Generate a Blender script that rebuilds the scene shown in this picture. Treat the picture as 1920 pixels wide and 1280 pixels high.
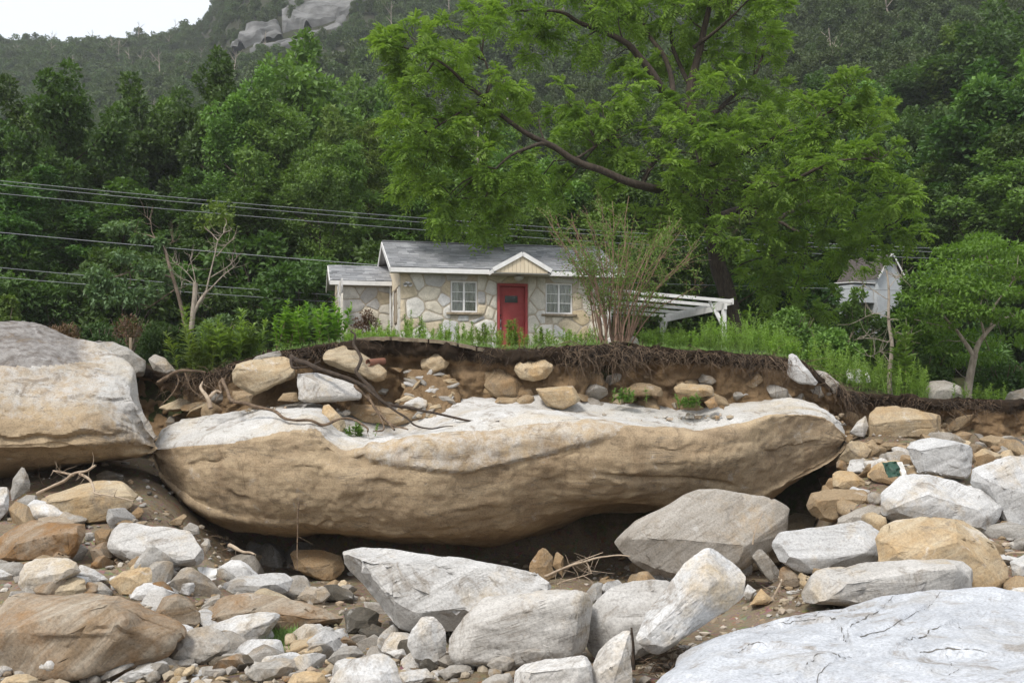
import bpy, bmesh, math, random
import numpy as np
from mathutils import Vector, Matrix

for _o in list(bpy.data.objects):
    bpy.data.objects.remove(_o)
SC = bpy.context.scene
COL = SC.collection
R = math.radians

# ---------------------------------------------------------------- camera
F, HOR, CZ = 2000.0, 755.0, 3.0          # focal length and horizon row in photo pixels, eye height
cam_d = bpy.data.cameras.new('camera')
cam_d.sensor_width = 36.0
cam_d.lens = 36.0 * F / 1920.0
cam_d.shift_y = (HOR - 640.0) / 1920.0
cam_d.clip_start, cam_d.clip_end = 0.1, 4000.0
cam = bpy.data.objects.new('camera', cam_d)
cam.location = (0, 0, CZ)
cam.rotation_euler = (R(90), 0, 0)
COL.objects.link(cam)
SC.camera = cam

# ---------------------------------------------------------------- sky, sun, exposure
SUN_EL, SUN_AZ = R(52), R(214)           # azimuth clockwise from +Y: behind the camera, to the left
w = bpy.data.worlds.new('World'); SC.world = w; w.use_nodes = True
wn = w.node_tree; wn.nodes.clear()
sky = wn.nodes.new('ShaderNodeTexSky'); sky.sky_type = 'NISHITA'; sky.sun_disc = False
sky.sun_elevation = SUN_EL; sky.sun_rotation = SUN_AZ
sky.air_density = 1.0; sky.dust_density = 3.0; sky.ozone_density = 1.0
bg = wn.nodes.new('ShaderNodeBackground'); bg.inputs[1].default_value = 0.14
wo = wn.nodes.new('ShaderNodeOutputWorld')
veil = wn.nodes.new('ShaderNodeMixRGB'); veil.inputs[0].default_value = 0.82     # even high overcast over the clear sky
veil.inputs[2].default_value = (4.9, 5.1, 5.4, 1)
wn.links.new(sky.outputs[0], veil.inputs[1]); wn.links.new(veil.outputs[0], bg.inputs[0]); wn.links.new(bg.outputs[0], wo.inputs[0])
sun_d = bpy.data.lights.new('sun', 'SUN'); sun_d.energy = 2.0; sun_d.angle = R(14); sun_d.color = (1.0, 0.97, 0.92)
sun = bpy.data.objects.new('sun', sun_d); COL.objects.link(sun)
sdir = Vector((math.sin(SUN_AZ) * math.cos(SUN_EL), math.cos(SUN_AZ) * math.cos(SUN_EL), math.sin(SUN_EL)))
sun.rotation_euler = sdir.to_track_quat('Z', 'Y').to_euler()
sun.location = (-20, -30, 60)
SC.view_settings.view_transform = 'Standard'; SC.view_settings.look = 'None'
SC.view_settings.gamma = 1.0; SC.view_settings.use_curve_mapping = False
SC.view_settings.exposure = 0.76
SC.cycles.use_denoising = True
SC.cycles.max_bounces = 7; SC.cycles.diffuse_bounces = 3; SC.cycles.glossy_bounces = 2
SC.cycles.transmission_bounces = 4; SC.cycles.volume_bounces = 1; SC.cycles.transparent_max_bounces = 6
SC.cycles.sample_clamp_indirect = 6.0

# ---------------------------------------------------------------- small helpers
def P(px, row, Y):
    return (( px - 960.0) / F * Y, Y, CZ + (HOR - row) / F * Y)

def tag(o, label=None, cat=None, group=None, kind=None):
    if label: o['label'] = label
    if cat: o['category'] = cat
    if group: o['group'] = group
    if kind: o['kind'] = kind
    return o

def thing(name, label, cat, loc, rz=0.0, group=None):
    o = bpy.data.objects.new(name, None); COL.objects.link(o)
    o.location = loc; o.rotation_euler = (0, 0, rz); o.empty_display_size = 0.2
    return tag(o, label, cat, group)

def link(name, me, mat, parent=None, loc=None, rot=None):
    o = bpy.data.objects.new(name, me); COL.objects.link(o)
    if mat is not None and not me.materials: me.materials.append(mat)
    if parent is not None: o.parent = parent
    if loc is not None: o.location = loc
    if rot is not None: o.rotation_euler = rot
    return o

def np_mesh(name, V, Fq, smooth=False):
    """V (n,3), Fq (m,k) all faces with k corners"""
    V = np.asarray(V, np.float32); Fq = np.asarray(Fq, np.int32)
    me = bpy.data.meshes.new(name)
    k = Fq.shape[1]
    me.vertices.add(len(V)); me.vertices.foreach_set('co', V.ravel())
    me.loops.add(Fq.size); me.loops.foreach_set('vertex_index', Fq.ravel())
    me.polygons.add(len(Fq)); me.polygons.foreach_set('loop_start', np.arange(0, Fq.size, k, dtype=np.int32))
    me.polygons.foreach_set('use_smooth', np.full(len(Fq), smooth))
    me.update(calc_edges=True); me.validate()
    return me

def py_mesh(name, V, Fc, smooth=False):
    me = bpy.data.meshes.new(name); me.from_pydata([tuple(v) for v in V], [], [tuple(f) for f in Fc])
    if smooth: me.polygons.foreach_set('use_smooth', [True] * len(me.polygons))
    me.update(); return me

def boxes(bs):
    """list of (x0,x1,y0,y1,z0,z1) -> V, F"""
    V, Fc = [], []
    for (x0, x1, y0, y1, z0, z1) in bs:
        b = len(V)
        V += [(x0,y0,z0),(x1,y0,z0),(x1,y1,z0),(x0,y1,z0),(x0,y0,z1),(x1,y0,z1),(x1,y1,z1),(x0,y1,z1)]
        Fc += [(b,b+3,b+2,b+1),(b+4,b+5,b+6,b+7),(b,b+1,b+5,b+4),(b+1,b+2,b+6,b+5),(b+2,b+3,b+7,b+6),(b+3,b,b+4,b+7)]
    return V, Fc

def box_obj(name, bs, mat, parent=None, loc=None, rot=None, bev=0.0):
    V, Fc = boxes(bs if isinstance(bs[0], (tuple, list)) else [bs])
    me = py_mesh(name, V, Fc)
    if bev:
        bm = bmesh.new(); bm.from_mesh(me)
        bmesh.ops.bevel(bm, geom=bm.edges[:], offset=bev, segments=1, affect='EDGES'); bm.to_mesh(me); bm.free()
    return link(name, me, mat, parent, loc, rot)

def beam(p0, p1, w_, h_):
    """box along p0-p1, width w_ (horizontal), height h_ -> V,F"""
    p0, p1 = Vector(p0), Vector(p1); d = (p1 - p0).normalized()
    up = Vector((0, 0, 1)) if abs(d.z) < 0.95 else Vector((0, 1, 0))
    s = d.cross(up).normalized() * w_ / 2; u = s.cross(d).normalized() * h_ / 2
    V = [p0-s-u, p0+s-u, p0+s+u, p0-s+u, p1-s-u, p1+s-u, p1+s+u, p1-s+u]
    return V, [(0,1,2,3),(7,6,5,4),(0,4,5,1),(1,5,6,2),(2,6,7,3),(3,7,4,0)]

# --- value noise in numpy
def _hash(ix, iy, iz, seed):
    h = (ix.astype(np.int64) * 374761393 + iy.astype(np.int64) * 668265263 + iz.astype(np.int64) * 2147483647 + seed * 974711) & 0xffffffff
    h = ((h ^ (h >> 13)) * 1274126177) & 0xffffffff
    h = ((h ^ (h >> 16)) * 2246822519) & 0xffffffff
    return ((h ^ (h >> 15)) & 0xffff) / 65535.0 * 2 - 1
def noise(p, seed=0):
    p = np.asarray(p, float); i = np.floor(p); f = p - i; u = f * f * f * (f * (f * 6 - 15) + 10)
    i = i.astype(np.int64); x, y, z = i[:, 0], i[:, 1], i[:, 2]
    def c(a, b, d): return _hash(x + a, y + b, z + d, seed)
    l = lambda a, b, t: a + (b - a) * t
    return l(l(l(c(0,0,0), c(1,0,0), u[:,0]), l(c(0,1,0), c(1,1,0), u[:,0]), u[:,1]),
             l(l(c(0,0,1), c(1,0,1), u[:,0]), l(c(0,1,1), c(1,1,1), u[:,0]), u[:,1]), u[:,2])
def fbm(p, octv=4, seed=0, gain=0.5, lac=2.03):
    p = np.asarray(p, float); s = 0; a = 1.0
    for k in range(octv):
        s = s + a * noise(p * lac ** k + 17.3 * k, seed + k); a *= gain
    return s
def sstep(x, a, b):
    t = np.clip((np.asarray(x, float) - a) / (b - a), 0, 1); return t * t * (3 - 2 * t)

def tube(pts, rad, sides=6, cap=True):
    pts = np.asarray(pts, float); n = len(pts); rad = np.broadcast_to(rad, (n,)).astype(float)
    T = np.gradient(pts, axis=0); T /= np.linalg.norm(T, axis=1, keepdims=True) + 1e-9
    up = np.array([0, 0, 1.0]) if abs(T[:, 2]).mean() < 0.85 else np.array([1.0, 0, 0])
    A = np.cross(T, up); A /= np.linalg.norm(A, axis=1, keepdims=True) + 1e-9; B = np.cross(T, A)
    an = np.arange(sides) / sides * 2 * math.pi
    V = (pts[:, None, :] + rad[:, None, None] * (np.cos(an)[None, :, None] * A[:, None, :] + np.sin(an)[None, :, None] * B[:, None, :])).reshape(-1, 3)
    i = np.arange(n - 1)[:, None] * sides; j = np.arange(sides)[None, :]; j2 = (j + 1) % sides
    Fq = np.stack([i + j, i + j2, i + sides + j2, i + sides + j], -1).reshape(-1, 4)
    return V, Fq

class Bag:
    """collects quads"""
    def __init__(s): s.V, s.F, s.n = [], [], 0
    def add(s, V, Fq):
        V = np.asarray(V, float); Fq = np.asarray(Fq, int)
        s.V.append(V); s.F.append(Fq + s.n); s.n += len(V)
    def mesh(s, name, smooth=True): return np_mesh(name, np.concatenate(s.V), np.concatenate(s.F), smooth)

def spline(pts, n):
    """Catmull-Rom through pts (k,d) -> n samples"""
    p = np.asarray(pts, float)
    if len(p) == 2: return p[0] + (p[1] - p[0]) * np.linspace(0, 1, n)[:, None]
    q = np.concatenate([[2*p[0]-p[1]], p, [2*p[-1]-p[-2]]]); t = np.linspace(0, len(p) - 1 - 1e-6, n)
    i = t.astype(int); f = (t - i)[:, None]
    a, b, c, d = q[i], q[i+1], q[i+2], q[i+3]
    return 0.5 * ((2*b) + (-a+c)*f + (2*a-5*b+4*c-d)*f*f + (-a+3*b-3*c+d)*f**3)

def wobble(pts, amp, rng, freq=3.0):
    p = np.asarray(pts, float); o = rng.uniform(0, 100, 3); L = np.cumsum(np.r_[0, np.linalg.norm(np.diff(p, axis=0), axis=1)])
    q = np.stack([L * freq, L * 0 + o[0], L * 0 + o[1]], 1)
    d = np.stack([noise(q, 1), noise(q, 2), noise(q, 3)], 1); d[0] = 0
    return p + d * amp
# ---------------------------------------------------------------- materials
class NT:
    def __init__(s, name):
        s.m = bpy.data.materials.new(name); s.m.use_nodes = True; s.t = s.m.node_tree; s.t.nodes.clear()
        s.out = s.n('OutputMaterial')
    def n(s, typ, ins=None, **pr):
        nd = s.t.nodes.new('ShaderNode' + typ)
        for k, v in pr.items(): setattr(nd, k, v)
        for k, v in (ins or {}).items():
            if isinstance(v, bpy.types.NodeSocket): s.t.links.new(v, nd.inputs[k])
            else: nd.inputs[k].default_value = v
        return nd
    def mix(s, fac, a, b, mode='MIX'):
        nd = s.n('MixRGB', blend_type=mode)
        for k, v in ((0, fac), (1, a), (2, b)):
            if isinstance(v, bpy.types.NodeSocket): s.t.links.new(v, nd.inputs[k])
            else: nd.inputs[k].default_value = v if not isinstance(v, tuple) or len(v) == 4 else (*v, 1)
        return nd.outputs[0]
    def ramp(s, fac, stops, interp='LINEAR'):
        nd = s.n('ValToRGB', {0: fac}); cr = nd.color_ramp; cr.interpolation = interp
        while len(cr.elements) < len(stops): cr.elements.new(0.5)
        for e, (p, c) in zip(cr.elements, stops):
            e.position = p; e.color = (c, c, c, 1) if not isinstance(c, tuple) else (*c, 1)
        return nd.outputs[0]
    def math(s, op, a, b=0.0, clamp=False):
        nd = s.n('Math', operation=op, use_clamp=clamp)
        for k, v in ((0, a), (1, b)):
            if isinstance(v, bpy.types.NodeSocket): s.t.links.new(v, nd.inputs[k])
            else: nd.inputs[k].default_value = v
        return nd.outputs[0]
    def noise(s, vec, scale, detail=4.0, rough=0.55, dist=0.0):
        return s.n('TexNoise', {'Vector': vec, 'Scale': scale, 'Detail': detail, 'Roughness': rough, 'Distortion': dist}).outputs[0]
    def surf(s, col, rough=0.85, normal=None, spec=0.25, **kw):
        ins = {'Base Color': col if isinstance(col, bpy.types.NodeSocket) else (*col, 1), 'Roughness': rough, 'Specular IOR Level': spec}
        if normal is not None: ins['Normal'] = normal
        ins.update(kw)
        b = s.n('BsdfPrincipled', ins); s.t.links.new(b.outputs[0], s.out.inputs[0]); return s.m
    def bump(s, h, strength=0.5, dist=0.02, normal=None):
        ins = {'Height': h, 'Strength': strength, 'Distance': dist}
        if normal is not None: ins['Normal'] = normal
        return s.n('Bump', ins).outputs[0]

def objvec(t, rotate=True):
    tc = t.n('TexCoord'); oi = t.n('ObjectInfo')
    off = t.n('VectorMath', {0: oi.outputs['Random'], 1: (37.0, 91.0, 53.0)}, operation='MULTIPLY').outputs[0]
    if rotate:
        # tilt of the layering, different for every stone
        rr = t.n('VectorMath', {0: off, 1: (0.013, 0.009, 0.05)}, operation='MULTIPLY').outputs[0]
        v = t.n('VectorRotate', {'Vector': tc.outputs['Object'], 'Rotation': rr}, rotation_type='EULER_XYZ').outputs[0]
    else: v = tc.outputs['Object']
    return t.n('VectorMath', {0: v, 1: off}, operation='ADD').outputs[0], oi

def rock_mat(name, ca, cb, cst, st_lo, st_hi, dark=(0.20, 0.165, 0.125), vstain=False, layer=5.0, veins=0.5):
    """ca, cb: layered stone colours; cst: soil/iron stain, between the noise levels st_lo and st_hi"""
    t = NT(name); v, oi = objvec(t, not vstain)
    vl = t.n('Mapping', {'Vector': v, 'Scale': (0.55, 0.55, layer)}).outputs[0]
    lay = t.noise(vl, 1.3, 7, 0.62, 0.6)
    big = t.noise(v, 0.75, 6, 0.6, 0.4)
    med = t.noise(v, 4.5, 6, 0.65, 0.3)
    fine = t.noise(v, 30.0, 5, 0.75)
    col = t.mix(t.ramp(lay, [(0.36, 0.0), (0.64, 1.0)]), ca, cb)
    stf = t.math('ADD', t.math('MULTIPLY', big, 0.75), t.math('MULTIPLY', med, 0.25))
    col = t.mix(t.ramp(stf, [(st_lo, 0.0), (st_hi, 1.0)]), col, cst)
    if not vstain: col = t.mix(t.math('MULTIPLY', t.math('FRACT', t.math('MULTIPLY', oi.outputs['Random'], 13.7)), 0.22), col, cst)     # some stones are more soil-stained than others
    if vstain:
        at = t.n('Attribute', attribute_name='stain')
        sep = t.n('SeparateColor', {0: at.outputs['Color']})
        rag = t.math('ADD', sep.outputs[0], t.math('MULTIPLY', t.math('SUBTRACT', med, 0.5), 0.7))
        tanf = t.ramp(rag, [(0.36, 0.0), (0.66, 1.0)])
        tan = t.mix(t.ramp(big, [(0.35, 0.0), (0.65, 1.0)]), (0.405, 0.305, 0.19), (0.275, 0.198, 0.122))
        tan = t.mix(t.ramp(lay, [(0.3, 0.0), (0.7, 0.55)]), tan, (0.45, 0.36, 0.24))
        col = t.mix(tanf, col, tan)
        # water streaks running down the face
        vs = t.n('Mapping', {'Vector': v, 'Scale': (1.2, 0.6, 0.12)}).outputs[0]
        stk = t.ramp(t.noise(vs, 1.6, 5, 0.6, 0.5), [(0.50, 0.0), (0.62, 1.0)])
        col = t.mix(t.math('MULTIPLY', stk, t.math('MULTIPLY', sep.outputs[1], 0.34)), col, (0.16, 0.10, 0.055))
        # lichen-grey weathered cap
        grey = t.mix(t.ramp(med, [(0.42, 0.0), (0.62, 1.0)]), (0.30, 0.28, 0.26), (0.15, 0.13, 0.115))
        rag2 = t.math('ADD', sep.outputs[2], t.math('MULTIPLY', t.math('SUBTRACT', big, 0.5), 0.6))
        col = t.mix(t.ramp(rag2, [(0.42, 0.0), (0.60, 1.0)]), col, grey)
    # thin dark seams along the layers
    seam = t.noise(t.n('Mapping', {'Vector': v, 'Scale': (0.35, 0.35, layer * 0.8)}).outputs[0], 1.7, 5, 0.6, 1.2)
    sl = t.ramp(t.math('ABSOLUTE', t.math('SUBTRACT', seam, 0.5)), [(0.0, 1.0), (0.016, 0.0)])
    patch = t.ramp(t.noise(v, 1.6, 3, 0.5), [(0.47, 0.0), (0.6, 1.0)])
    seamf = t.math('MULTIPLY', t.math('MULTIPLY', sl, patch), veins)
    col = t.mix(seamf, col, dark)
    cr_ = t.n('Attribute', attribute_name='painted_crack'); col = t.mix(cr_.outputs['Fac'], col, (0.07, 0.06, 0.05))
    blot = t.noise(v, 2.1, 7, 0.7, 0.8)                         # grey-brown blotches and mud splashes
    col = t.mix(t.ramp(blot, [(0.54, 0.0), (0.65, 0.65)]), col, dark if not vstain else (0.17, 0.125, 0.08))
    col = t.mix(t.ramp(blot, [(0.30, 0.4), (0.40, 0.0)]), col, (0.60, 0.59, 0.57))
    sp = t.ramp(fine, [(0.28, 0.50), (0.50, 0.95), (0.72, 1.25)])
    col = t.mix(0.85, col, sp, 'MULTIPLY')
    hv = t.n('HueSaturation', {'Value': t.math('ADD', 0.86, t.math('MULTIPLY', oi.outputs['Random'], 0.26)), 'Color': col}).outputs[0]
    h = t.math('ADD', t.math('MULTIPLY', lay, 0.9), t.math('MULTIPLY', med, 0.7))
    h = t.math('SUBTRACT', h, t.math('MULTIPLY', seamf, 0.5))
    n1 = t.bump(h, 0.5, 0.05)
    n2 = t.bump(fine, 0.45, 0.015, n1)
    return t.surf(hv, 0.88, n2, 0.2)

M = {}
M['w'] = rock_mat('pale_granite', (0.54, 0.535, 0.525), (0.41, 0.405, 0.395), (0.42, 0.33, 0.21), 0.52, 0.68)
M['g'] = rock_mat('grey_gneiss', (0.36, 0.345, 0.32), (0.24, 0.225, 0.20), (0.31, 0.23, 0.14), 0.53, 0.68)
M['y'] = rock_mat('ochre_gneiss', (0.45, 0.38, 0.27), (0.37, 0.285, 0.18), (0.38, 0.25, 0.12), 0.48, 0.66)
M['t'] = rock_mat('tan_gneiss', (0.32, 0.245, 0.155), (0.235, 0.17, 0.10), (0.27, 0.17, 0.085), 0.48, 0.66)
M['b'] = rock_mat('rust_stained_gneiss', (0.34, 0.30, 0.24), (0.21, 0.155, 0.10), (0.22, 0.125, 0.055), 0.44, 0.58)
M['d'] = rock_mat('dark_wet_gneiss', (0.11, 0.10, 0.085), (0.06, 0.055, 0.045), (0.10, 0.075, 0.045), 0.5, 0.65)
M['boulder'] = rock_mat('stained_boulder_gneiss', (0.54, 0.525, 0.50), (0.44, 0.42, 0.385), (0.44, 0.37, 0.27), 0.50, 0.70, vstain=True, layer=3.0, veins=0.8)
M['front'] = rock_mat('blue_white_granite', (0.47, 0.485, 0.51), (0.365, 0.378, 0.40), (0.34, 0.32, 0.29), 0.52, 0.72, vstain=False, layer=2.0, veins=0.25)

def soil_mat():
    t = NT('soil'); tc = t.n('TexCoord'); v = tc.outputs['Object']
    a = t.noise(v, 0.8, 6, 0.6); b = t.noise(v, 7.0, 7, 0.7); c = t.noise(v, 40.0, 4, 0.7)
    col = t.mix(t.ramp(a, [(0.38, 0.0), (0.62, 1.0)]), (0.20, 0.128, 0.066), (0.30, 0.205, 0.118))
    at = t.n('Attribute', attribute_name='humus')
    hum = t.math('ADD', at.outputs['Fac'], t.math('MULTIPLY', t.math('SUBTRACT', b, 0.5), 0.9))
    col = t.mix(t.ramp(hum, [(0.35, 0.0), (0.6, 1.0)]), col, (0.040, 0.027, 0.017))
    col = t.mix(0.8, col, t.ramp(b, [(0.25, 0.55), (0.7, 1.15)]), 'MULTIPLY')
    col = t.mix(0.6, col, t.ramp(c, [(0.3, 0.6), (0.7, 1.2)]), 'MULTIPLY')
    n1 = t.bump(b, 0.9, 0.10); n2 = t.bump(c, 0.7, 0.03, n1)
    return t.surf(col, 0.95, n2, 0.1)
M['soil'] = soil_mat()

def ground_mat():
    t = NT('riverbed_and_terrace'); g = t.n('NewGeometry'); v = g.outputs['Position']
    a = t.noise(v, 0.35, 6, 0.6); b = t.noise(v, 5.0, 7, 0.7); c = t.noise(v, 30.0, 5, 0.7)
    vor = t.n('TexVoronoi', {'Vector': v, 'Scale': 14.0, 'Randomness': 1.0})
    sand = t.mix(t.ramp(a, [(0.4, 0.0), (0.6, 1.0)]), (0.17, 0.125, 0.08), (0.27, 0.215, 0.15))
    peb = t.mix(0.5, sand, vor.outputs['Color'], 'SOFT_LIGHT')
    sand = t.mix(t.ramp(b, [(0.45, 0.0), (0.6, 0.8)]), sand, peb)
    at = t.n('Attribute', attribute_name='turf')
    litter = t.mix(t.ramp(b, [(0.4, 0.0), (0.62, 1.0)]), (0.045, 0.034, 0.020), (0.055, 0.075, 0.022))
    rag = t.math('ADD', at.outputs['Fac'], t.math('MULTIPLY', t.math('SUBTRACT', b, 0.5), 0.5))
    col = t.mix(t.ramp(rag, [(0.4, 0.0), (0.6, 1.0)]), sand, litter)
    col = t.mix(0.7, col, t.ramp(c, [(0.3, 0.6), (0.7, 1.2)]), 'MULTIPLY')
    n1 = t.bump(b, 0.8, 0.12); n2 = t.bump(c, 0.6, 0.03, n1)
    return t.surf(col, 0.95, n2, 0.1)
M['ground'] = ground_mat()

def simple(name, c, rough=0.7, var=0.0, scale=8.0, bump=0.0, spec=0.3, c2=None, stretch=(1, 1, 1), **kw):
    t = NT(name); v, oi = objvec(t, False)
    v = t.n('Mapping', {'Vector': v, 'Scale': stretch}).outputs[0]
    nz = t.noise(v, scale, 6, 0.65)
    col = t.mix(t.ramp(nz, [(0.35, 0.0), (0.65, 1.0)]), c, c2 or tuple(x * (1 - var) for x in c))
    nr = t.bump(nz, bump, 0.02) if bump else None
    return t.surf(col, rough, nr, spec, **kw)
M['forest_floor'] = simple('forest_floor', (0.030, 0.035, 0.015), 0.95, scale=0.3, c2=(0.022, 0.02, 0.010))
M['cliff'] = simple('grey_cliff', (0.20, 0.197, 0.19), 0.9, scale=0.10, c2=(0.07, 0.069, 0.065), bump=1.0, stretch=(1, 1, 3))
M['bark'] = simple('dark_bark', (0.075, 0.058, 0.042), 0.95, scale=7.0, c2=(0.028, 0.021, 0.016), bump=1.0, stretch=(2, 2, 0.4))
M['bark2'] = simple('grey_brown_bark', (0.20, 0.155, 0.115), 0.95, scale=7.0, c2=(0.10, 0.075, 0.055), bump=1.0, stretch=(2, 2, 0.4))
M['palebark'] = simple('pale_bare_bark', (0.36, 0.31, 0.25), 0.9, scale=6.0, c2=(0.19, 0.155, 0.12), bump=0.6, stretch=(2, 2, 0.6))
M['twig'] = simple('brown_twig', (0.30, 0.20, 0.14), 0.9, scale=10.0, c2=(0.19, 0.115, 0.08))
M['root'] = simple('dark_root', (0.026, 0.019, 0.014), 0.95, scale=9.0, c2=(0.065, 0.046, 0.032), bump=0.6)
M['root2'] = simple('weathered_root', (0.20, 0.14, 0.09), 0.9, scale=5.0, c2=(0.07, 0.047, 0.031), bump=0.8, stretch=(1, 3, 3))
M['drift'] = simple('bleached_driftwood', (0.42, 0.34, 0.25), 0.9, scale=6.0, c2=(0.27, 0.20, 0.14), bump=0.5)
M['white'] = simple('white_paint', (0.72, 0.71, 0.69), 0.55, scale=5.0, c2=(0.62, 0.605, 0.58), bump=0.08)
M['cream'] = simple('cream_siding_paint', (0.66, 0.57, 0.42), 0.7, scale=5.0, c2=(0.58, 0.48, 0.34), stretch=(3, 3, 0.6))
M['soffit'] = simple('grey_white_soffit', (0.55, 0.53, 0.50), 0.7, scale=3.0, c2=(0.46, 0.44, 0.41))
M['red'] = simple('weathered_red_paint', (0.34, 0.062, 0.058), 0.6, scale=4.0, c2=(0.28, 0.044, 0.043), bump=0.1)
M['mortar'] = simple('tan_mortar', (0.46, 0.40, 0.32), 0.95, scale=14.0, c2=(0.34, 0.29, 0.22), bump=0.6)
M['metal'] = simple('dull_metal', (0.42, 0.42, 0.41), 0.4, scale=20.0, var=0.2, Metallic=0.8)
M['lampglass'] = simple('frosted_lamp_glass', (0.40, 0.38, 0.34), 0.4, scale=20.0, var=0.2)
M['cable'] = simple('grey_cable', (0.23, 0.24, 0.25), 0.6, scale=3.0, var=0.2)
M['crack_shade'] = simple('painted_crack_shade', (0.16, 0.15, 0.135), 1.0, scale=12.0, var=0.5)  # for the slab's crack strips: shade inside a crack given as dark colour
M['concrete'] = simple('dirty_concrete', (0.30, 0.25, 0.18), 0.95, scale=9.0, c2=(0.19, 0.145, 0.095), bump=0.9)
M['clay'] = simple('clay_pipe', (0.22, 0.10, 0.065), 0.7, scale=12.0, var=0.3)
M['dark'] = simple('dark_interior', (0.012, 0.012, 0.012), 0.9, scale=3.0, var=0.2)
M['plastic_white'] = simple('dirty_white_sheet', (0.68, 0.67, 0.65), 0.6, scale=9.0, c2=(0.5, 0.48, 0.44))
M['plastic_green'] = simple('dark_green_sheet', (0.03, 0.075, 0.05), 0.45, scale=9.0, var=0.3)
M['wood'] = simple('weathered_post_wood', (0.30, 0.24, 0.17), 0.9, scale=9.0, c2=(0.2, 0.15, 0.1), stretch=(3, 3, 0.4), bump=0.4)
M['tin'] = simple('white_tin_siding', (0.50, 0.52, 0.53), 0.5, scale=2.0, var=0.15)
M['brownroof'] = simple('brown_metal_roof', (0.09, 0.075, 0.068), 0.7, scale=2.0, var=0.3)

def wallstone():
    t = NT('house_wall_stone'); v, oi = objvec(t, True)
    r = oi.outputs['Random']
    base = t.ramp(r, [(0.0, (0.60, 0.56, 0.48)), (0.22, (0.64, 0.58, 0.47)), (0.40, (0.58, 0.49, 0.35)), (0.53, (0.68, 0.65, 0.59)), (0.70, (0.47, 0.455, 0.435)), (0.84, (0.58, 0.565, 0.54)), (0.95, (0.52, 0.42, 0.27))], 'CONSTANT')
    a = t.noise(v, 4.0, 6, 0.65, 0.5); c = t.noise(v, 28.0, 5, 0.7)
    col = t.mix(0.75, base, t.ramp(a, [(0.3, 0.68), (0.7, 1.15)]), 'MULTIPLY')
    col = t.mix(0.7, col, t.ramp(c, [(0.3, 0.72), (0.7, 1.12)]), 'MULTIPLY')
    n = t.bump(c, 0.5, 0.02, t.bump(a, 0.7, 0.05))
    return t.surf(col, 0.9, n, 0.2)
M['wallstone'] = wallstone()

def shingle():
    t = NT('grey_asphalt_shingle'); g = t.n('NewGeometry'); oi = t.n('ObjectInfo'); tc = t.n('TexCoord')
    r = t.math('FRACT', t.math('ADD', oi.outputs['Random'], t.math('MULTIPLY', g.outputs['Random Per Island'], 7.31)))
    col = t.ramp(r, [(0.0, (0.19, 0.195, 0.205)), (0.25, (0.30, 0.305, 0.315)), (0.5, (0.26, 0.26, 0.265)), (0.75, (0.40, 0.402, 0.41)), (1.0, (0.16, 0.165, 0.17))])
    nz = t.noise(g.outputs['Position'], 60.0, 3, 0.7); a = t.noise(g.outputs['Position'], 1.3, 5, 0.6)
    col = t.mix(0.8, col, t.ramp(nz, [(0.3, 0.7), (0.7, 1.2)]), 'MULTIPLY')
    col = t.mix(0.6, col, t.ramp(a, [(0.35, 0.75), (0.65, 1.1)]), 'MULTIPLY')
    return t.surf(col, 0.92, t.bump(nz, 0.5, 0.01), 0.2)
M['shingle'] = shingle()

def leaf_mat(name, ca, cb, trans=0.35, hue_clump=0.6, tcol=None):
    t = NT(name); g = t.n('NewGeometry'); tc = t.n('TexCoord'); oi = t.n('ObjectInfo')
    r = g.outputs['Random Per Island']
    pv = t.n('VectorMath', {0: tc.outputs['Object'], 1: oi.outputs['Location']}, operation='ADD').outputs[0]
    cl = t.noise(pv, 0.55, 3, 0.5)
    f = t.math('ADD', t.math('MULTIPLY', r, 1 - hue_clump), t.math('MULTIPLY', t.ramp(cl, [(0.35, 0.0), (0.65, 1.0)]), hue_clump))
    col = t.mix(f, ca, cb)
    hs = t.n('HueSaturation', {'Hue': t.math('ADD', 0.485, t.math('MULTIPLY', oi.outputs['Random'], 0.03)),
                               'Value': t.math('ADD', 0.85, t.math('MULTIPLY', oi.outputs['Random'], 0.35)), 'Color': col}).outputs[0]
    d = t.n('BsdfPrincipled', {'Base Color': hs, 'Roughness': 0.55, 'Specular IOR Level': 0.35})
    tr = t.n('BsdfTranslucent', {'Color': t.mix(1.0, hs, (1.25, 1.35, 0.55, 1), 'MULTIPLY')})
    mx = t.n('MixShader', {0: trans, 1: d.outputs[0], 2: tr.outputs[0]})
    t.t.links.new(mx.outputs[0], t.out.inputs[0]); return t.m
M['walnut'] = leaf_mat('walnut_leaf', (0.125, 0.220, 0.034), (0.240, 0.360, 0.066), 0.45)
M['leaf_dark'] = leaf_mat('dark_forest_leaf', (0.036, 0.076, 0.016), (0.085, 0.150, 0.030), 0.3)
M['leaf_mid'] = leaf_mat('mid_forest_leaf', (0.075, 0.135, 0.028), (0.160, 0.255, 0.052), 0.3)
M['leaf_feather'] = leaf_mat('feathery_leaf', (0.090, 0.150, 0.030), (0.145, 0.215, 0.046), 0.35)
M['leaf_far'] = leaf_mat('hillside_leaf', (0.052, 0.082, 0.027), (0.090, 0.126, 0.042), 0.25)
M['yew'] = leaf_mat('yew_needle', (0.030, 0.070, 0.014), (0.055, 0.105, 0.020), 0.2, 0.3)
M['weed'] = leaf_mat('bright_weed_leaf', (0.13, 0.185, 0.05), (0.255, 0.375, 0.07), 0.4, 0.6)
M['sapling'] = leaf_mat('bright_sapling_leaf', (0.14, 0.28, 0.04), (0.21, 0.37, 0.06), 0.4, 0.3)
M['lilac'] = leaf_mat('small_bush_leaf', (0.11, 0.19, 0.04), (0.17, 0.26, 0.06), 0.35, 0.3)
M['maple'] = leaf_mat('maple_leaf', (0.080, 0.140, 0.020), (0.145, 0.225, 0.034), 0.4)
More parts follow.
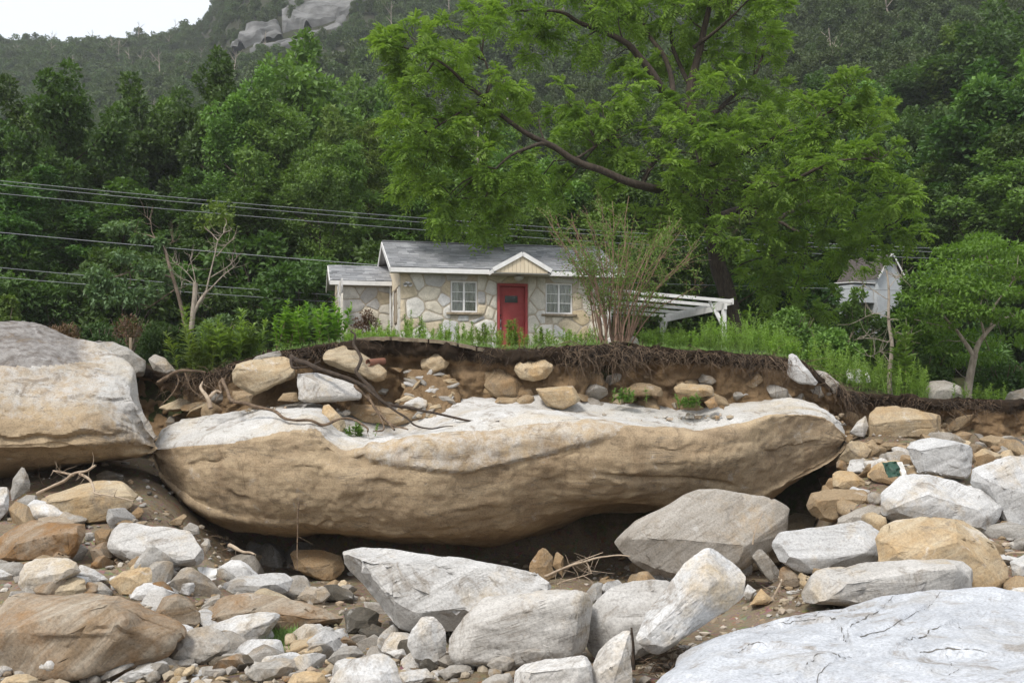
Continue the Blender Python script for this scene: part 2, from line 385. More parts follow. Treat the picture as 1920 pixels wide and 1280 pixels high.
M['greygreen'] = leaf_mat('grey_green_leaf', (0.085, 0.145, 0.06), (0.14, 0.21, 0.09), 0.3)
M['deadleaf'] = leaf_mat('dead_brown_leaf', (0.085, 0.045, 0.022), (0.14, 0.075, 0.04), 0.15)
# ---------------------------------------------------------------- terrain
BK = np.array([  # px, top row, foot row, distance of the cut bank's lip
 (-300,640,800,28.5),(150,655,790,28.2),(230,672,790,28.0),(300,700,800,27.5),(380,700,790,27.0),(430,682,770,26.2),(500,662,765,25.8),(560,652,765,25.6),(620,642,768,25.5),(680,636,772,25.5),
 (760,635,778,25.5),(830,640,778,25.5),(900,650,775,25.6),(960,654,772,25.6),(1040,649,772,25.6),(1140,645,778,25.6),(1230,652,780,25.6),
 (1350,660,778,25.6),(1450,668,770,25.8),(1500,674,768,26.0),(1545,704,772,26.2),(1590,732,815,26.4),(1650,741,835,26.4),(1760,747,835,26.4),(1920,750,835,26.6),(2300,752,835,27.0)], float)
BX = (BK[:, 0] - 960) / F * BK[:, 3]
B_TOP = CZ + (HOR - BK[:, 1]) / F * BK[:, 3]
B_FOOT = CZ + (HOR - BK[:, 2]) / F * BK[:, 3]
def lip(X):  return np.interp(X, BX, BK[:, 3])
def topz(X): return np.interp(X, BX, B_TOP)
def footz(X): return np.interp(X, BX, B_FOOT)

GY = np.array([-100, 9, 12, 15, 17, 19, 20.5, 22, 23.5, 25, 27])
G_L = np.array([0.0, 0.0, 0.0, 0.12, 0.28, 0.50, 0.75, 1.05, 1.3, 1.5, 1.6])
G_C = np.array([0.0, 0.0, 0.0, -0.15, -0.30, -0.45, -0.55, -0.75, -0.9, -0.9, -0.6])
G_R = np.array([0.0, 0.0, 0.05, 0.28, 0.62, 1.0, 1.35, 1.72, 2.0, 2.15, 2.2])
def bed(X, Y):
    X, Y = np.asarray(X, float), np.asarray(Y, float)
    l = np.interp(Y, GY, G_L); c = np.interp(Y, GY, G_C); r = np.interp(Y, GY, G_R)
    s = X / np.maximum(Y, 6.0)
    wl = 1 - sstep(s, -0.36, -0.22); fy = sstep(Y, 16.0, 19.5); wr = sstep(s, 0.18 + 0.08 * fy, 0.30 + 0.025 * fy)
    z = c * (1 - wl) * (1 - wr) + l * wl + r * wr
    p = np.stack([X, Y, X * 0], -1).reshape(-1, 3)
    return z + (fbm(p * 0.9, 4, 5) * 0.10).reshape(z.shape)
def hillz(X, Y):
    s = X / np.maximum(Y, 20)
    ks = [-0.8, -0.48, -0.42, -0.33, -0.29, -0.25, -0.10, 0.1, 0.35, 0.6]
    sl = np.interp(s, ks, [0.41, 0.417, 0.422, 0.430, 0.445, 0.48, 0.51, 0.505, 0.513, 0.52])
    yr = np.interp(s, ks, [470, 470, 470, 470, 475, 490, 600, 640, 560, 560]); d0 = np.interp(s, ks, [115, 115, 115, 114, 113, 112, 105, 95, 78, 75])
    d = np.clip(Y - d0, 0, None); dm = yr - d0
    z = np.where(d < dm, d, dm - 0.25 * (d - dm)) * sl
    p = np.stack([X, Y, X * 0], -1).reshape(-1, 3)
    z = z + 25.0 * sstep(Y, 290, 400) * sstep(s, -0.30, -0.235) * (1 - sstep(s, -0.13, -0.06))      # granite dome
    return z + (fbm(p * 0.017, 4, 9) * 7.0).reshape(z.shape) * sstep(Y, 130, 230)
def terr(X, Y):
    """terrace behind the cut bank, rising into the hillside"""
    e = lip(X); d = np.asarray(Y - e, float); t0 = topz(X)
    lvl = np.interp(X, [-14, -8, -6, 7, 8.5, 11, 16], [4.1, 4.25, 4.44, 4.44, 3.8, 3.0, 2.95])
    z = t0 + (lvl - t0) * sstep(d, 0, 3.5)
    z = z + sstep(d, 7, 26) * (5.2 - lvl)
    return z + hillz(X, Y)
def ground(X, Y):
    X, Y = np.asarray(X, float), np.asarray(Y, float)
    k = sstep(Y, lip(X) + 0.15, lip(X) + 0.95)
    return bed(X, Y) * (1 - k) + terr(X, Y) * k

def axis(segs):
    out = []
    for a, b, st in segs: out.append(np.arange(a, b, st))
    return np.concatenate(out + [[segs[-1][1]]])
gx = axis([(-120, -30, 10), (-30, -14, 1.0), (-14, 15, 0.16), (15, 32, 1.0), (32, 120, 10)])
gy = axis([(-75, 0, 15), (0, 8, 0.8), (8, 29, 0.15), (29, 46, 0.6), (46, 66, 2.0)])
XX, YY = np.meshgrid(gx, gy)
ZZ = ground(XX, YY)
nx, ny = len(gx), len(gy)
idx = (np.arange(ny - 1)[:, None] * nx + np.arange(nx - 1)[None, :])
FQ = np.stack([idx, idx + 1, idx + nx + 1, idx + nx], -1).reshape(-1, 4)
me = np_mesh('ground', np.stack([XX, YY, ZZ], -1).reshape(-1, 3), FQ, True)
a = me.attributes.new('turf', 'FLOAT', 'POINT')
a.data.foreach_set('value', sstep(YY - lip(XX), -0.1, 0.8).ravel().astype(np.float32))
tag(link('ground', me, M['ground']), kind='structure')

hx = np.linspace(-520, 560, 170); hy = np.r_[np.linspace(50, 150, 40), np.linspace(156, 800, 110)]
XX, YY = np.meshgrid(hx, hy); ZZ = np.where(YY < 62, terr(XX, YY) - 0.6, terr(XX, YY) + 0.0)
nx, ny = len(hx), len(hy); idx = (np.arange(ny - 1)[:, None] * nx + np.arange(nx - 1)[None, :])
FQ = np.stack([idx, idx + 1, idx + nx + 1, idx + nx], -1).reshape(-1, 4)
tag(link('hillside', np_mesh('hillside', np.stack([XX, YY, ZZ], -1).reshape(-1, 3), FQ, True), M['forest_floor']), kind='structure')

# --- the cut bank: soil face with an overhanging lip of dark topsoil
bxs = np.arange(-15.0, 15.5, 0.07); vs = np.linspace(0, 1, 46)
BXX, BV = np.meshgrid(bxs, vs)
prof_v = [0.0, 0.08, 0.25, 0.45, 0.62, 0.74, 0.84, 0.93, 1.0]
prof_d = [-0.62, -0.30, 0.05, 0.20, 0.30, 0.30, 0.10, 0.00, 0.02]
pn = np.stack([BXX, BV * 1.7, BXX * 0], -1).reshape(-1, 3)
lump = (fbm(pn * 0.8, 3, 21) * 0.48 + fbm(pn * 2.6, 4, 22) * 0.20 + fbm(pn * 7, 4, 23) * 0.10).reshape(BV.shape)
BY = lip(BXX) + np.interp(BV, prof_v, prof_d) + lump * np.interp(BV, [0, 0.3, 0.85, 1.0], [0.8, 1.0, 0.7, 0.5])
ft = footz(BXX) - 0.45
BZ = ft + (topz(BXX) - ft) * BV + lump * 0.16 + 0.02 * (BV > 0.99)
rag = (fbm(np.stack([BXX * 1.9, BXX * 0, BXX * 0], -1).reshape(-1, 3), 4, 31) * .13).reshape(BV.shape); rag2 = (fbm(np.stack([BXX * 4.5, BXX * 0 + 5, BXX * 0], -1).reshape(-1, 3), 4, 33) * .055).reshape(BV.shape)
BY = BY + rag * sstep(BV, .7, .95); BZ = BZ + (rag2 - .03) * sstep(BV, .8, 1.0)                     # torn, uneven lip
# top flap running back onto the terrace
rows = [np.stack([BXX, BY, BZ], -1)]
for k, dd in enumerate((0.25, 0.6, 1.1)):
    yb = BY[-1] + dd; zb = terr(bxs, yb) + 0.015 - 0.03 * k
    rows.append(np.stack([bxs, yb, np.minimum(zb, BZ[-1] + 0.06)], -1)[None])
V = np.concatenate(rows, 0); nyb, nxb = V.shape[:2]
idx = (np.arange(nyb - 1)[:, None] * nxb + np.arange(nxb - 1)[None, :])
me = np_mesh('bank', V.reshape(-1, 3), np.stack([idx, idx + 1, idx + nxb + 1, idx + nxb], -1).reshape(-1, 4), True)
hum = np.concatenate([np.interp(BV, [0, 0.74, 0.86, 1.0], [0.0, 0.10, 0.66, 1.0]) + 0.15 * np.clip((np.abs(BXX - 2.2) < 1.2), 0, 1) * (BV > 0.4), np.ones((3, len(bxs)))], 0)
me.attributes.new('humus', 'FLOAT', 'POINT').data.foreach_set('value', hum.ravel().astype(np.float32))
tag(link('cut_bank', me, M['soil']), kind='structure')
# ---------------------------------------------------------------- rocks
def solve_Y(px, row, lift=0.0):
    Ys = np.linspace(7.5, 30, 600); X = (px - 960) / F * Ys
    zr = CZ + (HOR - row) / F * Ys; g = bed(X, Ys) + lift
    k = np.argmax(zr <= g) if (zr <= g).any() else len(Ys) - 1
    return float(Ys[k])

def finish_rock(bm, size, seed, L, soft=2, rough=1.0):
    """subdivide a closed hull, soften its edges, break its surface up; returns mesh"""
    bmesh.ops.triangulate(bm, faces=bm.faces[:])
    for _ in range(7):
        es = [e for e in bm.edges if e.calc_length() > L]
        if not es: break
        bmesh.ops.subdivide_edges(bm, edges=es, cuts=1)
        bmesh.ops.triangulate(bm, faces=[f for f in bm.faces if len(f.verts) > 3])
    for _ in range(soft): bmesh.ops.smooth_vert(bm, verts=bm.verts[:], factor=0.5, use_axis_x=True, use_axis_y=True, use_axis_z=True)
    bm.normal_update(); bm.verts.index_update()
    V = np.array([v.co for v in bm.verts]); N = np.array([v.normal for v in bm.verts])
    rng = np.random.default_rng(seed)
    ax = rng.normal(size=3) * np.array([0.5, 0.5, 1.0]); ax[2] = abs(ax[2]) + 0.4; ax /= np.linalg.norm(ax)
    q = V / size + rng.uniform(0, 50, 3)
    d = fbm(q * 1.8, 3, seed) * 0.022 + fbm(q * 7.0, 3, seed + 7) * 0.007
    lay = (V @ ax) / size * 7 + fbm(q * 1.5, 3, seed + 3) * 0.6
    fr = lay - np.floor(lay)
    d += (sstep(fr, 0.0, 0.15) - fr) * 0.012 * sstep(noise(q * 1.8, seed + 5), 0.1, 0.25)
    rid = 1 - np.abs(noise(q * 3.1, seed + 11)); d -= np.clip(rid - 0.94, 0, 1) * 0.16
    V = V + N * (d * size * rough)[:, None]
    for v, c in zip(bm.verts, V): v.co = c
    bm.normal_update()
    me = bpy.data.meshes.new('rock'); bm.to_mesh(me); bm.free()
    me.polygons.foreach_set('use_smooth', [True] * len(me.polygons))
    me.set_sharp_from_angle(angle=R(38)); me.update()
    return me

def hull_bm(pts):
    bm = bmesh.new()
    for p in pts: bm.verts.new(p)
    r = bmesh.ops.convex_hull(bm, input=bm.verts[:])
    dead = [v for v in bm.verts if not v.link_faces]
    if dead: bmesh.ops.delete(bm, geom=dead, context='VERTS')
    return bm

def chip(bm, rng, n):
    """knock off a few corners with flat breaks"""
    for _ in range(n):
        V = np.array([v.co for v in bm.verts]); c = V.mean(0)
        nr = rng.normal(size=3); nr /= np.linalg.norm(nr)
        h = (V @ nr); m = h.max(); span = m - h.min()
        pl = m - span * rng.uniform(0.02, 0.07)
        g = bmesh.ops.bisect_plane(bm, geom=bm.verts[:] + bm.edges[:] + bm.faces[:], plane_co=nr * pl, plane_no=nr, clear_outer=True)
        pts = [v.co.copy() for v in bm.verts]; bm.free(); bm = hull_bm(pts)
    return bm

ROCK_N = [0]
def rock(kind, label, outline, ridge='', base=None, Y=None, d=0.8, name='rock', soft=1, rough=1.0, cat='rock', group=None, lift=0.0):
    rng = np.random.default_rng(100 + ROCK_N[0]); ROCK_N[0] += 1
    o = np.array([[float(x) for x in s.split(',')] for s in outline.split()])
    c = o.mean(0); r0, r1 = o[:, 1].min(), o[:, 1].max(); wpx = np.ptp(o[:, 0])
    Yb = Y if Y is not None else solve_Y(c[0], base or r1, lift)
    wid = wpx / F * Yb; D = max(d * wid, 0.22)
    t = (o[:, 1] - r0) / (r1 - r0 + 1e-6)
    pts = [P(x, y, Yb + D * (0.12 + 0.38 * (1 - tt))) for (x, y), tt in zip(o, t)]
    if ridge: rp = np.array([[float(x) for x in s.split(',')] for s in ridge.split()])
    else:
        x0, x1 = o[:, 0].min(), o[:, 0].max(); k = rng.uniform(0.35, 0.55)
        rp = np.array([[x0 + (x1 - x0) * f, c[1] + (r1 - r0) * (k - 0.5) * 0.5 + rng.uniform(-.06, .06) * (r1 - r0)] for f in (0.3, 0.52, 0.72)])
    pts += [P(x, y, Yb - D * 0.04 + rng.uniform(-.03, .03) * D) for x, y in rp]
    pts += [P(c[0] + (x - c[0]) * 0.8, c[1] + (y - c[1]) * 0.86, Yb + D * 0.0) for (x, y), tt in zip(o, t) if tt > 0.8]
    pts += [P(c[0] + (x - c[0]) * 0.78, c[1] + (y - c[1]) * 0.78, Yb + D * 0.95) for x, y in o]
    org = np.array(P(c[0], r1, Yb + D * 0.4))
    bm = hull_bm([np.array(p) - org for p in pts])
    size = max(wid, (r1 - r0) / F * Yb)
    bm = chip(bm, rng, 8)
    L = max(size / 21, 6.0 / F * Yb)
    bmesh.ops.bevel(bm, geom=bm.edges[:], offset=size * 0.010, segments=1, affect='EDGES', clamp_overlap=True)
    me = finish_rock(bm, size, 300 + ROCK_N[0], L, soft, rough)
    ob = link(name, me, M[kind], None, tuple(org))
    return tag(ob, label, cat, group)

def loft(cols, nx_, ny_, name, mat, seed, amp, stain_fn, cat, label, relief=None):
    """cols: list of sections, each a list of (px,row,Y); closed round the section"""
    S = np.array([[P(*q) for q in c] for c in cols])                    # (k, m, 3)
    PX = np.array([[q[0] for q in c] for c in cols]); RW = np.array([[q[1] for q in c] for c in cols])
    k, m = S.shape[:2]
    A = np.concatenate([S, PX[..., None], RW[..., None]], -1)           # carry photo coords for the stain map
    A = spline(A.reshape(k, -1), nx_).reshape(nx_, m, 5)
    A = np.concatenate([A[:, -1:], A, A[:, :2]], 1)                      # wrap
    t = np.linspace(0, m, ny_, endpoint=False); i = t.astype(int); f = (t - i)[None, :, None]
    a, b, c, d_ = A[:, i], A[:, i + 1], A[:, i + 2], A[:, (i + 3) % A.shape[1]]
    ten = 0.62
    ca = ten * (c - a) / 1.0; cb = ten * (d_ - b) / 1.0
    G = (2*f**3 - 3*f**2 + 1) * b + (f**3 - 2*f**2 + f) * ca + (-2*f**3 + 3*f**2) * c + (f**3 - f**2) * cb
    V = G[..., :3]
    dx = np.gradient(V, axis=0); dy = (np.roll(V, -1, 1) - np.roll(V, 1, 1))
    N = np.cross(dy, dx); N /= np.linalg.norm(N, axis=-1, keepdims=True) + 1e-9
    cen = V.mean(axis=(0, 1)); sgn = np.sign(((V - cen) * N).sum()); N = N * sgn
    q = V.reshape(-1, 3)
    d = fbm(q * 0.42, 2, seed) * 0.22 + fbm(q * 1.5 * np.array([1, 1, 1.6]), 4, seed + 4) * 0.028 + fbm(q * 7, 3, seed + 8) * 0.016
    lay = q @ np.array([0.12, 0.25, 1.0]) * 2.2 + fbm(q * 0.6, 3, seed + 2) * 1.2; fr = lay - np.floor(lay)
    d += (sstep(fr, 0, 0.06) - fr) * 0.03 * sstep(noise(q * 0.9, seed + 5), 0.2, 0.35)
    rid = 1 - np.abs(noise(q * np.array([0.8, .8, 1.3]), seed + 11)); d -= np.clip(rid - 0.955, 0, 1) * 0.3
    if relief is not None: d = d + relief(G[..., 3], G[..., 4], np.broadcast_to(t[None, :], G.shape[:2])).ravel()
    V = V + N * (d * amp).reshape(V.shape[:2] + (1,))
    n1, n2 = V.shape[:2]
    i = np.arange(n1 - 1)[:, None] * n2; j = np.arange(n2)[None, :]; j2 = (j + 1) % n2
    Fq = np.stack([i + j, i + j2, i + n2 + j2, i + n2 + j], -1).reshape(-1, 4)
    if sgn > 0: Fq = Fq[:, ::-1]
    org = V.reshape(-1, 3).mean(0); org[2] = V[..., 2].min()
    me = np_mesh(name, V.reshape(-1, 3) - org, Fq, True)
    bm = bmesh.new(); bm.from_mesh(me); bmesh.ops.holes_fill(bm, edges=[e for e in bm.edges if e.is_boundary], sides=0)
    bmesh.ops.triangulate(bm, faces=[f_ for f_ in bm.faces if len(f_.verts) > 4]); bmesh.ops.recalc_face_normals(bm, faces=bm.faces[:])
    bm.to_mesh(me); bm.free()
    me.polygons.foreach_set('use_smooth', [True] * len(me.polygons)); me.set_sharp_from_angle(angle=R(40))
    sc = stain_fn(G[..., 3], G[..., 4], np.broadcast_to(t[None, :], G.shape[:2]), V)
    colr = np.ones((n1 * n2, 4), np.float32); colr[:, :3] = sc.reshape(-1, 3)
    me.attributes.new('stain', 'FLOAT_COLOR', 'POINT').data.foreach_set('color', colr.ravel())
    return tag(link(name, me, M[mat], None, tuple(org)), label, cat)

# --- the great boulder under the house
mb_px = [287, 300, 330, 380, 440, 500, 560, 600, 640, 700, 780, 860, 950, 1050, 1150, 1250, 1310, 1350, 1400, 1450, 1500, 1550, 1575, 1587]
mb_ed = [842, 836, 829, 822, 815, 803, 796, 803, 826, 822, 811, 801, 796, 793, 799, 807, 810, 800, 785, 768, 766, 776, 798, 822]
mb_bk = [832, 803, 785, 773, 763, 758, 757, 760, 775, 778, 774, 769, 767, 767, 773, 777, 777, 772, 764, 757, 756, 765, 786, 812]
mb_bt = [852, 888, 918, 952, 976, 981, 986, 987, 990, 996, 1003, 1005, 995, 976, 960, 949, 945, 945, 940, 924, 899, 868, 847, 830]
cols = []
for px, e, bk, bt in zip(mb_px, mb_ed, mb_bk, mb_bt):
    tt = (px - 937) / 650.0; ye = 22.2 + 2.0 * abs(tt) ** 4; yb = 26.3 - 1.2 * abs(tt) ** 4
    bul = 0.40 * (1 - abs(tt) ** 3)
    cols.append([(px, bk, yb), (px, (bk + e) / 2 - 1, (yb + ye) / 2), (px, e, ye), (px, e + (bt - e) * 0.30, ye - bul), (px, e + (bt - e) * 0.62, ye - bul * 0.5),
                 (px, e + (bt - e) * 0.88, ye + 0.25), (px, bt, ye + 0.95 * (1 - abs(tt) ** 3) + 0.1), (px, bt - 6, yb - 0.4), (px, (bk + bt) / 2, yb + 0.5)])
def mb_stain(px, row, t, V):
    top = (t > 7.6) | (t < 2.0)
    st = np.where(top, 0.05, np.clip((t - 1.98) * 9, 0, 1))
    lo = np.interp(px, [640, 690, 780, 880, 960, 1060, 1150, 1180], [826, 868, 882, 893, 872, 845, 822, 800])       # paler facet above this line
    st = np.where(~top & (px > 660) & (px < 1175) & (row < lo), 0.56, st)
    ll = np.interp(px, [287, 330, 430, 520, 600, 650], [842, 838, 830, 806, 800, 815])
    st = np.where((px < 620) & (row < ll), 0.1, st)
    strk = np.where(top, 0.0, sstep(row, 800, 850))
    return np.stack([st, strk, st * 0], -1)
def mb_relief(px, row, t):
    face = (t > 2.02) & (t < 6.5)
    lo = np.interp(px, [640, 690, 780, 880, 960, 1060, 1150, 1180], [826, 868, 882, 893, 872, 845, 822, 800])
    d = np.where(face & (px > 665), 0.09 * np.clip((lo - row) / 8.0, 0, 1) * sstep(px, 665, 700) * (1 - sstep(px, 1120, 1180)), 0.0)      # spalled facet standing proud
    d = d - 0.16 * np.exp(-(((px - 660 - (row - 850) * 0.5) / 16) ** 2 + ((row - 852) / 26) ** 2)) * face                                # gouge
    l2 = np.interp(px, [1120, 1200, 1300, 1380], [885, 893, 897, 912]); d = d - 0.10 * np.exp(-((row - l2) / 4.0) ** 2) * face * sstep(px, 1110, 1150) * (1 - sstep(px, 1330, 1400))
    for x0, x1, r0, r1, h in ((560, 640, 985, 972, .06), (430, 470, 922, 935, .05), (700, 760, 905, 912, .04), (1010, 1060, 905, 900, .04), (1440, 1540, 850, 832, .05), (350, 420, 868, 860, .05), (860, 940, 960, 955, .05)):
        lr = r0 + (r1 - r0) * (px - x0) / (x1 - x0) + 3 * np.sin(px * .13); d = d - h * np.clip((row - lr + 3) / 3, 0, 1) * np.exp(-np.clip(row - lr, 0, None) / 14) * face * sstep(px, x0 - 8, x0 + 8) * (1 - sstep(px, x1 - 8, x1 + 8))
    return d
loft(cols, 360, 150, 'boulder', 'boulder', 40, 1.0, mb_stain, 'boulder', 'huge long tan boulder with a pale flat top lying under the stone cottage', mb_relief)

# --- the boulder on the left
lb_px = [-330, -220, -110, 0, 60, 110, 150, 190, 230, 255, 268, 282, 293]
lb_tp = [690, 652, 626, 621, 623, 632, 645, 655, 672, 694, 737, 786, 815]
lb_bt = [860, 880, 886, 886, 884, 880, 875, 868, 861, 857, 855, 850, 838]
cols = []
for px, tp, bt in zip(lb_px, lb_tp, lb_bt):
    tt = (px + 20) / 313.0; k = abs(tt) ** 3; h = bt - tp
    yf = 21.7 + 1.3 * k; yb = 27.0 - 2.2 * k
    cols.append([(px, tp, yb - 1.0), (px, tp + h * 0.10, yf + 2.2 * (1 - k) + .3), (px, tp + h * 0.30, yf + 1.0 * (1 - k)), (px, tp + h * 0.55, yf + 0.25), (px, tp + h * 0.76, yf),
                 (px, tp + h * 0.86, yf + 0.15), (px, bt, yf + 1.5 * (1 - k) + .1), (px, bt - h * 0.06, yb - 0.3), (px, (tp + bt) / 2, yb)])
def lb_stain(px, row, t, V):
    lim = np.interp(px, [-300, 0, 100, 200, 280], [700, 690, 680, 668, 690])
    cap = np.where((row < lim) & ((t < 2.4) | (t > 8)), 0.85, 0.0) * (1 - 0.6 * sstep(px, 90, 200))
    st = 0.50 + 0.25 * sstep(row, 720, 830) - 0.25 * sstep(px, 150, 260) * (1 - sstep(row, 815, 850))
    return np.stack([st, sstep(row, 700, 800) * 0.5, cap], -1)
def lb_relief(px, row, t):
    face = (t > 0.5) & (t < 6.3); d = 0 * px
    for x0, x1, r0, r1, h in ((-200, 130, 705, 690, .10), (90, 225, 815, 812, .09), (-250, 180, 822, 816, .12), (40, 90, 722, 726, .05), (190, 240, 800, 815, .07), (-100, 60, 770, 760, .05), (120, 250, 735, 745, .07)):
        lr = r0 + (r1 - r0) * (px - x0) / (x1 - x0) + 4 * np.sin(px * .07); d = d - h * np.clip((row - lr + 3) / 3, 0, 1) * np.exp(-np.clip(row - lr, 0, None) / 22) * face * sstep(px, x0 - 14, x0 + 14) * (1 - sstep(px, x1 - 14, x1 + 14))
    return d
loft(cols, 260, 140, 'boulder', 'boulder', 60, 0.9, lb_stain, 'boulder', 'huge rounded tan boulder with grey weathered cap below the pale branched tree', lb_relief)

# --- foreground slab, bottom right: flat white rock with cracks and shelly ledges
def pg(px, row, z=0.72):
    Y = (CZ - z) * F / (row - HOR); return ((px - 960) / F * Y, Y)
fp = np.array([(0.75, 7.6), (1.15, 9.2), (1.62, 10.6), (2.15, 11.9), (2.85, 12.8), (3.9, 13.2), (5.0, 13.5), (6.1, 13.7), (7.1, 13.3), (8.0, 12.2), (8.6, 10.5), (8.4, 8.2), (6.4, 6.7), (3.2, 6.4), (1.3, 6.7)])
cen = np.array([4.5, 10.0])
ang = np.arctan2(fp[:, 1] - cen[1], fp[:, 0] - cen[0]); order = np.argsort(ang); ang, rad = ang[order], np.linalg.norm(fp[order] - cen, axis=1)
na, nr_ = 560, 176
th = np.linspace(-math.pi, math.pi, na, endpoint=False)
rr = np.interp(th, np.r_[ang[-1] - 2*math.pi, ang, ang[0] + 2*math.pi], np.r_[rad[-1], rad, rad[0]])
rr = (rr + np.roll(rr, 1) + np.roll(rr, -1) + np.roll(rr, 2) + np.roll(rr, -2)) / 5
u = np.r_[np.linspace(0.01, 1.0, nr_ - 10), np.full(10, 1.0)]; dz = np.r_[np.zeros(nr_ - 10), np.linspace(0.06, 1.0, 10)]
TH, U = np.meshgrid(th, u); RRR = np.broadcast_to(rr[None], TH.shape); DZ = np.broadcast_to(dz[:, None], TH.shape)
X = cen[0] + np.cos(TH) * RRR * U; Yg = cen[1] + np.sin(TH) * RRR * U
X = X - np.cos(TH) * DZ * 0.18; Yg = Yg - np.sin(TH) * DZ * 0.18
q = np.stack([X, Yg, X * 0], -1).reshape(-1, 3)
Z = 0.62 + 0.10 * sstep(X, 2, 6) - 0.34 * U ** 6 - 0.05 * np.clip(X - 6.3, 0, 3) + (fbm(q * 0.55, 4, 70) * 0.10 + fbm(q * 2.2, 4, 71) * 0.022 + fbm(q * 9, 3, 72) * 0.006).reshape(X.shape)
Z = Z + 0.16 * np.exp(-((X - 5.3) ** 2 / 1.2 + (Yg - 13.0) ** 2 / 1.0))
zm = lambda s: [pg(1140 + float(a.split(',')[0]) / 2.4615, 880 + float(a.split(',')[1]) / 2.4615) for a in s.split()]
ledges = [(zm('640,655 820,650 950,645 1030,650 1080,700 1105,752 1200,722 1330,690 1455,620'), 0.09), (zm('1100,705 1200,650 1290,590'), 0.06), (zm('1105,700 1105,752'), 0.03),
          (zm('860,920 950,850 1080,832 1130,822'), 0.055), (zm('1370,780 1450,745 1560,700'), 0.05), (zm('1430,806 1560,800 1750,815'), 0.05),
          (zm('590,780 660,755 740,766'), 0.05), (zm('950,985 970,900 1040,850'), 0.04), (zm('820,650 900,630 1080,600'), 0.05), (zm('1610,680 1640,730'), 0.02), (zm('740,890 850,880'), 0.015)]
pts2 = np.stack([X, Yg], -1).reshape(-1, 2); wob = np.stack([noise(q * 3.2, 80), noise(q * 3.2, 81)], -1) * 0.0
pw = pts2 + wob; dZ = np.zeros(len(pw))
for ln, h in ledges:
    ln = np.array(ln); best = np.full(len(pw), 9.0); side = np.zeros(len(pw))
    for a_, b_ in zip(ln[:-1], ln[1:]):
        ab = b_ - a_; s = np.clip(((pw - a_) @ ab) / (ab @ ab), 0, 1); e = pw - (a_ + s[:, None] * ab); dd = np.linalg.norm(e, axis=1)
        sd = ab[0] * (pw[:, 1] - a_[1]) - ab[1] * (pw[:, 0] - a_[0])
        m_ = dd < best; best[m_] = dd[m_]; side[m_] = np.sign(sd[m_])
    fade = np.exp(-(best / 0.45) ** 2)
    dZ += h * 0.45 * np.tanh(side * best / 0.03) * np.exp(-best / 0.4)
Z = Z + dZ.reshape(Z.shape) * (1 - DZ) - DZ * 1.15
V = np.stack([X, Yg, Z], -1); n1, n2 = V.shape[:2]
i = np.arange(n1 - 1)[:, None] * n2; j = np.arange(n2)[None, :]; j2 = (j + 1) % n2
Fq = np.stack([i + j, i + n2 + j, i + n2 + j2, i + j2], -1).reshape(-1, 4)
org = np.array([cen[0], cen[1], -0.5])
me = np_mesh('slab', V.reshape(-1, 3) - org, Fq, True)
bm = bmesh.new(); bm.from_mesh(me); bmesh.ops.contextual_create(bm, geom=[e for e in bm.edges if e.is_boundary and (e.verts[0].co.to_2d().length < 1)])
bmesh.ops.recalc_face_normals(bm, faces=bm.faces[:]); bm.to_mesh(me); bm.free(); me.polygons.foreach_set('use_smooth', [True] * len(me.polygons))
fslab = tag(link('boulder', me, M['front'], None, tuple(org)), 'broad white slab boulder with long cracks and shelly ledges filling the corner', 'boulder')
# cracks: flat dark strips along the ledges, inner shade put into their colour
from mathutils.bvhtree import BVHTree
bvh = BVHTree.FromPolygons([v.co.copy() for v in me.vertices], [tuple(p.vertices) for p in me.polygons])
rc = np.random.default_rng(4)
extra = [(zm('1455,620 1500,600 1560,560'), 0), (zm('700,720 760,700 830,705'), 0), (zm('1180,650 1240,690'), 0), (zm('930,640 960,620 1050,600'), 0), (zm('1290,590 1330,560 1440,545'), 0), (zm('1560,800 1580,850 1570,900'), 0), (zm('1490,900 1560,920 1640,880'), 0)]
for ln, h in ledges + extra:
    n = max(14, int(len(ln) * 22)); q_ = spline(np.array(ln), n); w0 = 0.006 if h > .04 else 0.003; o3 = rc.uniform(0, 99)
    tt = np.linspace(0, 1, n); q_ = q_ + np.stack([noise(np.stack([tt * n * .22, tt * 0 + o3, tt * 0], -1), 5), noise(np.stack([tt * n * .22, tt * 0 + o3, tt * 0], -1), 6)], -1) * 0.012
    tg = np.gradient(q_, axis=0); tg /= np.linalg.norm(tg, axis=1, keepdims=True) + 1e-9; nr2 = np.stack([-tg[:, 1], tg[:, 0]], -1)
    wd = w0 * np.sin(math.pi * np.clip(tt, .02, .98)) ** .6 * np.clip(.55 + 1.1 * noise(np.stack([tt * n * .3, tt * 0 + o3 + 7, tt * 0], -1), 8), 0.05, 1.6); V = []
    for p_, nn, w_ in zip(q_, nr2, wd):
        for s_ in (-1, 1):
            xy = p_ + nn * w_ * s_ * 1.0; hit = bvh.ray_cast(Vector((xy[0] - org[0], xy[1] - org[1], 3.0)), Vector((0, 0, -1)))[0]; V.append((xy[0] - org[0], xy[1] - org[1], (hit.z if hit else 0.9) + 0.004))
    link('painted_crack', py_mesh('painted_crack', V, [(2 * i, 2 * i + 1, 2 * i + 3, 2 * i + 2) for i in range(n - 1)]), M['crack_shade'], fslab)
